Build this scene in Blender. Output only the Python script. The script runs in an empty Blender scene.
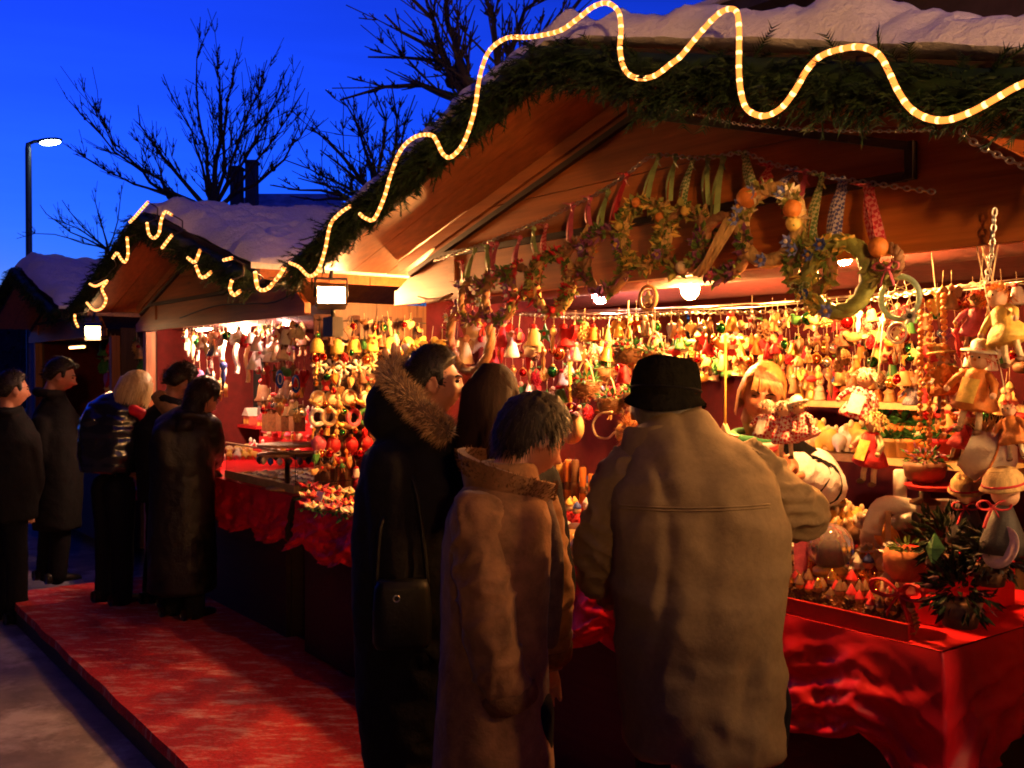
import bpy, bmesh, math, random
from mathutils import Vector, Matrix, noise
PI = math.pi
RND = random.Random(11)
SC = bpy.context.scene
COL = SC.collection

# ------------------------------------------------------------------ camera and the frame of the stall row
F = 995.0
CAM = Vector((0, 0, 1.62))
PIT = math.atan(14 / F)
FWD = Vector((0, math.cos(PIT), -math.sin(PIT)))
UPV = Vector((0, math.sin(PIT), math.cos(PIT)))
P0 = Vector((.443, 3.444, 0))
UU = Vector((.5987, -.8010, 0)); VV = Vector((.8010, .5987, 0))
YAW = math.atan2(UU.y, UU.x)

def W(u, v, z=0.): return P0 + UU * u + VV * v + Vector((0, 0, z))
def to_uv(p): q = p - P0; return q.dot(UU), q.dot(VV), p.z
def ray(x, y): return FWD + Vector(((x - 512) / F, 0, 0)) + UPV * ((384 - y) / F)
def on_d(x, y, d): return CAM + ray(x, y) * d
def on_v(x, y, v):
    r = ray(x, y); t = (v - (CAM - P0).dot(VV)) / r.dot(VV); return CAM + r * t
def on_u(x, y, u):
    r = ray(x, y); t = (u - (CAM - P0).dot(UU)) / r.dot(UU); return CAM + r * t
def on_z(x, y, z):
    r = ray(x, y); return CAM + r * ((z - CAM.z) / r.z)
def on_y(x, y, Y):
    r = ray(x, y); return CAM + r * (Y / r.y)
def depth(p): return (p - CAM).dot(FWD)
def to_px(p):
    q = p - CAM; d = q.dot(FWD); return 512 + q.x / d * F, 384 - q.dot(UPV) / d * F

cam = bpy.data.cameras.new('camera'); co = bpy.data.objects.new('camera', cam); COL.objects.link(co)
co.location = CAM; co.rotation_euler = (PI / 2 - PIT, 0, 0)
cam.sensor_width = 36; cam.lens = F * 36 / 1024; cam.clip_start = .05; cam.clip_end = 3000
SC.camera = co

# ------------------------------------------------------------------ materials
MATS = {}
def mat(name, col, rough=.6, var=.25, scale=18, bump=.15, metal=0., em=0., emc=None, stretch=(1, 1, 1), trans=0., coat=0., sheen=0., hue=0., sss=0., spec=.5):
    if name in MATS: return MATS[name]
    m = bpy.data.materials.new(name); m.use_nodes = True; MATS[name] = m
    n, l = m.node_tree.nodes, m.node_tree.links
    b = n['Principled BSDF']
    b.inputs['Roughness'].default_value = rough; b.inputs['Metallic'].default_value = metal
    b.inputs['Specular IOR Level'].default_value = spec
    if trans: b.inputs['Transmission Weight'].default_value = trans
    if coat: b.inputs['Coat Weight'].default_value = coat; b.inputs['Coat Roughness'].default_value = .15
    if sheen: b.inputs['Sheen Weight'].default_value = sheen; b.inputs['Sheen Roughness'].default_value = .4
    if sss:
        b.inputs['Subsurface Weight'].default_value = sss; b.inputs['Subsurface Radius'].default_value = (.02, .008, .004)
    tc = n.new('ShaderNodeTexCoord'); mp = n.new('ShaderNodeMapping'); mp.inputs['Scale'].default_value = stretch
    l.new(tc.outputs['Object'], mp.inputs['Vector'])
    t = n.new('ShaderNodeTexNoise'); t.inputs['Scale'].default_value = scale; t.inputs['Detail'].default_value = 5; t.inputs['Roughness'].default_value = .65
    l.new(mp.outputs['Vector'], t.inputs['Vector'])
    cr = n.new('ShaderNodeValToRGB')
    cr.color_ramp.elements[0].position = .3; cr.color_ramp.elements[1].position = .7
    lo = [max(0, c * (1 - var)) for c in col]; hi = [min(1, c * (1 + var)) for c in col]
    cr.color_ramp.elements[0].color = (*lo, 1); cr.color_ramp.elements[1].color = (*hi, 1)
    l.new(t.outputs['Fac'], cr.inputs['Fac'])
    out = cr.outputs['Color']
    if hue:
        oi = n.new('ShaderNodeObjectInfo'); hs = n.new('ShaderNodeHueSaturation'); mr = n.new('ShaderNodeMapRange')
        mr.inputs['To Min'].default_value = 1 - hue * 3; mr.inputs['To Max'].default_value = 1 + hue * 3
        l.new(oi.outputs['Random'], mr.inputs['Value']); l.new(mr.outputs['Result'], hs.inputs['Value'])
        l.new(out, hs.inputs['Color']); out = hs.outputs['Color']
    l.new(out, b.inputs['Base Color'])
    if bump:
        bp = n.new('ShaderNodeBump'); bp.inputs['Strength'].default_value = min(1, bump * 2); bp.inputs['Distance'].default_value = .01
        l.new(t.outputs['Fac'], bp.inputs['Height']); l.new(bp.outputs['Normal'], b.inputs['Normal'])
    if em:
        b.inputs['Emission Color'].default_value = (*(emc or col), 1); b.inputs['Emission Strength'].default_value = em
    m['ramp'] = cr.name
    return m

def gingham(name, a, bcol, scale=60):
    if name in MATS: return MATS[name]
    m = mat(name, a, .85, .1, 80, .2)
    n, l = m.node_tree.nodes, m.node_tree.links
    b = n['Principled BSDF']
    tc = n.new('ShaderNodeTexCoord'); mp = n.new('ShaderNodeMapping'); mp.inputs['Rotation'].default_value = (.5, .6, .4)
    l.new(tc.outputs['Object'], mp.inputs['Vector'])
    ck = n.new('ShaderNodeTexChecker'); ck.inputs['Scale'].default_value = scale
    ck.inputs['Color1'].default_value = (*a, 1); ck.inputs['Color2'].default_value = (*bcol, 1)
    l.new(mp.outputs['Vector'], ck.inputs['Vector']); l.new(ck.outputs['Color'], b.inputs['Base Color'])
    return m

def wood(name, col, axis='X', rough=.5, sc=6, dark=.5, bump=.1, coat=0.):
    if name in MATS: return MATS[name]
    st = {'X': (.35, 7, 7), 'Y': (7, .35, 7), 'Z': (7, 7, .35)}[axis]
    m = mat(name, col, rough, dark, sc, bump, stretch=st, coat=coat)
    n, l = m.node_tree.nodes, m.node_tree.links
    b = n['Principled BSDF']; src = b.inputs['Base Color'].links[0].from_socket
    tc = n.new('ShaderNodeTexCoord'); k = n.new('ShaderNodeTexVoronoi'); k.inputs['Scale'].default_value = 2.6
    mp = n.new('ShaderNodeMapping'); mp.inputs['Scale'].default_value = {'X': (.5, 2, 2), 'Y': (2, .5, 2), 'Z': (2, 2, .5)}[axis]
    l.new(tc.outputs['Object'], mp.inputs['Vector']); l.new(mp.outputs['Vector'], k.inputs['Vector'])
    cr = n.new('ShaderNodeValToRGB'); cr.color_ramp.elements[0].color = (.3, .3, .3, 1); cr.color_ramp.elements[1].color = (1, 1, 1, 1)
    cr.color_ramp.elements[0].position = .02; cr.color_ramp.elements[1].position = .07
    l.new(k.outputs['Distance'], cr.inputs['Fac'])
    mx = n.new('ShaderNodeMix'); mx.data_type = 'RGBA'; mx.blend_type = 'MULTIPLY'; mx.inputs[0].default_value = .8
    l.new(src, mx.inputs[6]); l.new(cr.outputs['Color'], mx.inputs[7]); l.new(mx.outputs[2], b.inputs['Base Color'])
    return m

def emit(name, col, strength):
    if name in MATS: return MATS[name]
    m = bpy.data.materials.new(name); m.use_nodes = True; MATS[name] = m
    b = m.node_tree.nodes['Principled BSDF']; b.inputs['Base Color'].default_value = (*col, 1)
    b.inputs['Emission Color'].default_value = (*col, 1); b.inputs['Emission Strength'].default_value = strength
    return m

# ------------------------------------------------------------------ mesh builder
def basis(d):
    d = d.normalized(); a = Vector((0, 0, 1)) if abs(d.z) < .9 else Vector((1, 0, 0))
    x = d.cross(a).normalized(); return x, x.cross(d).normalized()

class MB:
    def __init__(s): s.v = []; s.f = []; s.m = []; s.s = []
    def add(s, vs, fs, mi=0, smooth=True, M=None):
        o = len(s.v)
        s.v += [tuple(M @ Vector(p)) if M is not None else tuple(p) for p in vs]
        s.f += [tuple(i + o for i in f) for f in fs]; s.m += [mi] * len(fs); s.s += [smooth] * len(fs)
        return s
    def box(s, c, size, mi=0, M=None):
        x, y, z = (k / 2 for k in size); c = Vector(c)
        vs = [c + Vector((a * x, b * y, d * z)) for a in (-1, 1) for b in (-1, 1) for d in (-1, 1)]
        return s.add(vs, [(0, 1, 3, 2), (4, 6, 7, 5), (0, 4, 5, 1), (2, 3, 7, 6), (0, 2, 6, 4), (1, 5, 7, 3)], mi, False, M)
    def hexa(s, pts, mi=0):     # 8 points, bottom loop then top loop
        return s.add(pts, [(3, 2, 1, 0), (4, 5, 6, 7), (0, 1, 5, 4), (1, 2, 6, 5), (2, 3, 7, 6), (3, 0, 4, 7)], mi, False)
    def tube(s, pts, r, n=8, mi=0, closed=False, smooth=True, M=None, flat=1.):
        pts = [Vector(p) for p in pts]; k = len(pts)
        rs = r if isinstance(r, (list, tuple)) else [r] * k
        vs = []; x = None
        for i, p in enumerate(pts):
            if closed: d = pts[(i + 1) % k] - pts[i - 1]
            else: d = pts[min(i + 1, k - 1)] - pts[max(i - 1, 0)]
            if d.length < 1e-9: d = Vector((0, 0, 1))
            d.normalize()
            if x is None: x, y = basis(d)
            else:
                x = x - d * x.dot(d)
                if x.length < 1e-6: x, y = basis(d)
                x.normalize(); y = x.cross(d).normalized()
            for j in range(n):
                a = 2 * PI * j / n; vs.append(p + x * (math.cos(a) * rs[i]) + y * (math.sin(a) * rs[i] * flat))
        fs = []
        for i in range(k if closed else k - 1):
            a, b = i * n, ((i + 1) % k) * n
            fs += [(a + j, a + (j + 1) % n, b + (j + 1) % n, b + j) for j in range(n)]
        if not closed:
            vs.append(pts[0]); vs.append(pts[-1]); q = len(vs)
            fs += [(q - 2, (j + 1) % n, j) for j in range(n)]
            b = (k - 1) * n; fs += [(q - 1, b + j, b + (j + 1) % n) for j in range(n)]
        return s.add(vs, fs, mi, smooth, M)
    def lathe(s, prof, c=(0, 0, 0), n=14, mi=0, M=None, smooth=True):
        c = Vector(c); vs = []; fs = []
        for r, z in prof:
            vs += [c + Vector((r * math.cos(2 * PI * j / n), r * math.sin(2 * PI * j / n), z)) for j in range(n)]
        k = len(prof)
        for i in range(k - 1):
            fs += [(i * n + j, i * n + (j + 1) % n, (i + 1) * n + (j + 1) % n, (i + 1) * n + j) for j in range(n)]
        fs.append(tuple(range(n - 1, -1, -1))); fs.append(tuple((k - 1) * n + j for j in range(n)))
        return s.add(vs, fs, mi, smooth, M)
    def ball(s, c, r, mi=0, nu=12, nv=8, M=None, jit=0.):
        rx, ry, rz = r if isinstance(r, (tuple, list)) else (r, r, r); c = Vector(c)
        vs = [c + Vector((0, 0, -rz))]
        for i in range(1, nv):
            t = PI * i / nv
            for j in range(nu):
                a = 2 * PI * j / nu; k = 1 + (RND.uniform(-jit, jit) if jit else 0)
                vs.append(c + Vector((rx * math.sin(t) * math.cos(a), ry * math.sin(t) * math.sin(a), -rz * math.cos(t))) * 1 if not jit else c + Vector((rx * math.sin(t) * math.cos(a), ry * math.sin(t) * math.sin(a), -rz * math.cos(t))) * k)
        vs.append(c + Vector((0, 0, rz))); q = len(vs) - 1
        fs = [(0, 1 + (j + 1) % nu, 1 + j) for j in range(nu)]
        for i in range(nv - 2):
            a = 1 + i * nu; b = a + nu
            fs += [(a + j, a + (j + 1) % nu, b + (j + 1) % nu, b + j) for j in range(nu)]
        a = 1 + (nv - 2) * nu; fs += [(q, a + j, a + (j + 1) % nu) for j in range(nu)]
        return s.add(vs, fs, mi, True, M)
    def ring(s, c, R, r, n=22, k=7, mi=0, M=None, arc=1., wob=0.):
        pts = []
        cnt = n if arc == 1 else n + 1
        for i in range(cnt):
            a = 2 * PI * arc * i / n; q = R * (1 + (RND.uniform(-wob, wob) if wob else 0)); pts.append(Vector(c) + Vector((q * math.cos(a), 0, q * math.sin(a))))
        rr = [r * (1 + RND.uniform(-wob, wob) * 2) for _ in pts] if wob else r
        return s.tube(pts, rr, k, mi, closed=(arc == 1), M=M)
    def prism(s, poly, th, mi=0, M=None):    # poly of (x,z), thickness along y
        n = len(poly); vs = [(x, -th / 2, z) for x, z in poly] + [(x, th / 2, z) for x, z in poly]
        fs = [tuple(range(n)), tuple(range(2 * n - 1, n - 1, -1))] + [(i, i + n, (i + 1) % n + n, (i + 1) % n) for i in range(n)]
        return s.add(vs, fs, mi, False, M)
    def grid(s, fn, nu, nv, mi=0, smooth=True):
        vs = [fn(i / nu, j / nv) for i in range(nu + 1) for j in range(nv + 1)]
        fs = [(i * (nv + 1) + j, (i + 1) * (nv + 1) + j, (i + 1) * (nv + 1) + j + 1, i * (nv + 1) + j + 1) for i in range(nu) for j in range(nv)]
        return s.add(vs, fs, mi, smooth)
    def leaf(s, p, d, ln, w, mi=0, nrm=None):
        d = d.normalized()
        x = (d.cross(nrm) if nrm is not None else d.cross(Vector((RND.uniform(-1, 1), RND.uniform(-1, 1), RND.uniform(-1, 1))))).normalized() * w
        n2 = x.cross(d).normalized() * w * .3
        vs = [p, p + d * ln * .45 + x - n2, p + d * ln, p + d * ln * .45 - x - n2, p + d * ln * .5 + n2]
        return s.add(vs, [(0, 1, 4), (1, 2, 4), (2, 3, 4), (3, 0, 4)], mi, False)
    def spike(s, p, d, ln, w, mi=0):
        x, y = basis(d); d = d.normalized()
        return s.add([p + x * w, p - x * w * .5 + y * w * .85, p - x * w * .5 - y * w * .85, p + d * ln], [(0, 1, 3), (1, 2, 3), (2, 0, 3)], mi, False)
    def strand(s, pts, w, side, mi=0):       # tapered ribbon of hair or cloth
        k = len(pts); vs = []
        for i, p in enumerate(pts):
            q = side * (w * (1 - .85 * i / (k - 1))); vs += [p + q, p - q]
        return s.add(vs, [(2 * i, 2 * i + 1, 2 * i + 3, 2 * i + 2) for i in range(k - 1)], mi, True)
    def mesh(s, name, off=None):
        me = bpy.data.meshes.new(name)
        vs = s.v if off is None else [tuple(Vector(p) - off) for p in s.v]
        me.from_pydata(vs, [], s.f)
        me.polygons.foreach_set('material_index', s.m); me.polygons.foreach_set('use_smooth', s.s)
        me.update(); return me

CH = {}
def link(o, parent=None):
    COL.objects.link(o)
    if parent is not None: o.parent = parent; CH.setdefault(parent.name, []).append(o)
    return o
def thing(name, label, cat, loc=(0, 0, 0), rotz=0., group=None, scale=1.):
    o = bpy.data.objects.new(name, None); COL.objects.link(o)
    o.location = loc; o.rotation_euler = (0, 0, rotz); o.scale = (scale,) * 3
    o.empty_display_size = .1
    o['label'] = label; o['category'] = cat
    if group: o['group'] = group
    return o
def part(mb, name, mats, parent, off=None, label=None):
    if isinstance(mats, bpy.types.Material): mats = [mats]
    o = bpy.data.objects.new(name, mb if isinstance(mb, bpy.types.Mesh) else mb.mesh(name, off))
    if not o.data.materials:
        for m in mats: o.data.materials.append(m)
    if label: o['label'] = label
    return link(o, parent)
def one(mb, name, mats, label, cat, loc=(0, 0, 0), rotz=0., group=None, off=None, scale=1.):
    if isinstance(mats, bpy.types.Material): mats = [mats]
    o = bpy.data.objects.new(name, mb if isinstance(mb, bpy.types.Mesh) else mb.mesh(name, off))
    for m in mats: o.data.materials.append(m)
    o.location = loc; o.rotation_euler = (0, 0, rotz); o.scale = (scale,) * 3
    o['label'] = label; o['category'] = cat
    if group: o['group'] = group
    return link(o)
def struct(mb, name, mats, kind='structure'):
    if isinstance(mats, bpy.types.Material): mats = [mats]
    o = bpy.data.objects.new(name, mb.mesh(name))
    for m in mats: o.data.materials.append(m)
    o['kind'] = kind; return link(o)
def dup(root, loc, rot=(0, 0, 0), scale=1., label=None, mats=None):
    """copy of a thing, its parts and their sub-parts; mats: part name -> material for this copy"""
    def paint(src, c):
        key = src.name.split('.')[0]
        if mats and key in mats:
            c.material_slots[0].link = 'OBJECT'; c.material_slots[0].material = mats[key]
    r = root.copy(); COL.objects.link(r); r.location = loc; r.rotation_euler = rot
    r.scale = scale if isinstance(scale, (tuple, list)) else (scale,) * 3
    if label: r['label'] = label
    if r.type == 'MESH' and mats: paint(root, r)
    for c in CH.get(root.name, []):
        d = c.copy(); link(d, r); paint(c, d)
        for g in CH.get(c.name, []):
            e = g.copy(); link(e, d); paint(g, e)
    return r
ORD = ['first', 'second', 'third', 'fourth', 'fifth', 'sixth', 'seventh', 'eighth', 'ninth', 'tenth', 'eleventh', 'twelfth', 'thirteenth', 'fourteenth',
       'fifteenth', 'sixteenth', 'seventeenth', 'eighteenth', 'nineteenth', 'twentieth', 'twenty-first', 'twenty-second', 'twenty-third', 'twenty-fourth', 'twenty-fifth', 'twenty-sixth',
       'twenty-seventh', 'twenty-eighth', 'twenty-ninth', 'thirtieth', 'thirty-first', 'thirty-second', 'thirty-third', 'thirty-fourth', 'thirty-fifth', 'thirty-sixth']

def fuse(mb, voxel, smooth=4, fold=None):
    """grow one continuous skin round overlapping shapes; fold(co, no) -> push along the normal"""
    me = mb.mesh('tmp'); o = bpy.data.objects.new('tmp', me); COL.objects.link(o)
    r = o.modifiers.new('r', 'REMESH'); r.mode = 'VOXEL'; r.voxel_size = voxel; r.use_smooth_shade = True
    if smooth:
        sm = o.modifiers.new('s', 'SMOOTH'); sm.factor = .5; sm.iterations = smooth
    dg = bpy.context.evaluated_depsgraph_get()
    out = bpy.data.meshes.new_from_object(o.evaluated_get(dg))
    bpy.data.objects.remove(o); bpy.data.meshes.remove(me)
    if fold:
        no = [Vector(v.normal) for v in out.vertices]
        for v, q in zip(out.vertices, no): v.co = v.co + q * fold(v.co, q)
    for p in out.polygons: p.use_smooth = True
    out.materials.clear(); out.update()
    return out
def shift(me, off):
    me.transform(Matrix.Translation(-Vector(off))); return me
# ------------------------------------------------------------------ sky
w = bpy.data.worlds.new('World'); SC.world = w; w.use_nodes = True
n, l = w.node_tree.nodes, w.node_tree.links
bg = n['Background']; sky = n.new('ShaderNodeTexSky'); sky.sky_type = 'NISHITA'; sky.sun_disc = False
sky.sun_elevation = math.radians(-1.5); sky.sun_rotation = math.radians(-35); sky.altitude = 300; sky.ozone_density = 6; sky.air_density = 1.0; sky.dust_density = .5
hs = n.new('ShaderNodeHueSaturation'); hs.inputs['Saturation'].default_value = 1.0; hs.inputs['Hue'].default_value = .5
# thin band of dusk cloud low over the roofs
tc = n.new('ShaderNodeTexCoord'); mp = n.new('ShaderNodeMapping'); mp.inputs['Scale'].default_value = (1.2, 1.2, 14)
nz = n.new('ShaderNodeTexNoise'); nz.inputs['Scale'].default_value = 2.2; nz.inputs['Detail'].default_value = 6
cr = n.new('ShaderNodeValToRGB'); cr.color_ramp.elements[0].position = .42; cr.color_ramp.elements[1].position = .62
cr.color_ramp.elements[0].color = (.90, .91, .93, 1); cr.color_ramp.elements[1].color = (1, 1, 1, 1)
mx = n.new('ShaderNodeMix'); mx.data_type = 'RGBA'; mx.blend_type = 'MULTIPLY'; mx.inputs[0].default_value = 1
tint = n.new('ShaderNodeMix'); tint.data_type = 'RGBA'; tint.blend_type = 'MULTIPLY'; tint.inputs[0].default_value = 1
tint.inputs[7].default_value = (34, 40, 37, 1)
l.new(tc.outputs['Generated'], mp.inputs['Vector']); l.new(mp.outputs['Vector'], nz.inputs['Vector']); l.new(nz.outputs['Fac'], cr.inputs['Fac'])
gm_ = n.new('ShaderNodeGamma'); gm_.inputs['Gamma'].default_value = 1.6; l.new(sky.outputs['Color'], gm_.inputs['Color']); l.new(gm_.outputs['Color'], hs.inputs['Color']); l.new(hs.outputs['Color'], mx.inputs[6]); l.new(cr.outputs['Color'], mx.inputs[7])
l.new(mx.outputs[2], tint.inputs[6]); l.new(tint.outputs[2], bg.inputs['Color'])
bg.inputs['Strength'].default_value = .12
SC.view_settings.view_transform = 'Standard'; SC.view_settings.look = 'None'; SC.view_settings.exposure = 0; SC.view_settings.gamma = 1
SC.render.engine = 'CYCLES'
SC.cycles.use_denoising = True; SC.cycles.max_bounces = 6; SC.cycles.sample_clamp_indirect = 6; SC.cycles.filter_width = 1.9
SC.cycles.use_light_tree = True; SC.cycles.caustics_reflective = False; SC.cycles.caustics_refractive = False

# ------------------------------------------------------------------ shared materials
m_soffit = wood('pine_boards', (.34, .105, .020), 'X', .5, 5, .35, .06)
m_gable = wood('pine_gable', (.36, .11, .022), 'X', .5, 5, .35, .06)
m_post = wood('pine_post', (.33, .11, .025), 'Z', .5, 6, .35)
m_dark = wood('dark_trim', (.028, .013, .007), 'X', .6, 6, .4)
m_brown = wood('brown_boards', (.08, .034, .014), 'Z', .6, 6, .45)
m_pale = wood('pale_board', (.42, .24, .10), 'X', .55, 5, .2)
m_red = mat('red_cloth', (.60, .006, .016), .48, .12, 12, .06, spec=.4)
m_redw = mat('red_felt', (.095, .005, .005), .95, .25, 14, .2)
m_black = mat('black_metal', (.015, .015, .016), .45, .2, 30, .05)
m_steel = mat('chain_steel', (.55, .52, .46), .3, .2, 40, .05, metal=1)
m_snow = mat('snow', (.80, .80, .82), .85, .08, 55, .9, spec=.2)
m_fir = mat('fir_needles', (.010, .026, .008), .7, .5, 25, 0, spec=.2)
m_wire = mat('cable', (.03, .028, .026), .5, .1, 20, 0)

# ------------------------------------------------------------------ ground
def pavement_mat():
    m = mat('pavement', (.20, .17, .13), .9, .3, 5, .3)
    n, l = m.node_tree.nodes, m.node_tree.links; b = n['Principled BSDF']
    src = b.inputs['Base Color'].links[0].from_socket
    tc = n.new('ShaderNodeTexCoord'); t = n.new('ShaderNodeTexNoise'); t.inputs['Scale'].default_value = 1.7; t.inputs['Detail'].default_value = 8; t.inputs['Roughness'].default_value = .7
    l.new(tc.outputs['Object'], t.inputs['Vector'])
    cr = n.new('ShaderNodeValToRGB'); cr.color_ramp.elements[0].position = .5; cr.color_ramp.elements[1].position = .66
    l.new(t.outputs['Fac'], cr.inputs['Fac'])
    mx = n.new('ShaderNodeMix'); mx.data_type = 'RGBA'; mx.inputs[7].default_value = (.44, .40, .33, 1)
    l.new(cr.outputs['Color'], mx.inputs[0]); l.new(src, mx.inputs[6]); l.new(mx.outputs[2], b.inputs['Base Color'])
    return m
GZ = -.15
g = MB(); g.grid(lambda a, b: (-400 + 800 * a, -400 + 800 * b, GZ), 8, 8); struct(g, 'pavement', pavement_mat())
UEND = to_uv(on_z(46, 588, 0))[0]
g = MB()
x0, x1 = UEND, 2.1
g.hexa([W(x0, -1.05, GZ), W(x1, -1.05, GZ), W(x1, 2.5, GZ), W(x0, 2.5, GZ), W(x0, -1.05, -.006), W(x1, -1.05, -.006), W(x1, 2.5, -.006), W(x0, 2.5, -.006)])
struct(g, 'platform', wood('platform_boards', (.03, .02, .014), 'X', .8, 6, .4))
def carpet_mat():
    m = mat('carpet_red', (.36, .004, .006), .95, .35, 60, .5)
    n, l = m.node_tree.nodes, m.node_tree.links; b = n['Principled BSDF']
    src = b.inputs['Base Color'].links[0].from_socket
    tc = n.new('ShaderNodeTexCoord'); mp = n.new('ShaderNodeMapping'); mp.inputs['Rotation'].default_value = (0, 0, .9); mp.inputs['Scale'].default_value = (1.2, 3.6, 1)
    l.new(tc.outputs['Object'], mp.inputs['Vector'])
    t = n.new('ShaderNodeTexNoise'); t.inputs['Scale'].default_value = 3.6; t.inputs['Detail'].default_value = 12; t.inputs['Roughness'].default_value = .78
    l.new(mp.outputs['Vector'], t.inputs['Vector'])
    cr = n.new('ShaderNodeValToRGB'); cr.color_ramp.elements[0].position = .505; cr.color_ramp.elements[1].position = .66
    cr.color_ramp.elements[1].color = (.6, .6, .6, 1)
    l.new(t.outputs['Fac'], cr.inputs['Fac'])
    mx = n.new('ShaderNodeMix'); mx.data_type = 'RGBA'; mx.inputs[7].default_value = (.55, .45, .42, 1)
    l.new(cr.outputs['Color'], mx.inputs[0]); l.new(src, mx.inputs[6]); l.new(mx.outputs[2], b.inputs['Base Color'])
    return m
g = MB()
def cp(a, b):
    u = UEND + .03 + (2.07 - UEND) * a; v = -1.06 + .012 * noise.noise(Vector((u * 3, 0, 0))) * (1 - b) + 1.2 * b
    z = .004 + .006 * max(0, noise.noise(Vector((u * 2.2, v * 2.2, 4)))) 
    return W(u, v, z)
g.grid(cp, 120, 24)
g.grid(lambda a, b: cp(a, 0) + Vector((0, 0, -.05 * b)) - VV * .004 * b, 120, 1)
one(g, 'carpet', carpet_mat(), 'red carpet dusted with snow, laid on the boardwalk along the stalls', 'carpet')

# ------------------------------------------------------------------ stalls
HS, ZR, ZE, OV = 1.79, 2.60, 2.09, .38
SPC = 4.197
ZL = 1.93                      # underside of the lintel
def roof_z(u): return ZR - (ZR - ZE) * abs(u) / HS

def snow_mesh(seed, depth_v=2.2, thick=.10):
    g = MB(); nu, nv = 320, 90
    def top(a, b):
        u = -HS - .04 + (2 * HS + .08) * a; v = -OV - .06 + (depth_v + OV + .1) * b
        e = min(1, min(a, 1 - a) * 22) ** .5 * min(1, b * 22 + .0) ** .5
        t = thick * (1.15 + .6 * noise.noise(Vector((u * 1.7 + seed, v * 1.7, seed))) + .5 * noise.noise(Vector((u * 5 + seed, v * 5, 1))) + .28 * noise.noise(Vector((u * 14, v * 14, seed))) + .16 * noise.noise(Vector((u * 31, v * 31, seed))))
        lip = .035 * noise.noise(Vector((u * 4, seed, 2))) + .012 * noise.noise(Vector((u * 9, seed, 5)))
        if b == 0: v += lip
        elif b < .05: v += lip * (1 - b * 20)
        k = 1 - min(1, abs(u) / .25) ** 2 if abs(u) < .25 else 0
        return (u, v, roof_z(u) + .075 + t * (.12 + .88 * e) - .02 * k)
    g.grid(top, nu, nv)
    n1 = nv + 1
    # underside along the front lip
    def under(a, b):
        p = Vector(top(a, 0)); q = Vector((p.x, p.y + .10 * b, roof_z(p.x) + .066)); q.y += 0.0
        return p.lerp(q, min(1, b * 1.0)) if b < 1 else q
    g.grid(lambda a, b: under(a, b), nu, 3)
    for s in (-1, 1):
        g.grid(lambda a, b: Vector(top(0 if s < 0 else 1, a)).lerp(Vector((s * (HS + .03), -OV - .06 + (depth_v + OV + .1) * a, roof_z(HS) + .05)), b), nv, 2)
    return g

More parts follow.
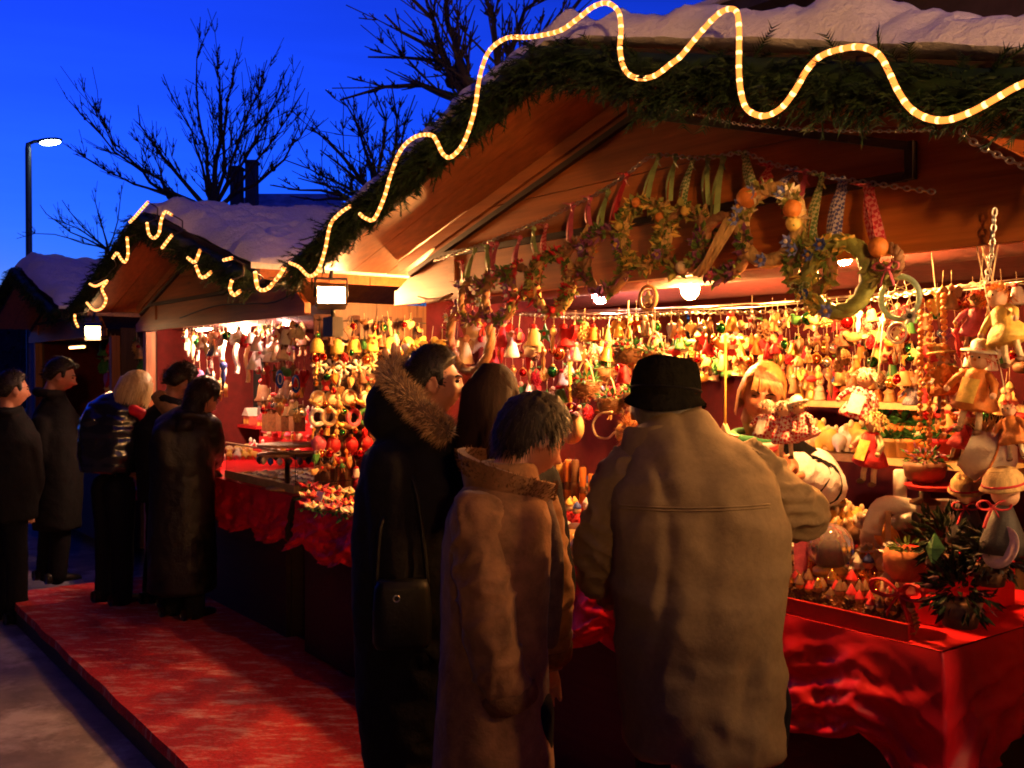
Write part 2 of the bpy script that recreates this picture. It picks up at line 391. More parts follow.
def build_stall(uc, label, full=True, seed=1):
    root = thing('market_stall', label, 'market stall', W(uc, 0, GZ * 0), YAW, 'wooden stalls in the row')
    # roof planks, boards run along the slope
    g = MB(); widths = [.205, .19, .25, .3, .3, .3, .3, .3, .3, .2]
    for s in (-1, 1):
        v = -OV
        for k, wd in enumerate(widths):
            dz = .0015 * (k % 2)
            v1 = v + wd - .005
            A = [(0.0, v), (s * HS, v), (s * HS, v1), (0.0, v1)]
            lo = [Vector((u, q, roof_z(u) + dz)) for u, q in A]; hi = [Vector((u, q, roof_z(u) + .045)) for u, q in A]
            if s < 0: lo = lo[::-1]; hi = hi[::-1]
            g.hexa(lo + hi); v += wd
        lo = [Vector((u, q, roof_z(u) + .0452)) for u, q in [(0, -OV), (s * HS, -OV), (s * HS, 2.25), (0, 2.25)]]; hi = [p + Vector((0, 0, .018)) for p in lo]
        if s < 0: lo = lo[::-1]; hi = hi[::-1]
        g.hexa(lo + hi)
    roof = part(g, 'roof', m_soffit, root)
    g = snow_mesh(seed); part(g, 'snow', m_snow, roof)
    g = MB()
    for s in (-1, 1):
        A = [(0, -OV - .028), (s * (HS + .01), -OV - .028), (s * (HS + .01), -OV - .003), (0, -OV - .003)]
        lo = [Vector((u, q, roof_z(u) - .035)) for u, q in A]; hi = [Vector((u, q, roof_z(u) + .062)) for u, q in A]
        if s < 0: lo = lo[::-1]; hi = hi[::-1]
        g.hexa(lo + hi)
    part(g, 'fascia', m_dark, roof)
    # gable wall of horizontal boards, cut by the slope
    g = MB(); z = ZL + .07; bh = .3
    UL, UR = -1.66, 1.5
    while z < ZR - .01:
        z1 = min(z + bh - .004, ZR - .004)
        def ext(q): return max(0., HS * (ZR - q) / (ZR - ZE))
        a0, b0 = max(UL, -ext(z)), min(UR, ext(z)); a1, b1 = max(UL, -ext(z1)), min(UR, ext(z1))
        vs = [(a0, 0, z), (b0, 0, z), (b0, .03, z), (a0, .03, z), (a1, 0, z1), (b1, 0, z1), (b1, .03, z1), (a1, .03, z1)]
        g.hexa([Vector(p) for p in vs]); z += bh
    gw = part(g, 'gable_wall', m_gable, root)
    # dark frame moulding on the gable and a paler rake board
    def bar(g, pts, wd, th, v):
        for p, q in zip(pts[:-1], pts[1:]):
            d = Vector((q[0] - p[0], 0, q[1] - p[1])).normalized(); nn = Vector((-d.z, 0, d.x)) * wd / 2
            P, Q = Vector((p[0], v, p[1])) , Vector((q[0], v, q[1]))
            lo = [P - nn, Q - nn, Q - nn + Vector((0, th, 0)), P - nn + Vector((0, th, 0))]
            g.hexa(lo + [x + 2 * nn for x in lo])
    fz = lambda u, dz: roof_z(u) - dz
    g = MB(); bar(g, [(-1.52, fz(1.52, .10)), (-.004, fz(0, .10))], .022, .022, -.0225); bar(g, [(.004, fz(0, .102)), (1.02, fz(1.02, .102))], .022, .022, -.0235)
    bar(g, [(1.022, fz(1.02, .09)), (1.022, ZL + .19)], .024, .022, -.0225); bar(g, [(1.009, ZL + .2), (-1.3, ZL + .2)], .024, .022, -.0235)
    part(g, 'moulding', m_dark, gw)
    g = MB(); bar(g, [(-1.62, fz(1.62, .03)), (-.002, fz(0, .03))], .05, .014, -.0145); bar(g, [(.002, fz(0, .03)), (1.49, fz(1.49, .03))], .05, .014, -.0155)
    bar(g, [(-1.17, ZL + .08), (-1.17, fz(1.17, .12))], .05, .012, -.0125)
    part(g, 'rake_board', m_gable, gw)
    g = MB(); g.box((-.08, .015, ZL + .035), (3.2, .036, .069)); part(g, 'lintel', m_gable, root)
    # posts
    for u in ((-1.62, 1.56) if seed != 1.3 else (1.56,)):
        g = MB(); g.box((u, .085, (ZL + .0) / 2 + .0), (.075, .075, ZL - .002)); part(g, 'post', m_post, root)
    # walls
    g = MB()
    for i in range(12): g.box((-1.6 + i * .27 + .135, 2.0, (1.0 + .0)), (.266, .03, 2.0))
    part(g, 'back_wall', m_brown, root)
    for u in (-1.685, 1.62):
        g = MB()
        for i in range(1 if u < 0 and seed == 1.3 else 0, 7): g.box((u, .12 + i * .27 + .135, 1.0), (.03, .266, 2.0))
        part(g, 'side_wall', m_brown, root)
    # header cloth and backing cloth inside
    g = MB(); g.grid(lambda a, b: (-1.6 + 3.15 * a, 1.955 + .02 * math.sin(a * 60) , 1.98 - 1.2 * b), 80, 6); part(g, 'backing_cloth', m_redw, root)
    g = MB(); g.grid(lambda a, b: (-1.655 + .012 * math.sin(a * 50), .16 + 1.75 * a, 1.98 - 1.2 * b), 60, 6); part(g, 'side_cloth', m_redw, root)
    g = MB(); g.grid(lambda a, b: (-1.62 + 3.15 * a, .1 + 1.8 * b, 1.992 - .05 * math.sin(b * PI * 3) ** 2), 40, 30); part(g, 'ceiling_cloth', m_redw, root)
    # counter
    g = MB(); g.box((-.26, .44, .865), (2.70, .84, .05)); c = part(g, 'counter', m_brown, root)
    g = MB(); g.box((-.26, .09, .42), (2.68, .03, .84)); g.box((1.07, .5, .42), (.03, .78, .84)); part(g, 'counter_panel', m_dark, c)
    return root

stall1 = build_stall(0, 'wooden stall with a row of ribboned wreaths across its pine gable', True, 1.3)
stall2 = build_stall(-SPC, 'wooden stall with snowy roof between the nearest stall and the far one', True, 5.1)
stall3 = build_stall(-2 * SPC, 'farthest stall of the row, its roof covered in dark blue snow', False, 9.4)

# ------------------------------------------------------------------ fir garlands on the roof fronts
def rim(uc, t):              # t -1..1 along the front edge
    u = HS * t; return uc + u, roof_z(u)
def garland(uc, label, n_sprig, seed):
    r = random.Random(seed); g = MB()
    core = [W(*[rim(uc, -1 + 2 * i / 60)[0], -OV - .075], rim(uc, -1 + 2 * i / 60)[1] - .0 + .02 * noise.noise(Vector((i * .4, seed, 0)))) for i in range(61)]
    g.tube(core, .045, 7, 0)
    for k in range(n_sprig):
        t = r.uniform(-1.02, 1.02); u, z = rim(uc, t)
        nn = noise.noise(Vector((u * 2.6, seed, 3)))
        dn = r.random()
        base = W(u, -OV - .075 + r.uniform(-.05, .04), z + r.uniform(-.055, .045) - .05 * max(0, nn))
        d = UU * r.uniform(-.8, .8) + VV * r.uniform(-.8, .1) + Vector((0, 0, r.uniform(-1.15, .25)))
        d.normalize(); L = r.uniform(.05, .095) * (1 + .5 * max(0, nn) * (d.z < 0))
        side, up = basis(d)
        m = 11
        for i in range(m):
            p = base + d * L * (i + .5) / m
            for sg in (-1, 1):
                q = (side * sg + up * r.uniform(-.5, .5) + d * .9).normalized()
                g.spike(p, q, r.uniform(.018, .034), .0021, r.random() < .25)
        g.spike(base, d, L, .003, 0)
    return one(g, 'garland', [m_fir, mat('fir_light', (.026, .05, .012), .7, .4, 25, 0, spec=.2)], label, 'garland', group='fir garlands along the roof fronts')
garland(0, 'thick fir garland along the roof front above the wreath-hung gable', 2100, 3)
garland(-SPC, 'fir garland with short loops of light, on the second stall front', 1100, 4)
garland(-2 * SPC, 'dark unlit fir garland on the farthest stall front', 500, 5)

# ------------------------------------------------------------------ rope lights, traced on the garland front
m_rope = emit('rope_glow', (1, .30, .045), 1.7); m_bead = emit('rope_bead', (1, .50, .15), 4.5)
m_rcable = mat('rope_cable', (.03, .02, .012), .4, .2, 30, 0)
def catmull(P, step):
    out = []
    for i in range(len(P) - 1):
        a, b, c, d = P[max(0, i - 1)], P[i], P[i + 1], P[min(len(P) - 1, i + 2)]
        n = max(1, int((c - b).length / step))
        for k in range(n):
            t = k / n
            out.append(.5 * ((2 * b) + (c - a) * t + (2 * a - 5 * b + 4 * c - d) * t * t + (3 * b - a - 3 * c + d) * t ** 3))
    out.append(P[-1]); return out
def rope(px, label, v, rad, step):
    """lit tube where the photograph shows it lit, thin dark cable where it dives behind the fir"""
    g = MB(); runs = [[]]
    for q in px:
        if q is None: runs.append([])
        else: runs[-1].append(on_v(q[0], q[1], v))
    n = 8
    for i, P in enumerate(runs):
        pts = catmull(P, step); f0 = len(g.f); g.tube(pts, rad, n, 0)
        for k in range(len(pts) - 1):
            if k % 4 == 0:
                for j in range(n): g.m[f0 + k * n + j] = 1
        if i: 
            a, b = runs[i - 1][-1], P[0]; m = (a + b) / 2 + VV * .06
            g.tube(catmull([a, a.lerp(m, .5) + VV * .03, m, m.lerp(b, .5) + VV * .03, b], .02), rad * .45, 6, 2)
    return one(g, 'rope_light', [m_rope, m_bead, m_rcable], label, 'rope light', group='rope lights winding over the garlands')
R1 = [(290,263),(299,267),(309,276),(318,270),(325,250),(330,226),(338,215),(350,206),None,(360,214),(365,218),(374,219),(384,198),(391,174),(401,150),(415,137),(431,135),(437,142),(443,154),(451,157),(463,144),(472,120),(476,102),(478,87),(482,68),(490,50),(507,38),(531,37),(559,31),(576,20),(593,7),(607,3),(618,11),(621,28),(620,50),(625,70),(637,78),(654,76),(672,63),(681,56),(696,38),(712,20),(725,10),(736,11),(739,27),(739,51),(739,72),(741,92),(747,109),(763,116),(780,109),(794,92),(807,70),(821,56),(841,49),(862,47),(879,55),(889,72),(898,91),(910,108),(927,118),(947,120),(971,112),(995,99),(1016,87),(1040,77),(1060,70)]
rope(R1, 'bright rope light in big waves over the snow and garland of the nearest roof', -OV - .17, .0068, .0072)
R2 = [(78,327),(75,320),(75,314),None,(87,303),(94,310),(102,308),(106,299),(102,289),(107,281),(96,286),(90,284),None,(113,258),(117,253),(121,259),(125,262),(128,254),(127,237),None,(130,222),(134,218),(140,211),(148,202),None,(147,223),(149,234),(154,238),(159,233),(161,221),(165,212),(172,215),None,(172,235),(162,248),None,(188,258),(195,262),(200,250),None,(196,266),(200,276),(205,277),(211,272),None,(224,260),(232,258),None,(232,280),(230,289),(234,295),(240,291),None,(255,272),(258,288),(267,289),(279,276),(284,268)]
rope(R2, 'rope light in small broken loops over the second stall garland', -OV - .17, .0085, .010)

# ------------------------------------------------------------------ tablecloths
def cloth(uc, u0, u1, label, seed, side=True):
    g = MB(); zt = .899; v0, v1 = -.02, .86
    g.grid(lambda a, b: W(uc + u0 + (u1 - u0) * a, v0 + (v1 - v0) * b, zt + .002 * noise.noise(Vector((a * 30, b * 8, seed)))), 60, 12)
    Lf = u1 - u0; Ls = v1 - v0 if side else 0
    def edge(s):
        if s <= Lf: return uc + u0 + s, v0, Vector((0, -1))
        return uc + u1, v0 + (s - Lf), Vector((1, 0))
    def pt(a, b):
        s = a * (Lf + Ls); u, v, o = edge(s)
        c = max(0, 1 - abs(s - Lf) / .12) if side else 0
        if c > 0: o = (o.lerp(Vector((.7, -.7)), c)).normalized()
        sw = abs(math.sin(s * PI / .52 + seed))              # swags pinned up every half metre
        L = .235 + .07 * sw ** .7 + .035 * noise.noise(Vector((s * 2, seed, 0))) + .16 * c
        f = (.5 + .5 * math.sin(s * 23 + 2.5 * noise.noise(Vector((s * 3, seed, 1))))) * .028 + .02 * noise.noise(Vector((s * 9, b * 3, seed)))
        diag = .016 * math.sin(s * 12 + b * 5 + seed)
        cr_ = noise.noise(Vector((s * 5 + b * 4.5, b * 2.5 - s * 1.5, seed))); f += .030 * (1 - min(1, abs(cr_) * 3.5)) + .014 * (1 - min(1, abs(noise.noise(Vector((s * 11 - b * 6, b * 5, seed + 4)))) * 5))
        k = b ** .8
        return W(u + o.x * (.006 + (f + .02 + diag + .03 * c) * k), v + o.y * (.006 + (f + .02 + diag + .03 * c) * k), zt - L * b - .004 * (1 - (1 - b) ** 2))
    g.grid(pt, 420, 26)
    o = one(g, 'tablecloth', m_red, label, 'tablecloth', group='red cloths over the stall counters')
    return o
cloth(0, -1.62, 1.12, 'shiny red cloth hanging in folds off the nearest counter', .4)
cloth(0, -2.74, -1.63, 'red cloth under the red sweets and star flowers beside the stall post', 2.2, False)
cloth(-SPC, -1.6, 1.40, 'dark red cloth under the glass jewellery case', 1.1, False)
g = MB(); M = Matrix.LocRotScale(W(-2.18, .5, .43), Matrix.Rotation(YAW, 3, 'Z'), None)
g.box((0, 0, .435), (1.1, .8, .05), 0, M); g.box((0, -.475, 0), (1.1, .02, .82), 0, M)
one(g, 'trestle_table', m_dark, 'plain dark table bridging the gap between the two nearer counters', 'table')
# ------------------------------------------------------------------ bare trees
m_bark = mat('bark', (.035, .028, .025), .9, .35, 18, .4)
def grow(g, pts, r0, r1, r, lvl, spread=.7, dens=1.0, bud=0.):
    pts = catmull(pts, .25) if len(pts) > 2 else [pts[0].lerp(pts[1], i / 6) for i in range(7)]
    L = sum((b - a).length for a, b in zip(pts[:-1], pts[1:]))
    k = len(pts); j = .02 * L
    pts = [p + Vector((r.uniform(-j, j), r.uniform(-j, j), r.uniform(-j, j))) * (.6 if 0 < i < k - 1 else 0) for i, p in enumerate(pts)]
    rs = [r0 + (r1 - r0) * (i / (k - 1)) ** .6 for i in range(k)]
    g.tube(pts, rs, 6 if r0 > .02 else 4, 0)
    if bud:
        for i in range(2, k, 2):
            if r.random() < bud: g.ball(pts[i], r.uniform(1.5, 2.6) * max(rs[i], .012), 0, 6, 4)
    if lvl <= 0: return
    nb = max(4, int(L * dens * (7.5 if lvl == 1 else 6.0)))
    for q in range(nb):
        t = r.uniform(.22, .97); i = min(k - 2, int(t * (k - 1)))
        d = (pts[i + 1] - pts[i]).normalized(); a = Vector((r.uniform(-1, 1), r.uniform(-1, 1), r.uniform(-.35, 1))).normalized()
        nd = (d + a * spread * r.uniform(.6, 1.2)).normalized()
        ln = L * r.uniform(.14, .46) * (1.15 - .6 * t)
        m = pts[i] + nd * ln * .5 + Vector((r.uniform(-.06, .06) * ln, r.uniform(-.06, .06) * ln, .05 * ln))
        e = pts[i] + nd * ln + Vector((0, 0, .14 * ln))
        grow(g, [pts[i], m, e], max(.0055, rs[i] * .36), .0045, r, lvl - 1, spread, dens, 0)
def tree(base, limbs, Y, label, seed, lvl, r0, tip=.006, spread=.7, dens=1., bud=0., fork=None):
    r = random.Random(seed); b = Vector((base.x, base.y, GZ))
    root = thing('bare_tree', label, 'tree', b, group='leafless trees behind the stalls')
    g = MB(); top = fork - b
    g.tube([Vector((0, 0, 0)), top * .3 + Vector((.05, 0, 0)), top * .7 + Vector((-.04, .03, 0)), top], [r0 * 1.5, r0 * 1.15, r0, r0 * .85], 10)
    part(g, 'trunk', m_bark, root)
    g = MB()
    for L in limbs:
        P = [fork]; yy = fork.y
        for (x, y) in L: yy += r.uniform(-.5, .5); P.append(on_y(x, y, yy))
        P = [p - b for p in P]
        grow(g, P, r0 * r.uniform(.28, .45), tip, r, lvl, spread, dens, bud)
    part(g, 'crown', m_bark, root)
f1 = on_y(213, 215, 15)
tree(f1, [[(164,191),(135,165),(100,135),(76,108)],[(168,190),(150,172),(118,150),(92,97)],[(150,188),(120,178),(75,150)],[(185,185),(160,150),(140,125),(138,105)],
          [(205,180),(190,130),(172,95),(163,74)],[(208,170),(200,110),(195,60),(201,44)],[(218,170),(220,110),(217,70),(219,46)],[(222,175),(226,120),(232,85),(237,56)],
          [(225,180),(245,120),(258,95),(267,60)],[(230,185),(255,140),(275,100),(284,70)],[(235,190),(270,145),(290,115),(305,88)],[(238,192),(275,170),(300,135),(315,110)]], 15,
     'spreading bare tree with knobbly twigs against blue sky, above the second stall roof', 2, 3, .13, .006, .66, .85, .2, f1)
f2 = on_y(385, 215, 12)
tree(f2, [[(360,180),(330,140),(305,128)],[(350,190),(310,170),(285,160)],[(370,170),(355,120),(340,100)],[(380,170),(385,120),(375,92)],[(395,170),(405,125),(415,95)],[(340,195),(300,190),(270,185)],
          [(400,180),(425,130),(440,110)],[(365,185),(340,165),(320,150)],[(355,195),(325,185),(298,178)],[(372,160),(362,130),(350,110)],[(392,165),(398,120),(392,88)],[(345,200),(318,200),(290,196)]], 12, 'dense twiggy bare tree behind the gap between the two nearer roofs', 5, 3, .11, .007, .9, 1.15, 0, f2)
f3 = on_y(505, 120, 8.5)
tree(f3, [[(468,80),(449,20),(440,-40)],[(453,79),(432,20),(405,-8),(370,-30)],[(495,38),(489,0),(486,-60)],[(515,31),(535,0),(560,-50)],[(470,90),(440,62),(405,58),(368,57)],
          [(470,95),(440,50),(400,30),(385,15)],[(465,100),(420,85),(385,88),(340,100)],[(520,60),(560,25),(600,-30)]], 8.5,
     'thick-limbed bare tree with snow clumps, rising behind the ridge of the nearest stall', 8, 3, .16, .008, .8, 1.0, .2, f3)
f4 = on_y(108, 250, 19)
tree(f4, [[(60,225),(40,205)],[(80,225),(62,200)],[(100,220),(92,190)],[(118,220),(122,185)],[(55,235),(22,232)],[(85,232),(48,218)]], 19,
     'low scrubby bare bush beside the street lamp, beyond the second stall', 12, 2, .07, .006, .8, .6, 0, f4)

# far hedge
r = random.Random(5); g = MB()
for k in range(9000):
    x = r.uniform(-70, 12); h = 2.6 + 1.1 * noise.noise(Vector((x * .16, 0, 3))) + .7 * noise.noise(Vector((x * .9, 1, 3)))
    p = Vector((x, 46 + r.uniform(-1.2, 1.2), GZ + h * 1.9 * r.random() ** .6))
    g.leaf(p, Vector((r.uniform(-1, 1), r.uniform(-1, .2), r.uniform(-.3, 1))), r.uniform(.16, .32), r.uniform(.05, .1), 0)
for k in range(40):
    x = -70 + 2.05 * k; g.tube([Vector((x, 46, GZ)), Vector((x + .2, 46.1, 3.6))], [.09, .03], 5)
g.grid(lambda a, b: Vector((-72 + 84 * a, 46.6, GZ + (3.6 + 1.0 * noise.noise(Vector(((-72 + 84 * a) * .16, 0, 3)))) * b * 1.2)), 120, 3); g.grid(lambda a, b: Vector((-72 + 84 * a, 46.0, GZ + 1.6 * b)), 60, 2)
struct(g, 'hedge', mat('dark_foliage', (.03, .04, .028), .8, .4, 6, 0), 'stuff')

# ------------------------------------------------------------------ street lamp
lp = on_y(29, 250, 20); lz = on_y(30, 144, 20).z
root = thing('street_lamp', 'tall street lamp with lit white head beside the bare tree', 'street lamp', (lp.x, lp.y, GZ))
m_lamp = mat('lamp_pole', (.10, .11, .13), .5, .15, 20, .05, metal=.6)
g = MB(); g.lathe([(.10, 0), (.10, .9), (.065, 1.0), (.06, lz - GZ - .1), (.045, lz - GZ + .02)], n=12); part(g, 'pole', m_lamp, root)
g = MB(); g.tube([Vector((0, 0, lz - GZ)), Vector((.12, 0, lz - GZ + .05)), Vector((.3, 0, lz - GZ + .06))], .035, 8); part(g, 'arm', m_lamp, root)
g = MB(); g.ball((0, 0, 0), (.27, .10, .055), 0, 16, 8, Matrix.LocRotScale(Vector((.42, 0, lz - GZ + .07)), Matrix.Rotation(-.08, 3, 'Y'), None)); hd = part(g, 'lamp_head', m_lamp, root)
g = MB(); g.ball((0, 0, 0), (.21, .085, .06), 0, 16, 8, Matrix.LocRotScale(Vector((.45, -.02, lz - GZ + .03)), Matrix.Rotation(-.08, 3, 'Y'), None)); part(g, 'lens', emit('street_glow', (.75, .95, 1.0), 30), hd)

# ------------------------------------------------------------------ house with two chimneys far behind
a = on_y(200, 212, 30); bq = on_y(345, 205, 30); ztop = on_y(245, 186, 30).z
root = thing('house', 'dark house with two chimneys and a snowy roof, seen through bare branches', 'house', (a.x, 30, GZ))
wd = bq.x - a.x; ez = a.z - GZ - .5
m_wall = mat('house_wall', (.12, .10, .09), .9, .2, 5, .2)
g = MB(); g.box((wd / 2, 3, ez / 2), (wd, 6, ez)); part(g, 'wall', m_wall, root)
g = MB(); rz = ztop - GZ
P = [(-.3, -.4, ez), (wd + .3, -.4, ez), (wd - .8, 3, rz + .3), (.8, 3, rz + .3), (-.3, 6.4, ez), (wd + .3, 6.4, ez)]
g.add([Vector(p) for p in P], [(0, 1, 2, 3), (5, 4, 3, 2), (4, 0, 3), (1, 5, 2), (0, 4, 5, 1)], 0, False)
rf = part(g, 'roof', mat('snowy_roof', (.45, .47, .52), .8, .5, 2.5, .2), root)
for x in (236, 251):
    q = on_y(x, 162 if x > 240 else 168, 31.5); g = MB(); g.box((q.x - a.x, 1.6, (q.z - GZ + rz - 1.0) / 2), (.32, .45, q.z - GZ - rz + 1.0)); g.box((q.x - a.x, 1.6, q.z - GZ), (.4, .55, .08)); part(g, 'chimney', m_wall, rf)
for i in range(4):
    g = MB(); g.box((wd * (i + .6) / 4.4, -.01, ez * .55), (.8, .06, 1.1)); f = part(g, 'window', m_wall, root)
    g = MB(); g.box((wd * (i + .6) / 4.4, -.045, ez * .55), (.66, .02, .96)); part(g, 'pane', mat('dark_glass', (.02, .025, .035), .1, .1, 5, 0), f)

# ------------------------------------------------------------------ tall building behind the near stall (upper corner of the picture)
vb = 5.0
pA = on_v(690, 42, vb); pB = on_v(824, 0, vb); ua, ub = to_uv(pA)[0], to_uv(pB)[0]; sl = (pB.z - pA.z) / (ub - ua)
root = thing('town_house', 'dark brown town house with a snow-edged gable, behind the nearest stall', 'building', W(ua, vb, GZ), YAW)
m_th = mat('town_wall', (.09, .06, .045), .9, .25, 4, .3)
LN = 7.0; z0 = pA.z - GZ
g = MB(); pk = LN / 2; zp = z0 + sl * pk
g.prism([(0.1, 0), (LN, 0), (LN, z0), (pk, zp - .1), (0.1, z0)], .3, 0, Matrix.Translation((0, .16, 0))); 
g.box((LN / 2, 3.4, z0 / 2), (LN - .3, 6, z0)); part(g, 'wall', m_th, root)
g = MB()
for s in (0, 1):
    A = [Vector((-.25 if not s else LN + .25, y, z0 - sl * .25)) for y in (-.35, 6.6)] + [Vector((pk, y, zp)) for y in (6.6, -.35)]
    g.add(A + [p + Vector((0, 0, .12)) for p in A], [(3, 2, 1, 0), (4, 5, 6, 7), (0, 1, 5, 4), (1, 2, 6, 5), (2, 3, 7, 6), (3, 0, 4, 7)], 0, False)
rf = part(g, 'roof', mat('dark_tiles', (.05, .04, .04), .8, .3, 10, .3), root)
g = MB()
A = [Vector((-.28, y, z0 - sl * .28 + .125)) for y in (-.40, -.2)] + [Vector((pk, y, zp + .125)) for y in (-.2, -.40)]
g.add(A + [p + Vector((0, 0, .05)) for p in A], [(3, 2, 1, 0), (4, 5, 6, 7), (0, 1, 5, 4), (1, 2, 6, 5), (2, 3, 7, 6), (3, 0, 4, 7)], 0, False)
part(g, 'snow', m_snow, rf)
for i, (x, zz) in enumerate([(1.5, 3.5), (3.4, 3.5), (5.3, 3.5), (1.9, 1.5), (4.6, 1.5)]):
    g = MB(); g.box((x, .0, zz), (.95, .1, 1.35)); f = part(g, 'window', mat('shutter_grey', (.10, .10, .10), .7, .2, 12, .1), root)
    g = MB(); g.box((x - .21, -.055, zz), (.38, .02, 1.2)); g.box((x + .21, -.055, zz), (.38, .02, 1.2)); part(g, 'pane', mat('dark_glass', (.02, .025, .035), .1, .1, 5, 0), f)

# ------------------------------------------------------------------ lamps seen lit, and one bulb added out of sight
WARM = (1.0, .50, .16)
m_bulb = emit('bulb_glow', (1.0, .40, .10), 3700); m_bulbv = emit('bulb_cool', (1.0, .50, .40), 700)
m_sock = mat('socket', (.05, .045, .04), .4, .1, 30, 0)
def pendant(p, zroof, label, r=.032, m=None):
    root = thing('hanging_bulb', label, 'light bulb', p, group='bare bulbs under the stall roofs')
    g = MB(); g.lathe([(r * .3, r * 1.0), (r * .5, r * 1.2), (r * .55, r * 2.4), (r * .3, r * 2.6)], n=12); part(g, 'socket', m_sock, root)
    g = MB(); g.tube([Vector((0, 0, r * 2.5)), Vector((.004, .003, max(r * 3, zroof - p.z)))], .003, 6); part(g, 'cord', m_wire, root)
    g = MB(); g.ball((0, 0, 0), (r, r, r * 1.15), 0, 14, 10); part(g, 'bulb', m or m_bulb, root)
    return root
pendant(on_v(690, 289, .46), 1.99, 'glaring white bulb hanging just under the lintel, above the hanging trinkets', .036)
pendant(on_v(600, 295, .62), 1.99, 'small lilac bulb deeper inside the nearest stall, by the wooden ring charm', .036, m_bulbv)
pendant(on_v(437, 322, .46), 1.99, 'glaring bulb behind the red-ribboned twigs at the stall post', .026)
pendant(W(.74, .105, 1.958), 1.99, 'bulb tucked up behind the lintel above the pine-cone figures', .028)  # added bulb, hidden from view, to brighten the counter corner
for x, y, t in ((232, 328, 'larger lilac'), (246, 329, 'smaller lilac'), (286, 324, 'tiny blue-white')):
    pendant(on_v(x, y, .36), 1.99, t + ' bulb under the second stall lintel, in front of white cloth', .03 if x < 280 else .02, emit('bulb2_glow', (1.0, .50, .28), 2000) if x < 280 else m_bulbv)

def flood(p, aim, label, strength, sc=1., cut=0.):
    root = thing('floodlight', label, 'floodlight', p, group='floodlights clamped under the eaves')
    d = (aim - p).normalized(); q = d.to_track_quat('-Y', 'Z').to_matrix()
    M = Matrix.LocRotScale(Vector((0, 0, 0)), q, (sc,) * 3)
    g = MB()
    # open-fronted trough: back, floor, lid and two cheeks
    g.box((0, .07, 0), (.20, .02, .15), 0, M); g.box((0, .035, .075), (.20, .09, .012), 0, M); g.box((0, .005 - cut / 2, -.075), (.20, .15 + cut, .012), 0, M)
    g.box((.1, .005, 0), (.012, .148, .136), 0, M); g.box((-.1, .005, 0), (.012, .148, .136), 0, M)
    for i in range(5): g.box((-.08 + .04 * i, .09, 0), (.008, .03, .13), 0, M)
    part(g, 'housing', m_black, root)
    g = MB(); g.box((0, -.0, 0), (.18, .012, .132), 0, M); part(g, 'lens', emit('flood_%s' % strength, (1.0, .52, .20) if strength < 1000 else (1, .44, .14), strength), root)
    g = MB(); g.tube([M @ Vector((-.112, .0, 0)), M @ Vector((-.112, .0, .13)), M @ Vector((.112, 0, .13)), M @ Vector((.112, 0, 0))], .008, 6)
    g.tube([M @ Vector((0, 0, .13)), Vector((0, .05, .18))], .01, 6); part(g, 'bracket', m_black, root)
    return root
pf = on_v(331, 297, -.12)
flood(pf, pf + UU * .95 - VV * .42 + Vector((0, 0, .06)), 'big glaring floodlight on the post between the two nearer stalls', 1600, .72, .16)
g = MB(); q = on_v(333, 327, -.07); M = Matrix.LocRotScale(q, Matrix.Rotation(YAW, 3, 'Z'), None)
g.box((0, 0, 0), (.11, .06, .10), 0, M); g.tube([M @ Vector((.0, .0, .05)), M @ Vector((0, .0, .12))], .012, 6)
one(g, 'ballast_box', m_black, 'black control box hanging below the big floodlight', 'box')
pf2 = on_v(93, 331, -.30)
flood(pf2, pf2 + UU * .9 - VV * .3 + Vector((0, 0, -.45)), 'small round-looking floodlight at the outer eave of the second stall', 60, .62, .07)
# fluorescent tubes
for (x, y, v, hd, lab) in ((204, 329, .35, 0, 'short fluorescent tube above the ornaments near the second stall post'), ):
    p = on_v(x, y, v); root = thing('strip_light', lab, 'strip light', p, YAW)
    g = MB(); g.tube([Vector((-.14, 0, 0)), Vector((.14, 0, 0))], .013, 8); part(g, 'tube', emit('tube_glow', (1.0, .62, .35), 120), root)
    g = MB(); g.box((0, 0, .022), (.32, .04, .016)); part(g, 'holder', m_sock, root)
# lamps of the farthest stall
p = W(-2 * SPC - .3, .2, 1.86); root = thing('strip_light', 'dim orange strip light under the farthest stall lintel', 'strip light', p, YAW)
g = MB(); g.tube([Vector((-.3, 0, 0)), Vector((.3, 0, 0))], .012, 8); part(g, 'tube', emit('far_tube', (1.0, .4, .12), 14), root)
g = MB(); g.box((0, 0, .022), (.64, .04, .016)); part(g, 'holder', m_sock, root)
# ------------------------------------------------------------------ people
m_skin = mat('skin', (.36, .15, .085), .5, .12, 40, .08, sss=.08)
m_hairb = mat('hair_dark', (.010, .006, .004), .5, .3, 60, .2, spec=.3, stretch=(1, 1, .2))
m_hairbr = mat('hair_brown', (.014, .006, .0035), .75, .3, 60, .2, spec=.12, stretch=(1, 1, .2))
m_hairgr = mat('hair_mixed', (.012, .007, .002), .7, .5, 40, .2, spec=.3)
m_hairbl = mat('hair_blond', (.50, .36, .15), .45, .3, 60, .2, stretch=(1, 1, .2))
m_eye = mat('eye_dark', (.02, .015, .012), .15, .1, 20, 0)
m_coatk = mat('coat_black', (.006, .006, .007), .85, .3, 40, .2, spec=.15)
m_coatn = mat('coat_charcoal', (.007, .0065, .007), .85, .3, 40, .2, spec=.15)
m_puff = mat('jacket_shiny', (.008, .008, .010), .22, .2, 25, .1, coat=.5)
m_grey = mat('jacket_grey', (.18, .122, .054), .8, .12, 70, .08, spec=.25)
m_suede = mat('suede', (.17, .080, .032), .85, .4, 16, .3, spec=.2, sheen=.1)
m_fleece = mat('fleece', (.12, .055, .022), .95, .35, 40, .6, spec=.1)
m_felt = mat('felt_hat', (.010, .009, .006), 1.0, .3, 50, .5, spec=.0)
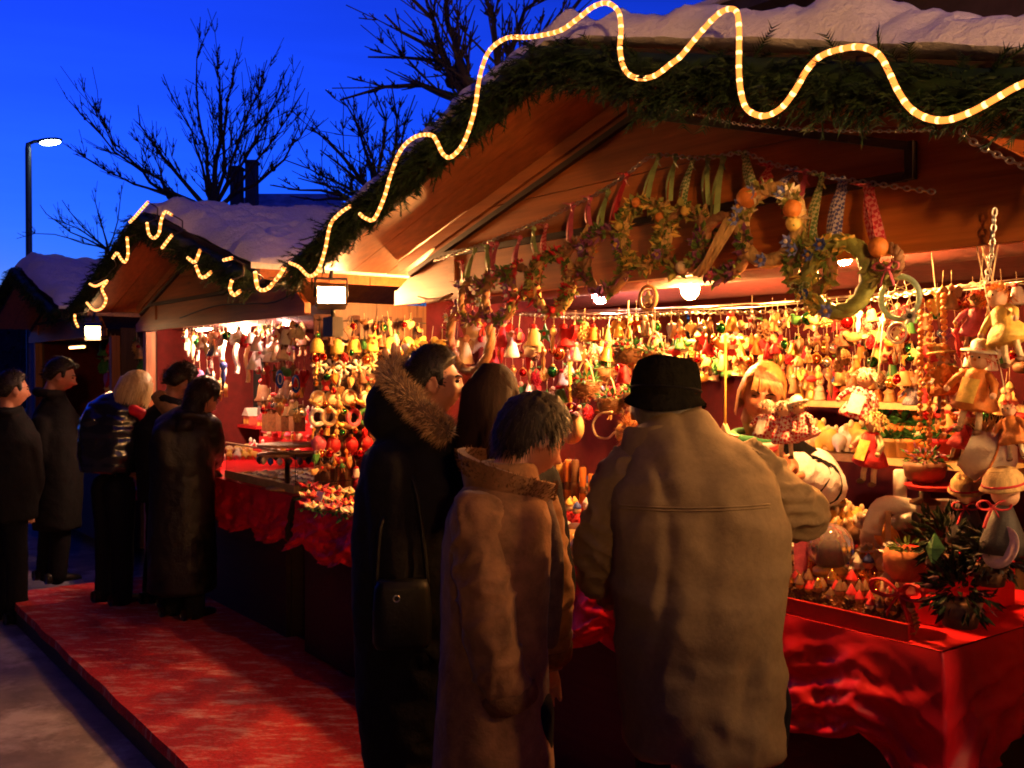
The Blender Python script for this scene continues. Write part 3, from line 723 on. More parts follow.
m_trous = mat('trousers', (.006, .006, .008), .9, .3, 50, .2, spec=.12)
m_shoe = mat('shoe', (.012, .010, .009), .35, .2, 30, .1)
m_furh = [mat('fur_tan', (.30, .17, .07), .8, .3, 30, 0), mat('fur_dark', (.10, .055, .025), .8, .3, 30, 0), mat('fur_pale', (.50, .34, .17), .8, .3, 30, 0)]

def G(x, s): return math.exp(-(x / s) ** 2)
def head_point(d, sx=1.):
    """direction -> point of a head, face along +Y, eyes at z=0, chin at -.118"""
    x, y, z = d
    X, Y, Z = x * .077 * sx, y * .098, z * .118
    if z < 0:
        k = min(1, -z) ** 1.4
        X *= 1 - .34 * k
        if y < 0: Y *= 1 - .42 * k
        else: Y *= 1 - .10 * k
    if y > .2:
        f = (y - .2) / .8
        ax = abs(X)
        Y -= .010 * f * G(Z - .065, .05)                      # forehead slope
        Y += .011 * f * G(Z - .028, .011) * G(ax - .022, .03)   # brow
        Y -= .014 * f * G(ax - .031, .013) * G(Z - .008, .012)  # sockets
        Y += (.013 * G(X, .009) * G(Z - .004, .022) + .036 * G(X, .013) * G(Z + .028, .015)) * f
        Y += .004 * G(ax - .015, .008) * G(Z + .034, .008)
        Y += .013 * G(X, .024) * G(Z + .058, .007) * f + .013 * G(X, .020) * G(Z + .073, .007) * f
        Y -= .009 * G(X, .024) * G(Z + .0665, .004) * f
        Y -= .008 * G(X, .03) * G(Z + .083, .008) * f
        Y += .017 * G(X, .024) * G(Z + .104, .016) * f
        Y += .004 * G(ax - .045, .02) * G(Z + .03, .02)
    return Vector((X, Y, Z))
def sphere_dirs(nu, nv):
    V = []; Fc = []
    for i in range(nv + 1):
        t = PI * i / nv
        for j in range(nu):
            a = 2 * PI * j / nu; V.append((math.sin(t) * math.cos(a), math.sin(t) * math.sin(a), math.cos(t)))
    for i in range(nv):
        for j in range(nu):
            Fc.append((i * nu + j, (i + 1) * nu + j, (i + 1) * nu + (j + 1) % nu, i * nu + (j + 1) % nu))
    return V, Fc
def hair_mask(d, line=.0, nape=-.55):
    """1 where hair grows: above a hairline that drops behind the ears"""
    x, y, z = d
    if 0 < y < .30 and abs(x) > .75: lim = -.16
    elif y > 0: lim = .48 * min(1, max(0, (y + .05) / .75)) + .10 * (1 - y) + line
    else: lim = .10 + (nape - .10) * min(1, -y / .55)
    return max(0, min(1, (z - lim) / .22))
def head_xf(px, py, d, yaw, pitch, roll, sc=1.):
    """eyes level at pixel px,py; yaw 0 looks along the view, positive turns to the picture's right"""
    M = Matrix.Translation(on_d(px, py, d)) @ Matrix.Rotation(-yaw, 4, 'Z') @ Matrix.Rotation(roll, 4, 'Y') @ Matrix.Rotation(pitch, 4, 'X') @ Matrix.Scale(sc, 4)
    return M
def add_head(g, M, nu=72, nv=60, sx=1.):
    V, Fc = sphere_dirs(nu, nv); g.add([head_point(v, sx) for v in V], Fc, 0, True, M)
    for s in (-1, 1):
        E = M @ Matrix.Translation((s * .078 * sx, -.006, -.012)) @ Matrix.Rotation(s * -.35, 4, 'Z') @ Matrix.Rotation(.12, 4, 'X')
        g.ball((0, 0, 0), (.009, .017, .030), 0, 10, 8, E)
        g.tube([E @ Vector((s * .006, .016 * math.cos(a), .030 * math.sin(a) + .002)) for a in [(-.3 + k * .5) for k in range(9)]], .0048, 6)
def add_hair(g, M, thick, line=0, nape=-.55, lump=.25, seed=0, sx=1., top=0.):
    V, Fc = sphere_dirs(72, 60); out = []
    for v in V:
        m = hair_mask(v, line, nape); p = head_point(v, sx); q = Vector(v)
        t = thick * (1 + lump * noise.noise(Vector((v[0] * 5 + seed, v[1] * 5, v[2] * 5))) + lump * .6 * noise.noise(Vector((v[0] * 14, v[1] * 14, v[2] * 9 + seed))) + top * max(0, v[2]))
        out.append(p + q * (t * m - .012 * (1 - m)))
    g.add(out, Fc, 0, True, M)
def tufts(g, M, n, thick, L, w, line=0, nape=-.55, seed=1, down=.5, mats=(0,), sx=1., lift=.35, fwd=0., top=0., jit=1.):
    r = random.Random(seed)
    while n:
        v = Vector((r.gauss(0, 1), r.gauss(0, 1), r.gauss(0, 1))).normalized()
        if r.random() > hair_mask(v, line, nape) or v.z < -.9: continue
        n -= 1
        p = head_point(v, sx) + v * (thick * (.75 + .25 * r.random() + top * max(0, v.z)))
        t = Vector((v.x, v.y, 0)); t = t.normalized() if t.length > .05 else Vector((r.uniform(-1, 1), r.uniform(-1, 1), 0)).normalized()
        d = (t * (1 - down * .5) + Vector((0, fwd, -down)) * (1 - max(0, v.z) * .6) + v * lift + Vector((r.uniform(-.4, .4), r.uniform(-.4, .4), r.uniform(-.3, .3))) * jit).normalized()
        ln = L * r.uniform(.5, 1.15); pts = [p, p + d * ln * .5 + v * ln * .06, p + d * ln - Vector((0, 0, ln * .12 * down))]
        sd = d.cross(v).normalized()
        g.strand([M @ q for q in pts], w, (M.to_3x3() @ sd).normalized(), r.choice(mats))

def limb(g, pts, rr, n=14, mi=0):
    """tapered limb through joints, with rounded ends"""
    P = catmull([Vector(p) for p in pts], .04); k = len(P)
    # radius along the joints
    acc = [0]
    for a, b in zip(pts[:-1], pts[1:]): acc.append(acc[-1] + (Vector(b) - Vector(a)).length)
    tot = [0]
    for a, b in zip(P[:-1], P[1:]): tot.append(tot[-1] + (b - a).length)
    R = []
    for t in tot:
        t = t / tot[-1] * acc[-1]; i = max(0, min(len(acc) - 2, sum(1 for q in acc if q <= t) - 1)); f = (t - acc[i]) / max(1e-6, acc[i + 1] - acc[i]); R.append(rr[i] * (1 - f) + rr[i + 1] * f)
    g.tube(P, R, n, mi); g.ball(P[0], R[0], mi, n, 8); g.ball(P[-1], R[-1], mi, n, 8)
def rings(g, L, n=40, mi=0, pw=2.4, rot=0.):
    """loft of superellipse rings: (centre Vector, rx, ry)"""
    vs = []
    for c, rx, ry in L:
        for j in range(n):
            a = 2 * PI * j / n; ca, sa = math.cos(a), math.sin(a)
            k = (abs(ca) ** pw + abs(sa) ** pw) ** (-1 / pw); q = Vector((rx * ca * k, ry * sa * k, 0))
            if rot: q = Matrix.Rotation(rot, 3, 'Z') @ q
            vs.append(c + q)
    fs = []
    for i in range(len(L) - 1): fs += [(i * n + j, i * n + (j + 1) % n, (i + 1) * n + (j + 1) % n, (i + 1) * n + j) for j in range(n)]
    fs.append(tuple(range(n - 1, -1, -1))); q = (len(L) - 1) * n; fs.append(tuple(q + j for j in range(n)))
    g.add(vs, fs, mi, True)
def smooth_rings(L, m=5):
    """(x_left, x_right, y, d, ry) in picture terms -> dense list of world rings"""
    out = []
    for i in range(len(L) - 1):
        for k in range(m):
            t = k / m; s = t * t * (3 - 2 * t) * .5 + t * .5; out.append([a + (b - a) * s for a, b in zip(L[i], L[i + 1])])
    out.append(list(L[-1])); W_ = []
    for xl, xr, y, d, ry in out:
        c = on_d((xl + xr) / 2, y, d); W_.append((c, (xr - xl) / 2 / F * d, ry))
    return W_
def hand(g, M, side=1, curl=.5, sc=1.):
    """palm along +Y from the wrist, back of the hand up (+Z); thumb on the side given"""
    M = M @ Matrix.Scale(sc, 4)
    rings_ = [(Vector((0, .0, 0)), .026, .019), (Vector((0, .03, 0)), .036, .016), (Vector((0, .075, 0)), .042, .014), (Vector((0, .095, -.001)), .040, .011)]
    g.tube([M @ c for c, _, _ in rings_], [.024, .030, .034, .030], 12, 0, flat=1)
    for i, (x, L, a) in enumerate([(-.032, .068, .12), (-.011, .08, .03), (.011, .075, -.04), (.031, .058, -.14)]):
        p = Vector((x * side, .088, 0)); pts = [M @ Vector((x * side * .7, .05, 0)), M @ p]; ang = 0; d = Vector((math.sin(-a * side), 1, 0)).normalized()
        for q in (.45, .32, .26):
            ang += curl * (.9 if q == .45 else 1.1); p = p + Vector((d.x * math.cos(ang), d.y * math.cos(ang), -math.sin(ang))) * L * q; pts.append(M @ p)
        g.tube(pts, [.010, .0098, .0092, .0085, .007], 8, 0); g.ball(pts[-1], .007, 0, 8, 6)
    t = [Vector((-.022 * side, .02, -.004)), Vector((-.048 * side, .045, -.014)), Vector((-.054 * side, .072, -.022)), Vector((-.048 * side, .094, -.03))]
    g.tube([M @ q for q in t], [.015, .0125, .011, .008], 8, 0); g.ball(M @ t[-1], .008, 0, 8, 6)
def hand_at(p, d, up, ): 
    y = d.normalized(); x = y.cross(up).normalized(); z = x.cross(y)
    return Matrix(((x.x, y.x, z.x, p.x), (x.y, y.y, z.y, p.y), (x.z, y.z, z.z, p.z), (0, 0, 0, 1)))

def fold_fn(amp, seed, sx=9, sz=3.5, ridged=.6, quilt=0.):
    def f(c, n):
        q = Vector((c.x * sx + seed, c.y * sx, c.z * sz))
        a = noise.noise(q) ; b = 1 - abs(noise.noise(q * 1.9 + Vector((3, 1, 7)))) * 2
        h = 1 - abs(noise.noise(Vector((c.x * 7 + c.z * 9 + seed, c.y * 7, c.z * 12 - c.x * 6)))) * 2.2
        v = amp * (a * .8 + ridged * .5 * b + .35 * h)
        if quilt: v += quilt * abs(math.sin(c.z * 38)) ** .5
        return v
    return f

def person(label, foot, Mh, body, clothes, hair, extra=None, voxel=.008, eyes=True, cat='person', group=None, brow=None, lid=1.):
    """body: function(mb) adding neck, trunk core, arms, legs, hands; clothes: list of (name, mesh, mats); hair the same"""
    root = thing('person', label, cat, foot, 0, group)
    off = Vector(foot)
    g = MB(); add_head(g, Mh); body(g)
    me = shift(fuse(g, voxel, 1), off); part(me, 'body', m_skin, root)
    if eyes:
        for s in (-1, 1):
            g = MB(); g.ball((s * .031, .080, .008), (.0105, .0105, .0065 * lid), 0, 10, 8, Mh); part(g, 'eye', m_eye, root, off)
        for s in (-1, 1):
            g = MB(); g.tube([Mh @ head_point(Vector((s * x, y, z)).normalized()) + Mh.to_3x3() @ Vector((0, .002, 0)) for x, y, z in ((.16, .95, .20), (.32, .92, .25), (.50, .82, .25), (.62, .72, .20))], [.003, .0038, .0032, .0018], 6); part(g, 'eyebrow', brow or m_hairb, root, off)
    for nm, me, ms, *sub in list(clothes) + list(hair):
        if isinstance(me, MB): o = part(me, nm, ms, root, off)
        else: o = part(shift(me, off), nm, ms, root)
        for nm2, me2, ms2 in (sub[0] if sub else []):
            part(me2, nm2, ms2, o, off)
    return root
def legs_px(g, L, n=14):
    for pts in L: limb(g, [on_d(x, y, d) for x, y, d, r in pts], [r for *_, r in pts], n)
def shoe(p, yaw, L=.27):
    g = MB(); M = Matrix.Translation(p) @ Matrix.Rotation(-yaw, 4, 'Z')
    rings_ = [(-.09, .034, .045), (-.05, .040, .05), (0, .042, .05), (.06, .047, .038), (.12, .046, .03), (.165, .034, .024), (.185, .012, .014)]
    vs = []; n = 12
    for y, rx, h in rings_:
        for j in range(n):
            a = 2 * PI * j / n; vs.append(M @ Vector((rx * math.cos(a), y, max(.0, h * .9 + h * .9 * math.sin(a)) if True else 0)))
    fs = []
    for i in range(len(rings_) - 1): fs += [(i * n + j, i * n + (j + 1) % n, (i + 1) * n + (j + 1) % n, (i + 1) * n + j) for j in range(n)]
    fs += [tuple(range(n)), tuple((len(rings_) - 1) * n + j for j in range(n - 1, -1, -1))]
    g.add(vs, fs); return g
def feet_of(px, d, gap=.11, yaw=.5, z=.004):
    c = on_d(px, 384, d); c = Vector((c.x, c.y, z)); s = Vector((math.cos(yaw), -math.sin(yaw), 0)) * gap
    return c, [c - s, c + s]
def std_legs(g, feet, hip_z, hipc, r=(.085, .062, .052), lift=.05):
    for f, s in zip(feet, (-1, 1)):
        h = Vector((hipc.x, hipc.y, hip_z)) + (f - Vector((sum(q.x for q in feet) / 2, sum(q.y for q in feet) / 2, f.z))) * .85
        limb(g, [h, h.lerp(f + Vector((0, 0, lift)), .5) + Vector((0, .02, 0)), f + Vector((0, 0, lift))], r)
def std_body(Mh, torso, feet, hip_z, hands=(), arms=()):
    """skin core: neck, slim trunk, legs, arms and hands, all hidden under clothes but one continuous figure"""
    def f(g):
        nb = torso[-1][0]
        limb(g, [Mh @ Vector((0, -.022, -.05)), Mh @ Vector((0, -.035, -.12)), nb + Vector((0, 0, -.05))], [.050, .052, .062])
        rings(g, [(c, rx * .72, ry * .7) for c, rx, ry in torso], 24)
        std_legs(g, feet, hip_z, torso[0][0], (.07, .05, .038), .03)
        for fp in feet: g.ball(fp + Vector((0, .04, .035)), (.035, .09, .03), 0, 12, 8)
        for a in arms: limb(g, a, [.045, .036, .026])
        for (M, sd, cu) in hands: hand(g, M, sd, cu)
    return f
NEAR = 'shoppers close to the camera'; FAR = 'shoppers at the second stall'

# --- man in the grey winter jacket and dark felt hat, back to us
d0 = 2.45
T = smooth_rings([(655, 778, 745, 2.43, .17), (628, 777, 738, 2.43, .19), (622, 778, 690, 2.43, .185), (617, 779, 630, 2.43, .18), (612, 780, 570, 2.43, .175), (607, 782, 520, 2.43, .165), (612, 772, 480, 2.44, .15), (626, 752, 452, 2.46, .125), (640, 722, 430, 2.48, .095), (648, 706, 412, 2.49, .075)])
Mh = head_xf(665, 407, 2.52, .30, -.16, .04)
foot, feet = feet_of(700, 2.55, .10, .35)
g = MB(); rings(g, T, 44)
RA = [on_d(748, 475, 2.46), on_d(797, 512, 2.50), on_d(790, 503, 2.80)]; LA = [on_d(628, 482, 2.46), on_d(602, 562, 2.52), on_d(622, 590, 2.78)]
SL = []
for P_, rr_, sd_ in ((RA, [.088, .074, .060], 1), (LA, [.086, .070, .058], 2)):
    q = MB(); limb(q, P_, rr_); SL.append(fuse(q, .009, 2, lambda c, n, sd_=sd_: .013 * (1 - min(1, abs(noise.noise(Vector((c.x * 14 + c.z * 16, c.y * 10, c.z * 18 - c.x * 9 + sd_)))) * 4)) - .004 + .006 * noise.noise(Vector((c.x * 9, c.y * 9, c.z * 9)))))
jcol = MB()
def jc(a, b, ro):
    th = -2.5 + 5.0 * a; R_ = .088 + .010 * (1 - b) + ro; return Mh @ Vector((R_ * math.sin(th), -.028 - R_ * math.cos(th), -.145 + .085 * b - .02 * abs(th) / 2.5 + .004 * math.sin(th * 5)))
jcol.grid(lambda a, b: jc(a, b, .007), 40, 6); jcol.grid(lambda a, b: jc(a, 1 - b, -.007), 40, 6); jcol.grid(lambda a, b: jc(a, 1, .007 - .014 * b), 40, 2)
jf = fold_fn(.010, 3.1, 6.5, 4, .9)
def jfold(c, n):
    k = 1 - abs(noise.noise(Vector((c.x * 3.0 + c.z * 5.5, c.z * 2.2 - c.x * 2, 2.7)))) * 3.2
    return jf(c, n) + .012 * max(0, k) - .008 * max(0, 1 - abs(noise.noise(Vector((c.x * 9, c.y * 3, c.z * 2.0)))) * 4)
jk = fuse(g, .009, 3, jfold)
yoke = MB()
def on_back(x, y, push=.0):
    o_ = CAM; d_ = ray(x, y).normalized(); hit = BV.ray_cast(o_, d_)
    return (hit[0] - d_ * push) if hit[0] is not None else None
from mathutils.bvhtree import BVHTree
BV = BVHTree.FromPolygons([v.co for v in jk.vertices], [tuple(p.vertices) for p in jk.polygons])
for ln in ([(x, 505 + .0006 * (x - 690) ** 2 * -1 + 3) for x in range(618, 772, 4)], [(x, 508 + .0006 * (x - 690) ** 2 * -1 + 3) for x in range(618, 772, 4)], ):
    P_ = [on_back(x, y, .001) for x, y in ln]; P_ = [p for p in P_ if p is not None]
    if len(P_) > 3: yoke.tube(P_, .0022, 5)
back = lambda x, y, dd=.0: on_d(x, y, 2.43 - .19 + dd)
hat = MB(); 
hp = [(.080, -.02), (.088, .0), (.089, .025), (.085, .060), (.074, .086), (.050, .098), (.02, .097), (.0, .094)]
hat.lathe(hp, n=40)
hat.v = [((x * 1.0), y * 1.2, z - (.016 * G(x, .03) if z > .1 else 0) + .006 * noise.noise(Vector((x * 20, y * 20, z * 20)))) for x, y, z in hat.v]
o = len(hat.v); hat.grid(lambda a, b: (( .082 + .022 * b) * math.cos(2 * PI * a), (.099 + .024 * b) * math.sin(2 * PI * a), .006 + .0 - .034 * b * (1 + .8 * math.cos(4 * PI * a) * -.5)), 48, 5)
hat.grid(lambda a, b: (( .082 + .022 * (1 - b)) * math.cos(2 * PI * a), (.099 + .024 * (1 - b)) * math.sin(2 * PI * a), .000 - .034 * (1 - b) * (1 + .8 * math.cos(4 * PI * a) * -.5)), 48, 5)
Mhat = Mh @ Matrix.Translation((0, -.006, .028)) @ Matrix.Rotation(.06, 4, 'X')
hat.v = [tuple(Mhat @ Vector(p)) for p in hat.v]
band = MB(); band.tube([Mhat @ Vector((.0885 * math.cos(a), .1062 * math.sin(a), .016)) for a in [k * 2 * PI / 32 for k in range(32)]], .0035, 6, closed=True, flat=1)
hair = MB(); add_hair(hair, Mh, .010, 0, -.62, .2, 2); pass
tr = MB(); std_legs(tr, feet, .80, Vector((T[0][0].x, T[0][0].y + .05, 0)), (.105, .082, .072))
trf = fuse(tr, .012, 2, fold_fn(.007, 1, 8, 8))
glove = None
hands = [(hand_at(RA[-1], (RA[-1] - RA[1]), Vector((0, 0, 1))), -1, .5), (hand_at(LA[-1], LA[-1] - LA[1], Vector((0, 0, 1))), 1, .6)]
root = person('man in grey winter jacket and dark felt hat, back turned, at the counter', foot, Mh, std_body(Mh, T, feet, .8, hands, (RA, LA)), [('jacket', jk, m_grey, [('collar', jcol, m_grey), ('seam', yoke, m_grey)]), ('sleeve', SL[0], m_grey), ('sleeve', SL[1], m_grey), ('trousers', trf, m_trous), ('hat', hat, m_felt, [('hat_band', band, mat('hat_ribbon', (.006, .005, .005), .9, .2, 30, 0, spec=.1))])]
       + [('shoe', shoe(fp, .35), m_shoe) for fp in feet], [('hair', hair, mat('hair_grey', (.10, .085, .07), .5, .4, 60, .2))], eyes=True, voxel=.005, group=NEAR)

# --- woman in the brown suede coat with turned-up collar, head bent
Mh = head_xf(532, 440, 2.62, 1.05, -.42, -.08, .86)
T = smooth_rings([(432, 556, 800, 2.58, .20), (434, 553, 768, 2.58, .20), (438, 548, 700, 2.58, .185), (442, 547, 620, 2.58, .165), (443, 550, 560, 2.58, .155), (446, 552, 520, 2.58, .145), (456, 546, 496, 2.60, .125), (472, 538, 478, 2.60, .09), (478, 535, 462, 2.60, .075)])
foot, feet = feet_of(500, 2.62, .09, .7)
g = MB(); rings(g, T, 44)
NA = [on_d(478, 520, 2.50), on_d(492, 640, 2.42), on_d(508, 700, 2.46)]; FA = [on_d(536, 516, 2.68), on_d(551, 605, 2.74), on_d(548, 655, 2.80)]
SL2 = []
for P_, rr_, sd_ in ((NA, [.080, .070, .064], 3), (FA, [.076, .062, .052], 5)):
    q = MB(); limb(q, P_, rr_); SL2.append(fuse(q, .009, 2, lambda c, n, sd_=sd_: .010 * (1 - min(1, abs(noise.noise(Vector((c.x * 11 + c.z * 9, c.y * 9, c.z * 14 - c.x * 9 + sd_)))) * 4)) - .003 + .006 * noise.noise(Vector((c.x * 9, c.y * 9, c.z * 7)))))
ct = fuse(g, .009, 3, fold_fn(.007, 8.2, 9, 4, .6))
cuff = MB(); cuff.tube([NA[-1].lerp(NA[1], .28), NA[-1].lerp(NA[1], .26), NA[-1].lerp(NA[1], .02), NA[-1]], [.066, .078, .080, .066], 16)
cuff2 = MB(); cuff2.tube([FA[-1].lerp(FA[1], .3), FA[-1].lerp(FA[1], .27), FA[-1].lerp(FA[1], .02), FA[-1]], [.056, .068, .068, .056], 16)
# high collar: open cylinder flaring, thick fleece
col = MB(); cc = on_d(507, 486, 2.60)
def colpt(a, b, ro):
    th = -2.6 + 4.9 * a; R_ = .098 + .022 * b + ro; z = -.06 + .135 * b * (1 - .35 * a) 
    return cc + Vector((R_ * math.sin(th) * 1.0, -R_ * math.cos(th) * .95, z - .03 * math.sin(th)))
col.grid(lambda a, b: colpt(a, b, .010), 30, 8); col.grid(lambda a, b: colpt(a, 1 - b, -.010), 30, 8)
col.grid(lambda a, b: colpt(a, 1, .010 - .02 * b), 30, 1)
colf = MB(); r = random.Random(4)
for k in range(900):
    a, b = r.random(), r.uniform(.55, 1); ro = r.choice((.010, -.010)); p = colpt(a, b, ro); q = colpt(a, b, ro * 2.2)
    colf.spike(p, (q - p).normalized() * (1 if b < .95 else .4) + Vector((r.uniform(-.5, .5), r.uniform(-.5, .5), .6)), r.uniform(.008, .016), .0018)
hair = MB(); add_hair(hair, Mh, .030, -.05, -.62, .30, 9, top=.25); nh = len(hair.f)
tufts(hair, Mh, 3800, .029, .036, .0015, -.05, -.62, 7, .95, (0, 0, 0, 0, 1), fwd=.3, lift=-.02, top=.25, jit=.5)
tr = MB(); std_legs(tr, feet, .75, Vector((T[3][0].x, T[3][0].y, 0)), (.10, .07, .06)); trf = fuse(tr, .014, 2)
scarf = MB(); limb(scarf, [on_d(540, 500, 2.57), on_d(550, 540, 2.55), on_d(552, 600, 2.56), on_d(550, 640, 2.57)], [.030, .030, .030, .022], 10)
hands = [(hand_at(NA[-1], NA[-1] - NA[1] + Vector((.1, .1, 0)), Vector((1, 0, .3))), 1, .5), (hand_at(FA[-1], FA[-1] - FA[1], Vector((0, 0, 1))), 1, .5)]
person('woman in brown suede coat with turned-up fleece collar and short hair, head bent', foot, Mh, std_body(Mh, T, feet, .8, hands, (NA, FA)),
       [('coat', ct, m_suede, [('cuff', cuff, m_fleece), ('cuff', cuff2, m_fleece)]), ('sleeve', SL2[0], m_suede), ('sleeve', SL2[1], m_suede), ('collar', col, m_suede, [('fleece', colf, m_fleece)]), ('scarf', fuse(scarf, .008, 2, fold_fn(.006, 2, 20, 6)), mat('scarf_brown', (.06, .03, .02), .9, .4, 30, .3)), ('trousers', trf, m_trous)]
       + [('shoe', shoe(fp, .8), m_shoe) for fp in feet], [('hair', hair, [m_hairgr, mat('hair_light', (.045, .03, .009), .5, .4, 40, 0)])], voxel=.005, group=NEAR)

# --- man with the fur-trimmed hood, profile
Mh = head_xf(433, 383, 3.12, 1.40, -.03, 0, .88)
T = smooth_rings([(368, 452, 800, 3.10, .19), (366, 456, 760, 3.10, .19), (358, 470, 690, 3.10, .18), (354, 478, 610, 3.10, .17), (354, 482, 540, 3.10, .165), (358, 480, 490, 3.10, .155), (366, 472, 455, 3.12, .135), (386, 458, 432, 3.12, .10), (410, 448, 415, 3.12, .08)])
foot, feet = feet_of(415, 3.15, .10, 1.0)
g = MB(); rings(g, T, 44)
NA = [on_d(392, 470, 3.00), on_d(402, 590, 2.98), on_d(450, 640, 3.05)]; FA = [on_d(455, 470, 3.2), on_d(478, 575, 3.3), on_d(505, 600, 3.4)]
limb(g, NA, [.085, .07, .056]); limb(g, FA, [.08, .066, .054])
g.ball(on_d(400, 418, 3.14), (.115, .10, .085), 0, 20, 12); g.ball(on_d(388, 402, 3.16), (.065, .09, .085), 0, 20, 12)
ct = fuse(g, .010, 3, fold_fn(.010, 5, 7, 6, .8))
# hood rim: arc of fur lying behind the neck
rim_px = [(447, 432, 3.0), (436, 425, 2.98), (420, 410, 2.99), (405, 393, 3.02), (393, 381, 3.08), (390, 372, 3.16), (400, 366, 3.24), (412, 372, 3.3)]
RP = catmull([on_d(*q) for q in rim_px], .012)
fur = MB(); fur.tube(RP, [.020 + .018 * min(1, 6 * i / len(RP), 6 * (len(RP) - 1 - i) / len(RP) + .2) for i in range(len(RP))], 12, 1); r = random.Random(3)
for k in range(5200):
    i = r.randrange(len(RP) - 1); d = (RP[i + 1] - RP[i]).normalized(); x, y = basis(d); a = r.uniform(0, 2 * PI); nn = x * math.cos(a) + y * math.sin(a)
    fur.spike(RP[i] + nn * .026 + d * r.uniform(-.006, .006), nn + d * r.uniform(-.2, 1.0) + Vector((0, 0, -.25)), r.uniform(.020, .042), .0015, r.choice((0, 0, 0, 1, 2)))
hair = MB(); add_hair(hair, Mh, .013, -.02, -.42, .25, 5, top=.7); tufts(hair, Mh, 2200, .012, .020, .0014, -.02, -.42, 6, .3, lift=.45, fwd=.4, top=.7)
tr = MB(); std_legs(tr, feet, .78, Vector((T[1][0].x, T[1][0].y, 0)), (.105, .08, .07)); trf = fuse(tr, .014, 2)
col2 = MB(); limb(col2, [on_d(444, 442, 3.1), on_d(455, 456, 3.1), on_d(462, 475, 3.08), on_d(462, 520, 3.06)], [.03, .028, .022, .02], 10)
bag = MB(); M = Matrix.LocRotScale(on_d(402, 612, 2.90), Matrix.Rotation(.2, 3, 'Z'), None); 
rings(bag, [(Vector((0, 0, z)), .085 * k, .045 * k) for z, k in ((-.10, .9), (-.085, 1), (.0, 1.0), (.07, .94), (.095, .85))], 28, 0, 4); bag.v = [tuple(M @ Vector(p)) for p in bag.v]
strap = MB(); strap.tube(catmull([M @ Vector((-.075, 0, .08)), M @ Vector((-.06, .02, .25)), on_d(394, 500, 2.96), on_d(406, 470, 2.96), on_d(418, 500, 2.93), M @ Vector((.075, 0, .08))], .03), .007, 6)
bk = MB(); bk.ring((0, 0, 0), .009, .002, 14, 6, 0, M @ Matrix.Translation((-.02, -.048, .05)))
hands = [(hand_at(NA[-1], NA[-1] - NA[1], Vector((0, -.5, 1))), -1, .7), (hand_at(FA[-1], FA[-1] - FA[1], Vector((0, 0, 1))), 1, .5)]
person('man with short dark hair and black parka with tan fur-trimmed hood, in profile', foot, Mh, std_body(Mh, T, feet, .8, hands, (NA, FA)),
       [('parka', ct, m_coatk), ('fur_trim', fur, m_furh), ('lapel', fuse(col2, .008, 2), m_coatn), ('trousers', trf, m_trous)] + [('shoe', shoe(fp, 1.0), m_shoe) for fp in feet], [('hair', hair, m_hairb)], voxel=.0045, group=NEAR)
hb = thing('handbag', 'black shoulder bag with a small metal ring, hanging beside the fur-hooded man', 'handbag', M.translation)
part(bag, 'bag_body', mat('leather_black', (.004, .004, .004), .5, .2, 30, .15, spec=.2), hb, M.translation); part(strap, 'strap', mat('leather_black', (.012, .011, .011)), hb, M.translation); part(bk, 'buckle', m_steel, hb, M.translation)

# --- woman with long dark hair between them
Mh = head_xf(493, 402, 3.05, .55, -.1, 0, .9)
T = smooth_rings([(450, 545, 800, 3.1, .18), (450, 545, 740, 3.1, .18), (444, 552, 640, 3.1, .165), (440, 556, 560, 3.1, .155), (440, 556, 500, 3.1, .145), (448, 548, 468, 3.1, .125), (466, 532, 448, 3.1, .09), (476, 520, 432, 3.1, .07)])
foot, feet = feet_of(498, 3.12, .08, .6)
g = MB(); rings(g, T, 40)
NA = [on_d(462, 482, 3.06), on_d(462, 570, 3.1), on_d(500, 590, 3.3)]; FA = [on_d(536, 482, 3.1), on_d(556, 570, 3.2), on_d(560, 590, 3.36)]
limb(g, NA, [.075, .06, .05]); limb(g, FA, [.075, .06, .05]); ct = fuse(g, .011, 3, fold_fn(.008, 12, 8, 5))
hair = MB(); add_hair(hair, Mh, .016, .02, -.9, .12, 3)
r = random.Random(8)
hc = MB(); rings(hc, [(Mh @ Vector((0, -.035 - .0 * k, -.02 - .045 * k)), .076 + .006 * min(k, 4) - .006 * max(0, k - 4), .075) for k in range(7)], 28)
hair.add(hc.v, hc.f, 0)
for k in range(1600):
    a = r.uniform(-2.7, 2.7); x, y = math.sin(a), -math.cos(a)
    if y > .5: continue
    p0 = Vector((x * .035, -.01 + y * .045, .122 + r.uniform(-.02, .006))); P = [p0, Vector((x * .088, -.025 + y * .108, .04)), Vector((x * .100, -.035 + y * .108, -.12)), Vector((x * .095 + r.uniform(-.01, .01), -.05 + y * .10, -.27 + r.uniform(-.05, .04)))]
    hair.strand([Mh @ q for q in P], .0022, (Mh.to_3x3() @ Vector((y, -x, 0))).normalized(), 0)
tr = MB(); std_legs(tr, feet, .78, Vector((T[2][0].x, T[2][0].y, 0)), (.095, .07, .06)); trf = fuse(tr, .014, 2)
hands = [(hand_at(NA[-1], NA[-1] - NA[1], Vector((0, 0, 1))), -1, .5), (hand_at(FA[-1], FA[-1] - FA[1], Vector((0, 0, 1))), 1, .5)]
person('woman with long smooth dark brown hair and black coat, facing the trinkets', foot, Mh, std_body(Mh, T, feet, .8, hands, (NA, FA)),
       [('coat', ct, m_coatk), ('trousers', trf, m_trous)] + [('shoe', shoe(fp, .6), m_shoe) for fp in feet], [('hair', hair, m_hairbr)], voxel=.009, group=NEAR)

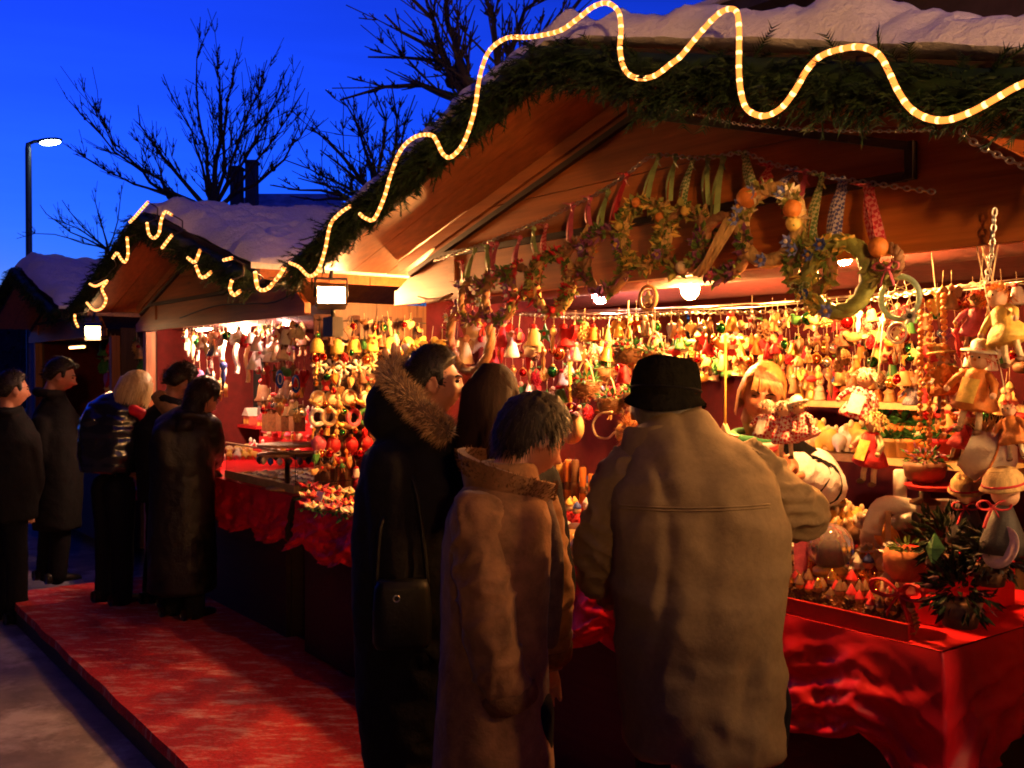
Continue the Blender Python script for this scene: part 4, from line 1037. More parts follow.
# --- the five at the second stall
def far_person(label, d, head, T, arms, hairfn, coat, coatname, foot_px, yaw, legs_z=.78, z=.004, vox=.016, folds=(.010, 1, 7, 5), more=(), trous=m_trous, gap=.10, handc=(.5, .5), hsc=1.08):
    Mh = head_xf(head[0], head[1], d if len(head) < 6 else head[5], head[2], head[3], head[4], hsc)
    T = smooth_rings([(a, b, y, d + dd, ry) for a, b, y, dd, ry in T], 4)
    foot, feet = feet_of(foot_px, d, gap, yaw, z)
    g = MB(); rings(g, T, 36); A = []
    for a in arms:
        P = [on_d(x, y, d + dd) for x, y, dd in a]; A.append(P); limb(g, P, [.082, .066, .054])
    g.tube([Mh @ Vector((.072 * math.cos(a), -.03 + .078 * math.sin(a), -.135 + .012 * math.sin(a))) for a in [k * 2 * PI / 20 for k in range(20)]], .032, 8, closed=True)
    ct = fuse(g, vox, 2, fold_fn(*folds))
    tr = MB(); std_legs(tr, feet, legs_z, Vector((T[0][0].x, T[0][0].y, 0)), (.10, .075, .068)); trf = fuse(tr, .018, 2, fold_fn(.006, 3, 8, 8))
    hands = [(hand_at(P[-1], P[-1] - P[1], Vector((0, 0, 1))), s, c) for P, s, c in zip(A, (-1, 1), handc)]
    return person(label, foot, Mh, std_body(Mh, T, feet, legs_z, hands, A), [(coatname, ct, coat), ('trousers', trf, trous)] + [('shoe', shoe(fp, yaw), m_shoe) for fp in feet] + list(more), hairfn(Mh), voxel=.010, group=FAR)
def short_hair(m, th=.014, seed=3, nape=-.5, n=500):
    def f(Mh):
        h = MB(); add_hair(h, Mh, th, 0, nape, .2, seed, top=.4); tufts(h, Mh, n, th, .03, .0025, 0, nape, seed, .2, lift=.7, top=.4); return [('hair', h, m)]
    return f
far_person('man at the picture edge in black coat, seen from behind, head turned', 7.0, (12, 390, .75, -.05, 0), [(-22, 34, 520, 0, .18), (-25, 36, 480, 0, .18), (-24, 36, 440, 0, .16), (-14, 30, 422, 0, .12), (2, 22, 410, 0, .08)],
           [[(-14, 440, -.06), (-16, 480, -.04), (-4, 505, .1)], [(28, 440, 0), (34, 478, .05), (30, 505, .15)]], short_hair(m_hairb, .014, 2), m_coatk, 'coat', 8, .6, z=GZ)
far_person('man in black jacket standing beside the blonde woman, hands joined low, looking down', 7.6, (60, 376, 1.15, -.28, 0), [(36, 78, 528, 0, .17), (34, 80, 490, 0, .18), (32, 80, 440, 0, .17), (37, 74, 412, 0, .13), (45, 66, 398, 0, .08)],
           [[(42, 425, -.12), (46, 462, -.12), (68, 478, .02)], [(72, 425, .05), (76, 460, .1), (74, 480, .12)]], short_hair(m_hairb, .016, 6), m_coatn, 'jacket', 50, .7, z=.004)
def bob(Mh):
    h = MB(); add_hair(h, Mh, .022, .02, -.8, .15, 4, top=.3); r = random.Random(5)
    for k in range(1500):
        a = r.uniform(-2.5, 2.5); x, y = math.sin(a), -math.cos(a)
        P = [Vector((x * .03, -.01 + y * .04, .128)), Vector((x * .086, -.01 + y * .108, .075)), Vector((x * .108, -.015 + y * .122, -.01)), Vector((x * .098, -.02 + y * .11, -.085 + r.uniform(-.02, .03)))]
        h.strand([Mh @ q for q in P], .004, (Mh.to_3x3() @ Vector((y, -x, 0))).normalized(), r.choice((0, 0, 1)))
    return [('hair', h, [m_hairbl, mat('hair_blond_dark', (.30, .19, .07), .45, .3, 60, 0)])]
sc_ = MB(); limb(sc_, [on_d(133, 410, 6.78), on_d(142, 414, 6.78), on_d(146, 424, 6.8)], [.04, .04, .03], 10)
far_person('blonde woman with bobbed hair in shiny black quilted jacket', 6.9, (136, 392, .7, -.25, 0), [(84, 142, 470, 0, .18), (82, 146, 455, 0, .19), (82, 148, 425, 0, .18), (92, 144, 403, 0, .14), (112, 140, 393, .02, .09)],
           [[(94, 420, -.1), (96, 452, -.06), (125, 468, .1)], [(140, 420, .06), (150, 448, .14), (160, 462, .3)]], bob, m_puff, 'jacket', 112, .6, .80, folds=(.012, 4, 9, 7, .8, .008), more=[('scarf', fuse(sc_, .01, 2), m_red)])
tc_ = MB(); limb(tc_, [on_d(160, 398, 6.74), on_d(168, 408, 6.74), on_d(180, 415, 6.76)], [.055, .06, .05], 12)
far_person('dark-haired man in tan-collared jacket bending over the second counter', 6.85, (181, 383, .85, -.40, .05), [(140, 196, 500, 0, .17), (138, 196, 460, 0, .17), (140, 194, 430, 0, .16), (148, 190, 410, 0, .12), (162, 186, 400, .02, .085)],
           [[(148, 430, -.08), (156, 462, .02), (190, 472, .25)], [(188, 428, .05), (198, 455, .2), (212, 462, .45)]], short_hair(m_hairb, .018, 8, -.45, 700), m_coatn, 'jacket', 160, .6, more=[('collar', fuse(tc_, .012, 2), mat('tan_collar', (.22, .11, .04), .9, .3, 30, .3))])
def long_dark(Mh):
    h = MB(); add_hair(h, Mh, .022, .05, -.95, .2, 6); rings(h, [(Mh @ Vector((0, -.045, .02 - .05 * k)), .085 - .004 * k, .072) for k in range(6)], 20); tufts(h, Mh, 500, .02, .05, .003, .05, -.95, 3, .9)
    return [('hair', h, m_hairb)]
far_person('dark-haired person in long black leather coat reaching over the glass case', 6.5, (203, 398, .55, -.42, .05), [(150, 214, 590, 0, .19), (150, 214, 560, 0, .19), (152, 212, 500, 0, .18), (152, 212, 445, 0, .175), (158, 212, 418, .02, .15), (180, 208, 406, .04, .09)],
           [[(166, 435, -.12), (176, 474, -.1), (214, 478, .22)], [(208, 426, .02), (214, 446, .1), (214, 462, .35)]], long_dark, mat('coat_leather', (.008, .0065, .006), .45, .3, 30, .3, spec=.3), 'coat', 182, .5, .5, folds=(.010, 9, 8, 5, .8), handc=(.7, .4))

# --- the stallholder
Mh = head_xf(762, 394, 3.45, PI + .22, -.24, -.22, .83)
T = smooth_rings([(725, 835, 560, 3.75, .15), (726, 832, 520, 3.72, .15), (728, 830, 480, 3.70, .14), (736, 822, 455, 3.66, .12), (748, 800, 438, 3.58, .085)])
foot = W(*to_uv(on_d(780, 450, 3.8))[:2], .004); feet = [foot + Vector((-.1, 0, 0)), foot + Vector((.1, 0, 0))]
g = MB(); rings(g, T, 36)
RA = [on_d(738, 475, 3.62), on_d(735, 520, 3.5), on_d(765, 500, 3.25)]; LA = [on_d(815, 470, 3.62), on_d(824, 486, 3.38), on_d(797, 471, 3.24)]
limb(g, RA, [.068, .056, .045]); vest = fuse(g, .010, 2, fold_fn(.007, 4, 9, 6))
g = MB(); limb(g, LA, [.074, .070, .058]); slv = fuse(g, .008, 2, fold_fn(.010, 7, 16, 14))
st = MB()
for k, t in enumerate((.15, .3, .45, .6)):
    p = LA[1].lerp(LA[2], t); d = (LA[2] - LA[1]).normalized(); x, y = basis(d); rr = .0685 - .010 * t + .009
    st.tube([p + (x * math.cos(a) + y * math.sin(a)) * rr + d * .012 * math.sin(a * 3 + k) for a in [q * 2 * PI / 20 for q in range(20)]], .0045, 5, closed=True)
scf = MB(); ks = on_d(757, 440, 3.47)
for j, rr in enumerate((.0, .018, .036)): scf.tube([ks + Vector((.07 * math.cos(a), .075 * math.sin(a) + .05, .012 - rr + .012 * math.sin(a))) for a in [q * 2 * PI / 24 for q in range(24)]], .015, 8, j, closed=True)
def hair_v(Mh):
    h = MB(); add_hair(h, Mh, .018, .0, -.8, .2, 3, top=.3); r = random.Random(6)
    for k in range(1300):
        a = r.uniform(-2.05, 2.05); x, y = math.sin(a), -math.cos(a)
        P = [Vector((x * .02, .03 + y * .03, .128)), Vector((x * .085, .005 + y * .10, .075)), Vector((x * .102, -.01 + y * .115, -.01)), Vector((x * .094, -.02 + y * .105, -.09 + r.uniform(-.02, .03)))]
        h.strand([Mh @ q for q in P], .003, (Mh.to_3x3() @ Vector((y, -x, 0))).normalized(), r.choice((0, 0, 1)))
    for k in range(170):     # fringe
        x = r.uniform(-.065, .05); P = [Vector((.03 + x * .3, .05, .127)), Vector((x * .95, .10, .088)), Vector((x * 1.2 - .012, .106, .052 + .25 * abs(x + .01) * -1 + r.uniform(-.012, .02)))]
        h.strand([Mh @ q for q in P], .003, (Mh.to_3x3() @ Vector((1, 0, 0))).normalized(), r.choice((0, 0, 1)))
    return [('hair', h, [mat('hair_honey', (.42, .20, .06), .45, .3, 60, .1), mat('hair_honey_dark', (.22, .09, .03), .45, .3, 60, 0)])]
hands = [(hand_at(RA[-1], RA[-1] - RA[1], Vector((0, 0, 1))), -1, .9), (hand_at(LA[-1], LA[-1] - LA[1], Vector((0, -.3, 1))), 1, 1.0)]
tr = MB(); std_legs(tr, feet, .86, Vector((T[0][0].x, T[0][0].y, 0)), (.10, .075, .065)); trf = fuse(tr, .02, 2)
person('stallholder woman with honey-blond hair and striped scarf, leaning over to hold dolls', foot, Mh, std_body(Mh, T, feet, .85, hands, (RA, LA)),
       [('waistcoat', vest, m_coatn), ('sleeve', slv, mat('white_knit', (.78, .76, .78), .9, .08, 60, .3), [('stripe', st, m_coatk)]),
        ('scarf', scf, [mat('scarf_green', (.05, .25, .10), .9, .2, 40, .2), mat('scarf_white', (.7, .68, .65), .9, .1, 40, .2), mat('scarf_red', (.40, .02, .03), .9, .2, 40, .2)]), ('trousers', trf, m_trous)]
       + [('shoe', shoe(fp, PI), m_shoe) for fp in feet], hair_v(Mh), voxel=.0045, brow=m_hairbr, lid=.35)
# ------------------------------------------------------------------ goods: materials
def c_(name, col, **k): return mat(name, col, k.pop('rough', .6), k.pop('var', .25), k.pop('scale', 40), k.pop('bump', .2), **k)
g_white = c_('ware_white', (.80, .76, .70), rough=.4, var=.08); g_cream = c_('ware_cream', (.72, .58, .36)); g_gold = c_('ware_gold', (.80, .48, .12), rough=.3, metal=.6)
g_straw = c_('straw', (.58, .38, .14), rough=.8, var=.4, scale=70, stretch=(1, 1, .2)); g_red = c_('ware_red', (.50, .012, .02)); g_pink = c_('ware_pink', (.60, .10, .18)); g_green = c_('ware_green', (.05, .22, .05))
g_blue = c_('ware_blue', (.05, .09, .40)); g_brown = c_('ware_brown', (.16, .07, .025), var=.45); g_orange = c_('ware_orange', (.62, .20, .03)); g_yellow = c_('ware_yellow', (.75, .50, .10)); g_terra = c_('terracotta', (.50, .17, .06), rough=.85)
g_wood = c_('turned_wood', (.50, .28, .10), rough=.55, stretch=(1, 1, .15)); g_dkwood = c_('dark_wood', (.12, .05, .02)); g_skin = c_('doll_face', (.70, .42, .26), var=.08); g_silver = c_('silver', (.75, .74, .72), rough=.25, metal=1, var=.1)
g_twig = c_('twig', (.28, .14, .06), var=.4); g_moss = c_('moss', (.10, .16, .03), var=.5, rough=.95); g_olive = c_('olive_leaf', (.28, .27, .06), var=.4); g_leaf = c_('holly_leaf', (.03, .14, .03), var=.4); g_lilac = c_('lilac', (.32, .12, .36)); g_bluefl = c_('blue_flower', (.20, .25, .62))
g_purple = c_('purple', (.20, .05, .14)); g_black = c_('black_cloth', (.010, .010, .012), rough=.9); g_char = c_('charcoal', (.04, .035, .03))
r_green = c_('ribbon_green', (.26, .36, .12), rough=.5); r_pink = c_('ribbon_pink', (.55, .10, .16), rough=.5); r_red = c_('ribbon_red', (.50, .03, .04), rough=.5)
gg_red = gingham('gingham_red', (.55, .02, .03), (.75, .62, .55), 55); gg_blue = gingham('gingham_blue', (.10, .10, .32), (.62, .58, .62), 110); gg_green = gingham('gingham_green', (.12, .22, .07), (.48, .50, .26), 110); gg_rr = gingham('gingham_ribbon', (.50, .02, .04), (.66, .22, .20), 90)
RG = random.Random(21)
RZ = lambda a=0.: (0, 0, YAW + a)

def clump(g, c, rad, n, ln, wd, mis, r=RG, flat=1.):
    for k in range(n):
        d = Vector((r.gauss(0, 1), r.gauss(0, 1), r.gauss(0, 1))).normalized(); d.y *= flat
        p = Vector(c) + Vector((d.x * rad[0], d.y * rad[1], d.z * rad[2])) * r.uniform(.35, 1)
        g.leaf(p, d + Vector((r.uniform(-.6, .6), r.uniform(-.6, .2), r.uniform(-.6, .6))), ln * r.uniform(.6, 1.3), wd * r.uniform(.7, 1.2), r.choice(mis))
def flower(root, c, s, m, heart):
    g = MB(); c = Vector(c)
    for k in range(6):
        a = k * PI / 3 + RG.uniform(-.2, .2); g.leaf(c, Vector((math.cos(a), -.45, math.sin(a))), s, s * .34, 0, Vector((0, -1, 0)))
    g.ball(c + Vector((0, -.3 * s, 0)), s * .26, 1, 8, 6); part(g, 'flower', [m, heart], root)
def bow(root, c, s, m, name='bow'):
    g = MB(); c = Vector(c)
    for sg in (-1, 1):
        loop = [c + Vector((sg * s * x, -.2 * s * y, s * z)) for x, y, z in ((0, 0, 0), (.5, 1, .42), (1.0, 1, .30), (.95, 1, -.05), (.4, .6, -.15), (0, 0, 0))]
        P = catmull(loop, s * .12); g.tube(P, s * .16, 6, 0, flat=.35)
        P = catmull([c, c + Vector((sg * s * .35, -.1 * s, -.6 * s)), c + Vector((sg * s * .55, -.05 * s, -1.3 * s))], s * .15); g.tube(P, s * .15, 6, 0, flat=.3)
    g.ball(c, s * .2, 0, 8, 6); part(g, name, m, root)
def ribbon(root, top, end, m, wd=.014, second=None):
    """two hanging bands from the chain down to the wreath, with a small knot and a loose end"""
    g = MB(); top, end = Vector(top), Vector(end); sd = Vector((1, 0, 0))
    def band(a, b, off, tw):
        n = 10; vs = []
        for i in range(n + 1):
            t = i / n; p = a.lerp(b, t) + Vector((off * math.sin(PI * t), -.012 * math.sin(PI * t), 0)); q = Vector((math.cos(tw * t), math.sin(tw * t), 0)) * wd
            vs += [p + q, p - q]
        k = len(g.v); g.add(vs, [(2 * i, 2 * i + 1, 2 * i + 3, 2 * i + 2) for i in range(n)], 0, True)
    band(top, end + Vector((.008, .004, 0)), .006, .5); band(top + Vector((.004, .004, 0)), end - Vector((.008, 0, 0)), -.007, -.6)
    band(top, top + Vector((-.035, -.01, .012)), .0, .6); band(top, top + Vector((.022, -.012, -.04)), 0, -.8)
    g.ball(top, (.011, .010, .012), 0, 8, 6); part(g, 'ribbon', m, root)
GP = 'ribboned wreaths hung across the gable'
def wreath(label, x, y, rpx, tops, kind, v=-.12, scale=1., group=GP, tilt=0.):
    p = on_v(x, y, v); rad = rpx * 1.2 / F * depth(p) * scale
    root = thing('wreath', label, 'wreath', p, YAW, group)
    def loc(q): u, vv, z = to_uv(q); u0, v0, z0 = to_uv(p); return Vector((u - u0, vv - v0, z - z0))
    MT = Matrix.Rotation(tilt, 4, 'Z')
    ringm = kind.get('ring', g_twig)
    g = MB()
    for k in range(3):
        g.tube([MT @ Vector(((rad + .007 * math.cos(5 * a + k * 2.1)) * math.cos(a), .007 * math.sin(5 * a + k * 2.1), (rad + .007 * math.cos(5 * a + k * 2.1)) * math.sin(a))) for a in [q * 2 * PI / 40 for q in range(40)]], kind.get('rt', .011) * 1.15, 6, 0, closed=True)
    for k in range(90):
        a = RG.uniform(0, 2 * PI); q = Vector((rad * math.cos(a), RG.uniform(-.012, .006), rad * math.sin(a))); g.spike(MT @ q, MT @ Vector((-math.sin(a) + RG.uniform(-.5, .5), RG.uniform(-.4, .1), math.cos(a) + RG.uniform(-.5, .5))), RG.uniform(.02, .05), .0016, 0)
    part(g, 'ring', ringm, root)
    fol = kind.get('fol')
    if fol:
        g = MB()
        for (a0, a1, n, ms) in fol:
            for k in range(n):
                a = RG.uniform(a0, a1); q = MT @ Vector((rad * math.cos(a), -.012, rad * math.sin(a))); clump(g, q, (.017, .015, .017), 8, .030, .009, ms)
        part(g, 'foliage', kind['fm'], root)
    for (a, s, m, h, *dr) in kind.get('flowers', ()):
        rr = rad * (dr[0] if dr else 1); flower(root, MT @ Vector((rr * math.cos(a), -.032, rr * math.sin(a))), s, m, h)
    for (a, s, m) in kind.get('fruit', ()):
        g = MB(); g.ball((0, 0, 0), s, 0, 12, 8, Matrix.Translation(MT @ Vector((rad * math.cos(a), -.028, rad * math.sin(a)))), jit=.05); part(g, 'dried_fruit', m, root)
    for (a, s, m) in kind.get('bows', ()): bow(root, MT @ Vector((rad * math.cos(a), -.04, rad * math.sin(a))), s, m)
    for (tx, ty, m) in tops:
        t = loc(on_v(tx, ty, -.055)); e = MT @ Vector((max(-rad * .5, min(rad * .5, t.x * .6)), -.004, (rad ** 2 - min(rad * .5, abs(t.x * .6)) ** 2) ** .5)); ribbon(root, t, e, m, kind.get('rw', .010))
    return root

# chains
def chain(px, v, label, link_=.020, r=.0026, vs=None):
    P = [on_v(x, y, v if vs is None else vs[i]) for i, (x, y) in enumerate(px)]
    pts = catmull(P, .004); g = MB(); step = link_ * .74; acc = 0; k = 0; last = pts[0]
    for i in range(1, len(pts)):
        acc += (pts[i] - last).length; last = pts[i]
        if acc >= step:
            acc = 0; d = (pts[i] - pts[i - 1]).normalized(); a, b = basis(d); s = a if k % 2 else b; k += 1
            g.tube([pts[i] + d * (link_ * .5 * math.cos(t)) + s * (link_ * .30 * math.sin(t)) for t in [q * 2 * PI / 10 for q in range(10)]], r, 5, 0, closed=True)
    return one(g, 'chain', m_steel, label, 'chain', group='steel chains the trinkets hang on')
chain([(433,261),(460,252),(498,238),(540,221),(576,204),(600,192),(627,174),(645,160),(660,155),(695,158),(720,156),(744,153),(769,163),(804,171),(843,179),(890,186),(935,192)], -.055, 'steel chain draped across the pine gable, carrying the ribboned wreaths')
chain([(520,314),(580,318),(640,316),(690,313),(766,312),(830,306),(890,297),(940,290),(988,282)], .27, 'steel chain strung below the lintel, carrying the small trinkets')
chain([(995,205),(993,230),(991,255),(986,284)], -.05, 'doubled steel chain hanging straight down where the gable wall ends')
chain([(590,85),(640,99),(700,115),(740,124),(800,129),(850,131),(900,131),(935,130)], -.32, 'thin fine chain slung under the roof edge, in front of the gable moulding', .012, .0014)
chain([(958,128),(975,143),(1000,156),(1024,166),(1045,172)], -.25, 'steel chain sagging off the roof edge beside the garland')

A = math.radians
wreath('slim green-ribboned garland of tiny pink blossom, lowest on the gable chain', 472, 300, 17, [(475, 250, r_green)], dict(ring=g_twig, rt=.008, fol=[(0, 6.28, 14, (0, 1))], fm=[g_purple, g_olive], flowers=[(.6, .022, g_pink, g_white), (2.2, .02, g_lilac, g_white), (4, .024, g_pink, g_gold)]))
wreath('dark wreath with pink and lilac flowers on a pink ribbon, near the stall post', 499, 297, 20, [(497, 244, r_pink), (487, 246, r_green)], dict(ring=g_twig, fol=[(0, 6.28, 22, (0, 1))], fm=[g_moss, g_purple], flowers=[(.3, .026, g_lilac, g_white), (1.5, .024, g_pink, g_white), (3.3, .026, g_white, g_gold), (4.6, .03, g_pink, g_white), (5.5, .022, g_lilac, g_gold)]))
wreath('small wreath of red blooms hanging on one long pale pink ribbon', 519, 282, 13, [(520, 238, r_pink)], dict(ring=g_twig, rt=.007, fol=[(0, 6.28, 10, (0, 1))], fm=[g_moss, g_red], flowers=[(1.2, .025, g_red, g_gold), (4.2, .03, g_pink, g_white)]))
wreath('bushy green wreath with red berries on an orange-red checked ribbon', 553, 283, 24, [(546, 226, gg_rr)], dict(ring=g_straw, fol=[(0, 6.28, 34, (0, 1, 2))], fm=[g_olive, g_moss, g_red], fruit=[(.8, .014, g_red), (2.0, .013, g_red), (3.5, .014, g_orange), (5, .013, g_red)], flowers=[(4.4, .025, g_pink, g_white)]))
wreath('little bundle of twigs on a rose-coloured ribbon, between two bushy wreaths', 575, 262, 13, [(573, 205, r_pink)], dict(ring=g_twig, rt=.008, fol=[(0, 6.28, 10, (0,))], fm=[g_twig]))
wreath('purple wreath with a mauve bow, on a green and a red ribbon', 606, 262, 25, [(608, 192, r_green), (627, 175, r_red)], dict(ring=g_twig, fol=[(0, 6.28, 30, (0, 1))], fm=[g_purple, g_moss], flowers=[(.5, .026, g_lilac, g_gold), (2.6, .026, g_lilac, g_white)], bows=[(4.7, .032, g_lilac)]))
wreath('full wreath of yellow-green hops with orange petals, on a green ribbon', 645, 234, 26, [(659, 156, r_green)], dict(ring=g_straw, fol=[(0, 6.28, 60, (0, 0, 1, 2))], fm=[g_olive, g_moss, g_yellow], fruit=[(.4, .016, g_orange), (2.8, .015, g_yellow), (1.7, .017, g_orange)]))
wreath('loose wreath of olive leaves with a tan seed head, below the top of the gable', 684, 240, 24, [(693, 159, gg_green)], dict(ring=g_twig, fol=[(0, 6.28, 34, (0, 1))], fm=[g_olive, g_moss], fruit=[(4.9, .02, g_cream), (1.2, .016, g_yellow)], flowers=[(3.6, .026, g_lilac, g_gold)]))
rt = wreath('dark wreath with a bundle of tan sticks across it, on a green ribbon', 723, 247, 25, [(723, 158, r_green)], dict(ring=g_twig, fol=[(2.5, 6.8, 24, (0, 1))], fm=[g_moss, g_purple], flowers=[(4.5, .022, g_pink, g_gold)]))
g = MB()
for k in range(8): g.tube([Vector((.055 + RG.uniform(-.02, .02), -.03, .07 + RG.uniform(-.02, .01))), Vector((RG.uniform(-.07, -.02), -.04 - .004 * k, -.075 + RG.uniform(-.01, .01)))], .0055, 6)
part(g, 'stick_bundle', g_straw, rt)
wreath('pale straw ring wreath with blue flowers and an orange slice, three checked ribbons', 770, 225, 30, [(745, 154, gg_green), (770, 166, gg_rr), (796, 171, gg_blue)], dict(ring=g_straw, rt=.014, rw=.012, fol=[(1.6, 3.2, 16, (0, 1)), (-.3, 1.2, 14, (0, 1))], fm=[g_olive, g_cream],
       flowers=[(2.0, .026, g_bluefl, g_gold), (2.5, .028, g_bluefl, g_gold), (2.9, .024, g_bluefl, g_gold), (4.7, .026, g_bluefl, g_gold), (.9, .024, g_bluefl, g_white), (-.6, .024, g_bluefl, g_white)], fruit=[(2.2, .030, g_orange), (.3, .026, g_orange), (-.1, .022, g_yellow)]))
wreath('small dark leafy wreath on a long green checked ribbon, beside the straw ring', 812, 268, 19, [(822, 176, gg_green)], dict(ring=g_twig, fol=[(0, 6.28, 24, (0, 1))], fm=[g_olive, g_moss], flowers=[(2.2, .024, g_bluefl, g_gold)]))
wreath('large green raffia wreath with a fresh leaf and blue buds, on a blue gingham ribbon', 838, 277, 29, [(843, 180, gg_blue)], dict(ring=c_('raffia', (.32, .36, .08), var=.4), rt=.015, rw=.016, fol=[(1.2, 4.5, 26, (0, 1))], fm=[g_olive, g_yellow], flowers=[(1.9, .024, g_blue, g_gold), (2.4, .022, g_blue, g_gold), (3.6, .022, g_blue, g_gold), (4.6, .026, g_bluefl, g_gold)], bows=[(3.4, .03, gg_green)]))
rt = wreath('red gingham ribbon with a round orange gourd and a pink raffia bow', 886, 262, 12, [(868, 186, gg_rr)], dict(ring=g_twig, rt=.008, rw=.016, fruit=[(1.7, .026, g_orange)], bows=[(-.6, .034, r_pink)], fol=[(3.5, 5.5, 8, (0,))], fm=[g_olive]))
for i, (x, y, tx, ty, hp, m1, m2, rb, lab) in enumerate(((490, 275, 492, 245, 30, g_olive, g_pink, r_pink, 'small bunch of dried pink flowers near the stall post'), (535, 268, 534, 229, 34, g_moss, g_red, r_green, 'small bunch of red and green dried flowers beside the pale pink ribbon'), (588, 240, 590, 198, 36, g_olive, g_orange, r_pink, 'bunch of dried orange flowers beside the little twig bundle'), (668, 218, 676, 157, 40, g_olive, g_yellow, r_green, 'bunch of yellow dried hops beside the full hop wreath'), (706, 222, 708, 158, 40, g_moss, g_lilac, r_green, 'bunch of lilac dried flowers beside the stick bundle'), (795, 240, 806, 173, 38, g_olive, g_bluefl, r_pink, 'bunch of blue dried flowers under the straw ring wreath'))):
    p = on_v(x, y, -.075); k = hp / F * depth(p); r = thing('dried_bunch', lab, 'dried flowers', p, YAW, 'dried bunches hung across the gable'); g = MB()
    for q in range(26): g.tube([Vector((RG.uniform(-.03, .03) * k, RG.uniform(-.03, .03) * k, .45 * k)), Vector((RG.uniform(-.28, .28) * k, RG.uniform(-.2, .1) * k, RG.uniform(-.3, .1) * k))], .0014, 4)
    part(g, 'stems', g_straw, r); g = MB(); clump(g, (0, -.03 * k, -.2 * k), (.30 * k, .18 * k, .34 * k), 120, .16 * k, .05 * k, (0, 0, 1)); part(g, 'flowers', [m1, m2], r)
    t = on_v(tx, ty, -.055); tu, tv, tz = to_uv(t); pu, pv, pz = to_uv(p); ribbon(r, Vector((tu - pu, tv - pv, tz - pz)), Vector((0, 0, .42 * k)), rb, .008)
# vine twig arch at the left of the gable, seen over the parka man
wreath('twisted vine arch with red ribbon and dried flowers, beside the stall post', 470, 335, 30, [(462, 262, r_red)], dict(ring=g_twig, rt=.013, fol=[(1.0, 3.6, 12, (0, 1))], fm=[g_twig, g_pink], flowers=[(2.6, .026, g_white, g_gold), (1.1, .022, g_pink, g_white)], bows=[(.2, .03, g_red)]), v=-.02)
rt = one(MB().tube([on_v(418, 297, -.03), on_v(428, 301, -.03), on_v(440, 300, -.03), on_v(452, 294, -.03)], [.006, .012, .011, .006], 8), 'driftwood', g_twig, 'small curved bare stick lying on the lintel at the stall post', 'driftwood')

# ------------------------------------------------------------------ hanging trinkets (each a thing of its own)
def thread(root, L, top=.05):
    g = MB(); g.tube([Vector((0, 0, top)), Vector((.001, 0, top + L))], .0008, 4); part(g, 'thread', g_cream, root)
def P_angel(nm='angel', lab='', th=.05):
    r = thing('angel_ornament', lab, 'ornament'); g = MB(); g.lathe([(.026, -.05), (.027, -.047), (.018, -.015), (.008, .012), (.004, .018)], n=14); part(g, 'robe', g_white, r)
    g = MB(); g.ball((0, 0, .027), .0115, 0, 10, 8); part(g, 'head', g_skin, r)
    for s in (-1, 1):
        g = MB(); g.add([Vector(p) for p in ((0, .008, .012), (s * .022, .012, .034), (s * .036, .013, .022), (s * .030, .012, -.006), (s * .012, .010, -.012))], [(0, 1, 2, 3, 4)], 0, False); part(g, 'wing', g_white, r)
    thread(r, th, .038); return r
def P_star():
    r = thing('star_ornament', '', 'ornament'); g = MB()
    g.prism([((.04 if k % 2 == 0 else .017) * math.sin(k * PI / 5), (.04 if k % 2 == 0 else .017) * math.cos(k * PI / 5)) for k in range(10)], .008); part(g, 'star', g_straw, r)
    g = MB(); g.ball((0, -.006, 0), .008, 0, 8, 6); part(g, 'bead', g_red, r); thread(r, .05, .04); return r
def P_heart():
    r = thing('heart_ornament', '', 'ornament'); pts = []
    for k in range(24):
        t = 2 * PI * k / 24; pts.append((.0021 * 16 * math.sin(t) ** 3, .0021 * (13 * math.cos(t) - 5 * math.cos(2 * t) - 2 * math.cos(3 * t) - math.cos(4 * t))))
    g = MB(); g.prism(pts[::-1], .016); part(g, 'heart', g_red, r); g = MB(); g.ring((0, 0, .028), .008, .0015, 12, 5); part(g, 'loop', g_gold, r); thread(r, .05, .03); return r
def P_bell():
    r = thing('bell_ornament', '', 'ornament'); g = MB(); g.lathe([(.034, -.04), (.035, -.036), (.025, -.02), (.021, .01), (.016, .022), (.004, .028)], n=16); part(g, 'bell', g_gold, r)
    g = MB(); g.ball((0, 0, -.043), .009, 0, 8, 6); part(g, 'clapper', g_brown, r); g = MB(); bowc = Vector((0, -.01, .03)); part(g.ball(bowc, (.018, .008, .010), 0, 8, 6), 'bow', g_red, r); thread(r, .05, .03); return r
def P_doll():
    r = thing('wooden_doll', '', 'ornament'); g = MB(); g.lathe([(.020, -.025), (.021, -.02), (.012, .008), (.006, .016)], n=12); part(g, 'dress', g_red, r)
    g = MB(); g.ball((0, 0, .026), .012, 0, 10, 8); part(g, 'head', g_skin, r); g = MB(); g.lathe([(.018, .030), (.013, .034), (.009, .044), (.002, .052)], n=10); part(g, 'hat', g_straw, r)
    for s in (-1, 1):
        g = MB(); g.tube([Vector((s * .006, 0, -.024)), Vector((s * .010, -.003, -.052)), Vector((s * .012, -.012, -.056))], .0042, 6); part(g, 'leg', g_wood, r)
        g = MB(); g.tube([Vector((s * .010, 0, .006)), Vector((s * .026, -.004, -.010))], .0042, 6); part(g, 'arm', g_wood, r)
    thread(r, .05, .05); return r
def P_bird():
    r = thing('bird_ornament', '', 'ornament'); g = MB(); g.ball((0, 0, 0), (.032, .018, .019), 0, 14, 9); g.ball((-.028, 0, .016), .013, 0, 10, 8); part(fuse(g, .0035, 1), 'bird_body', g_white, r)
    g = MB(); g.spike(Vector((-.038, 0, .016)), Vector((-1, 0, -.1)), .014, .004); part(g, 'beak', g_orange, r)
    g = MB(); g.prism([(.022, .002), (.062, .014), (.058, -.006), (.03, -.008)], .012); part(g, 'tail', g_cream, r); thread(r, .05, .018); return r
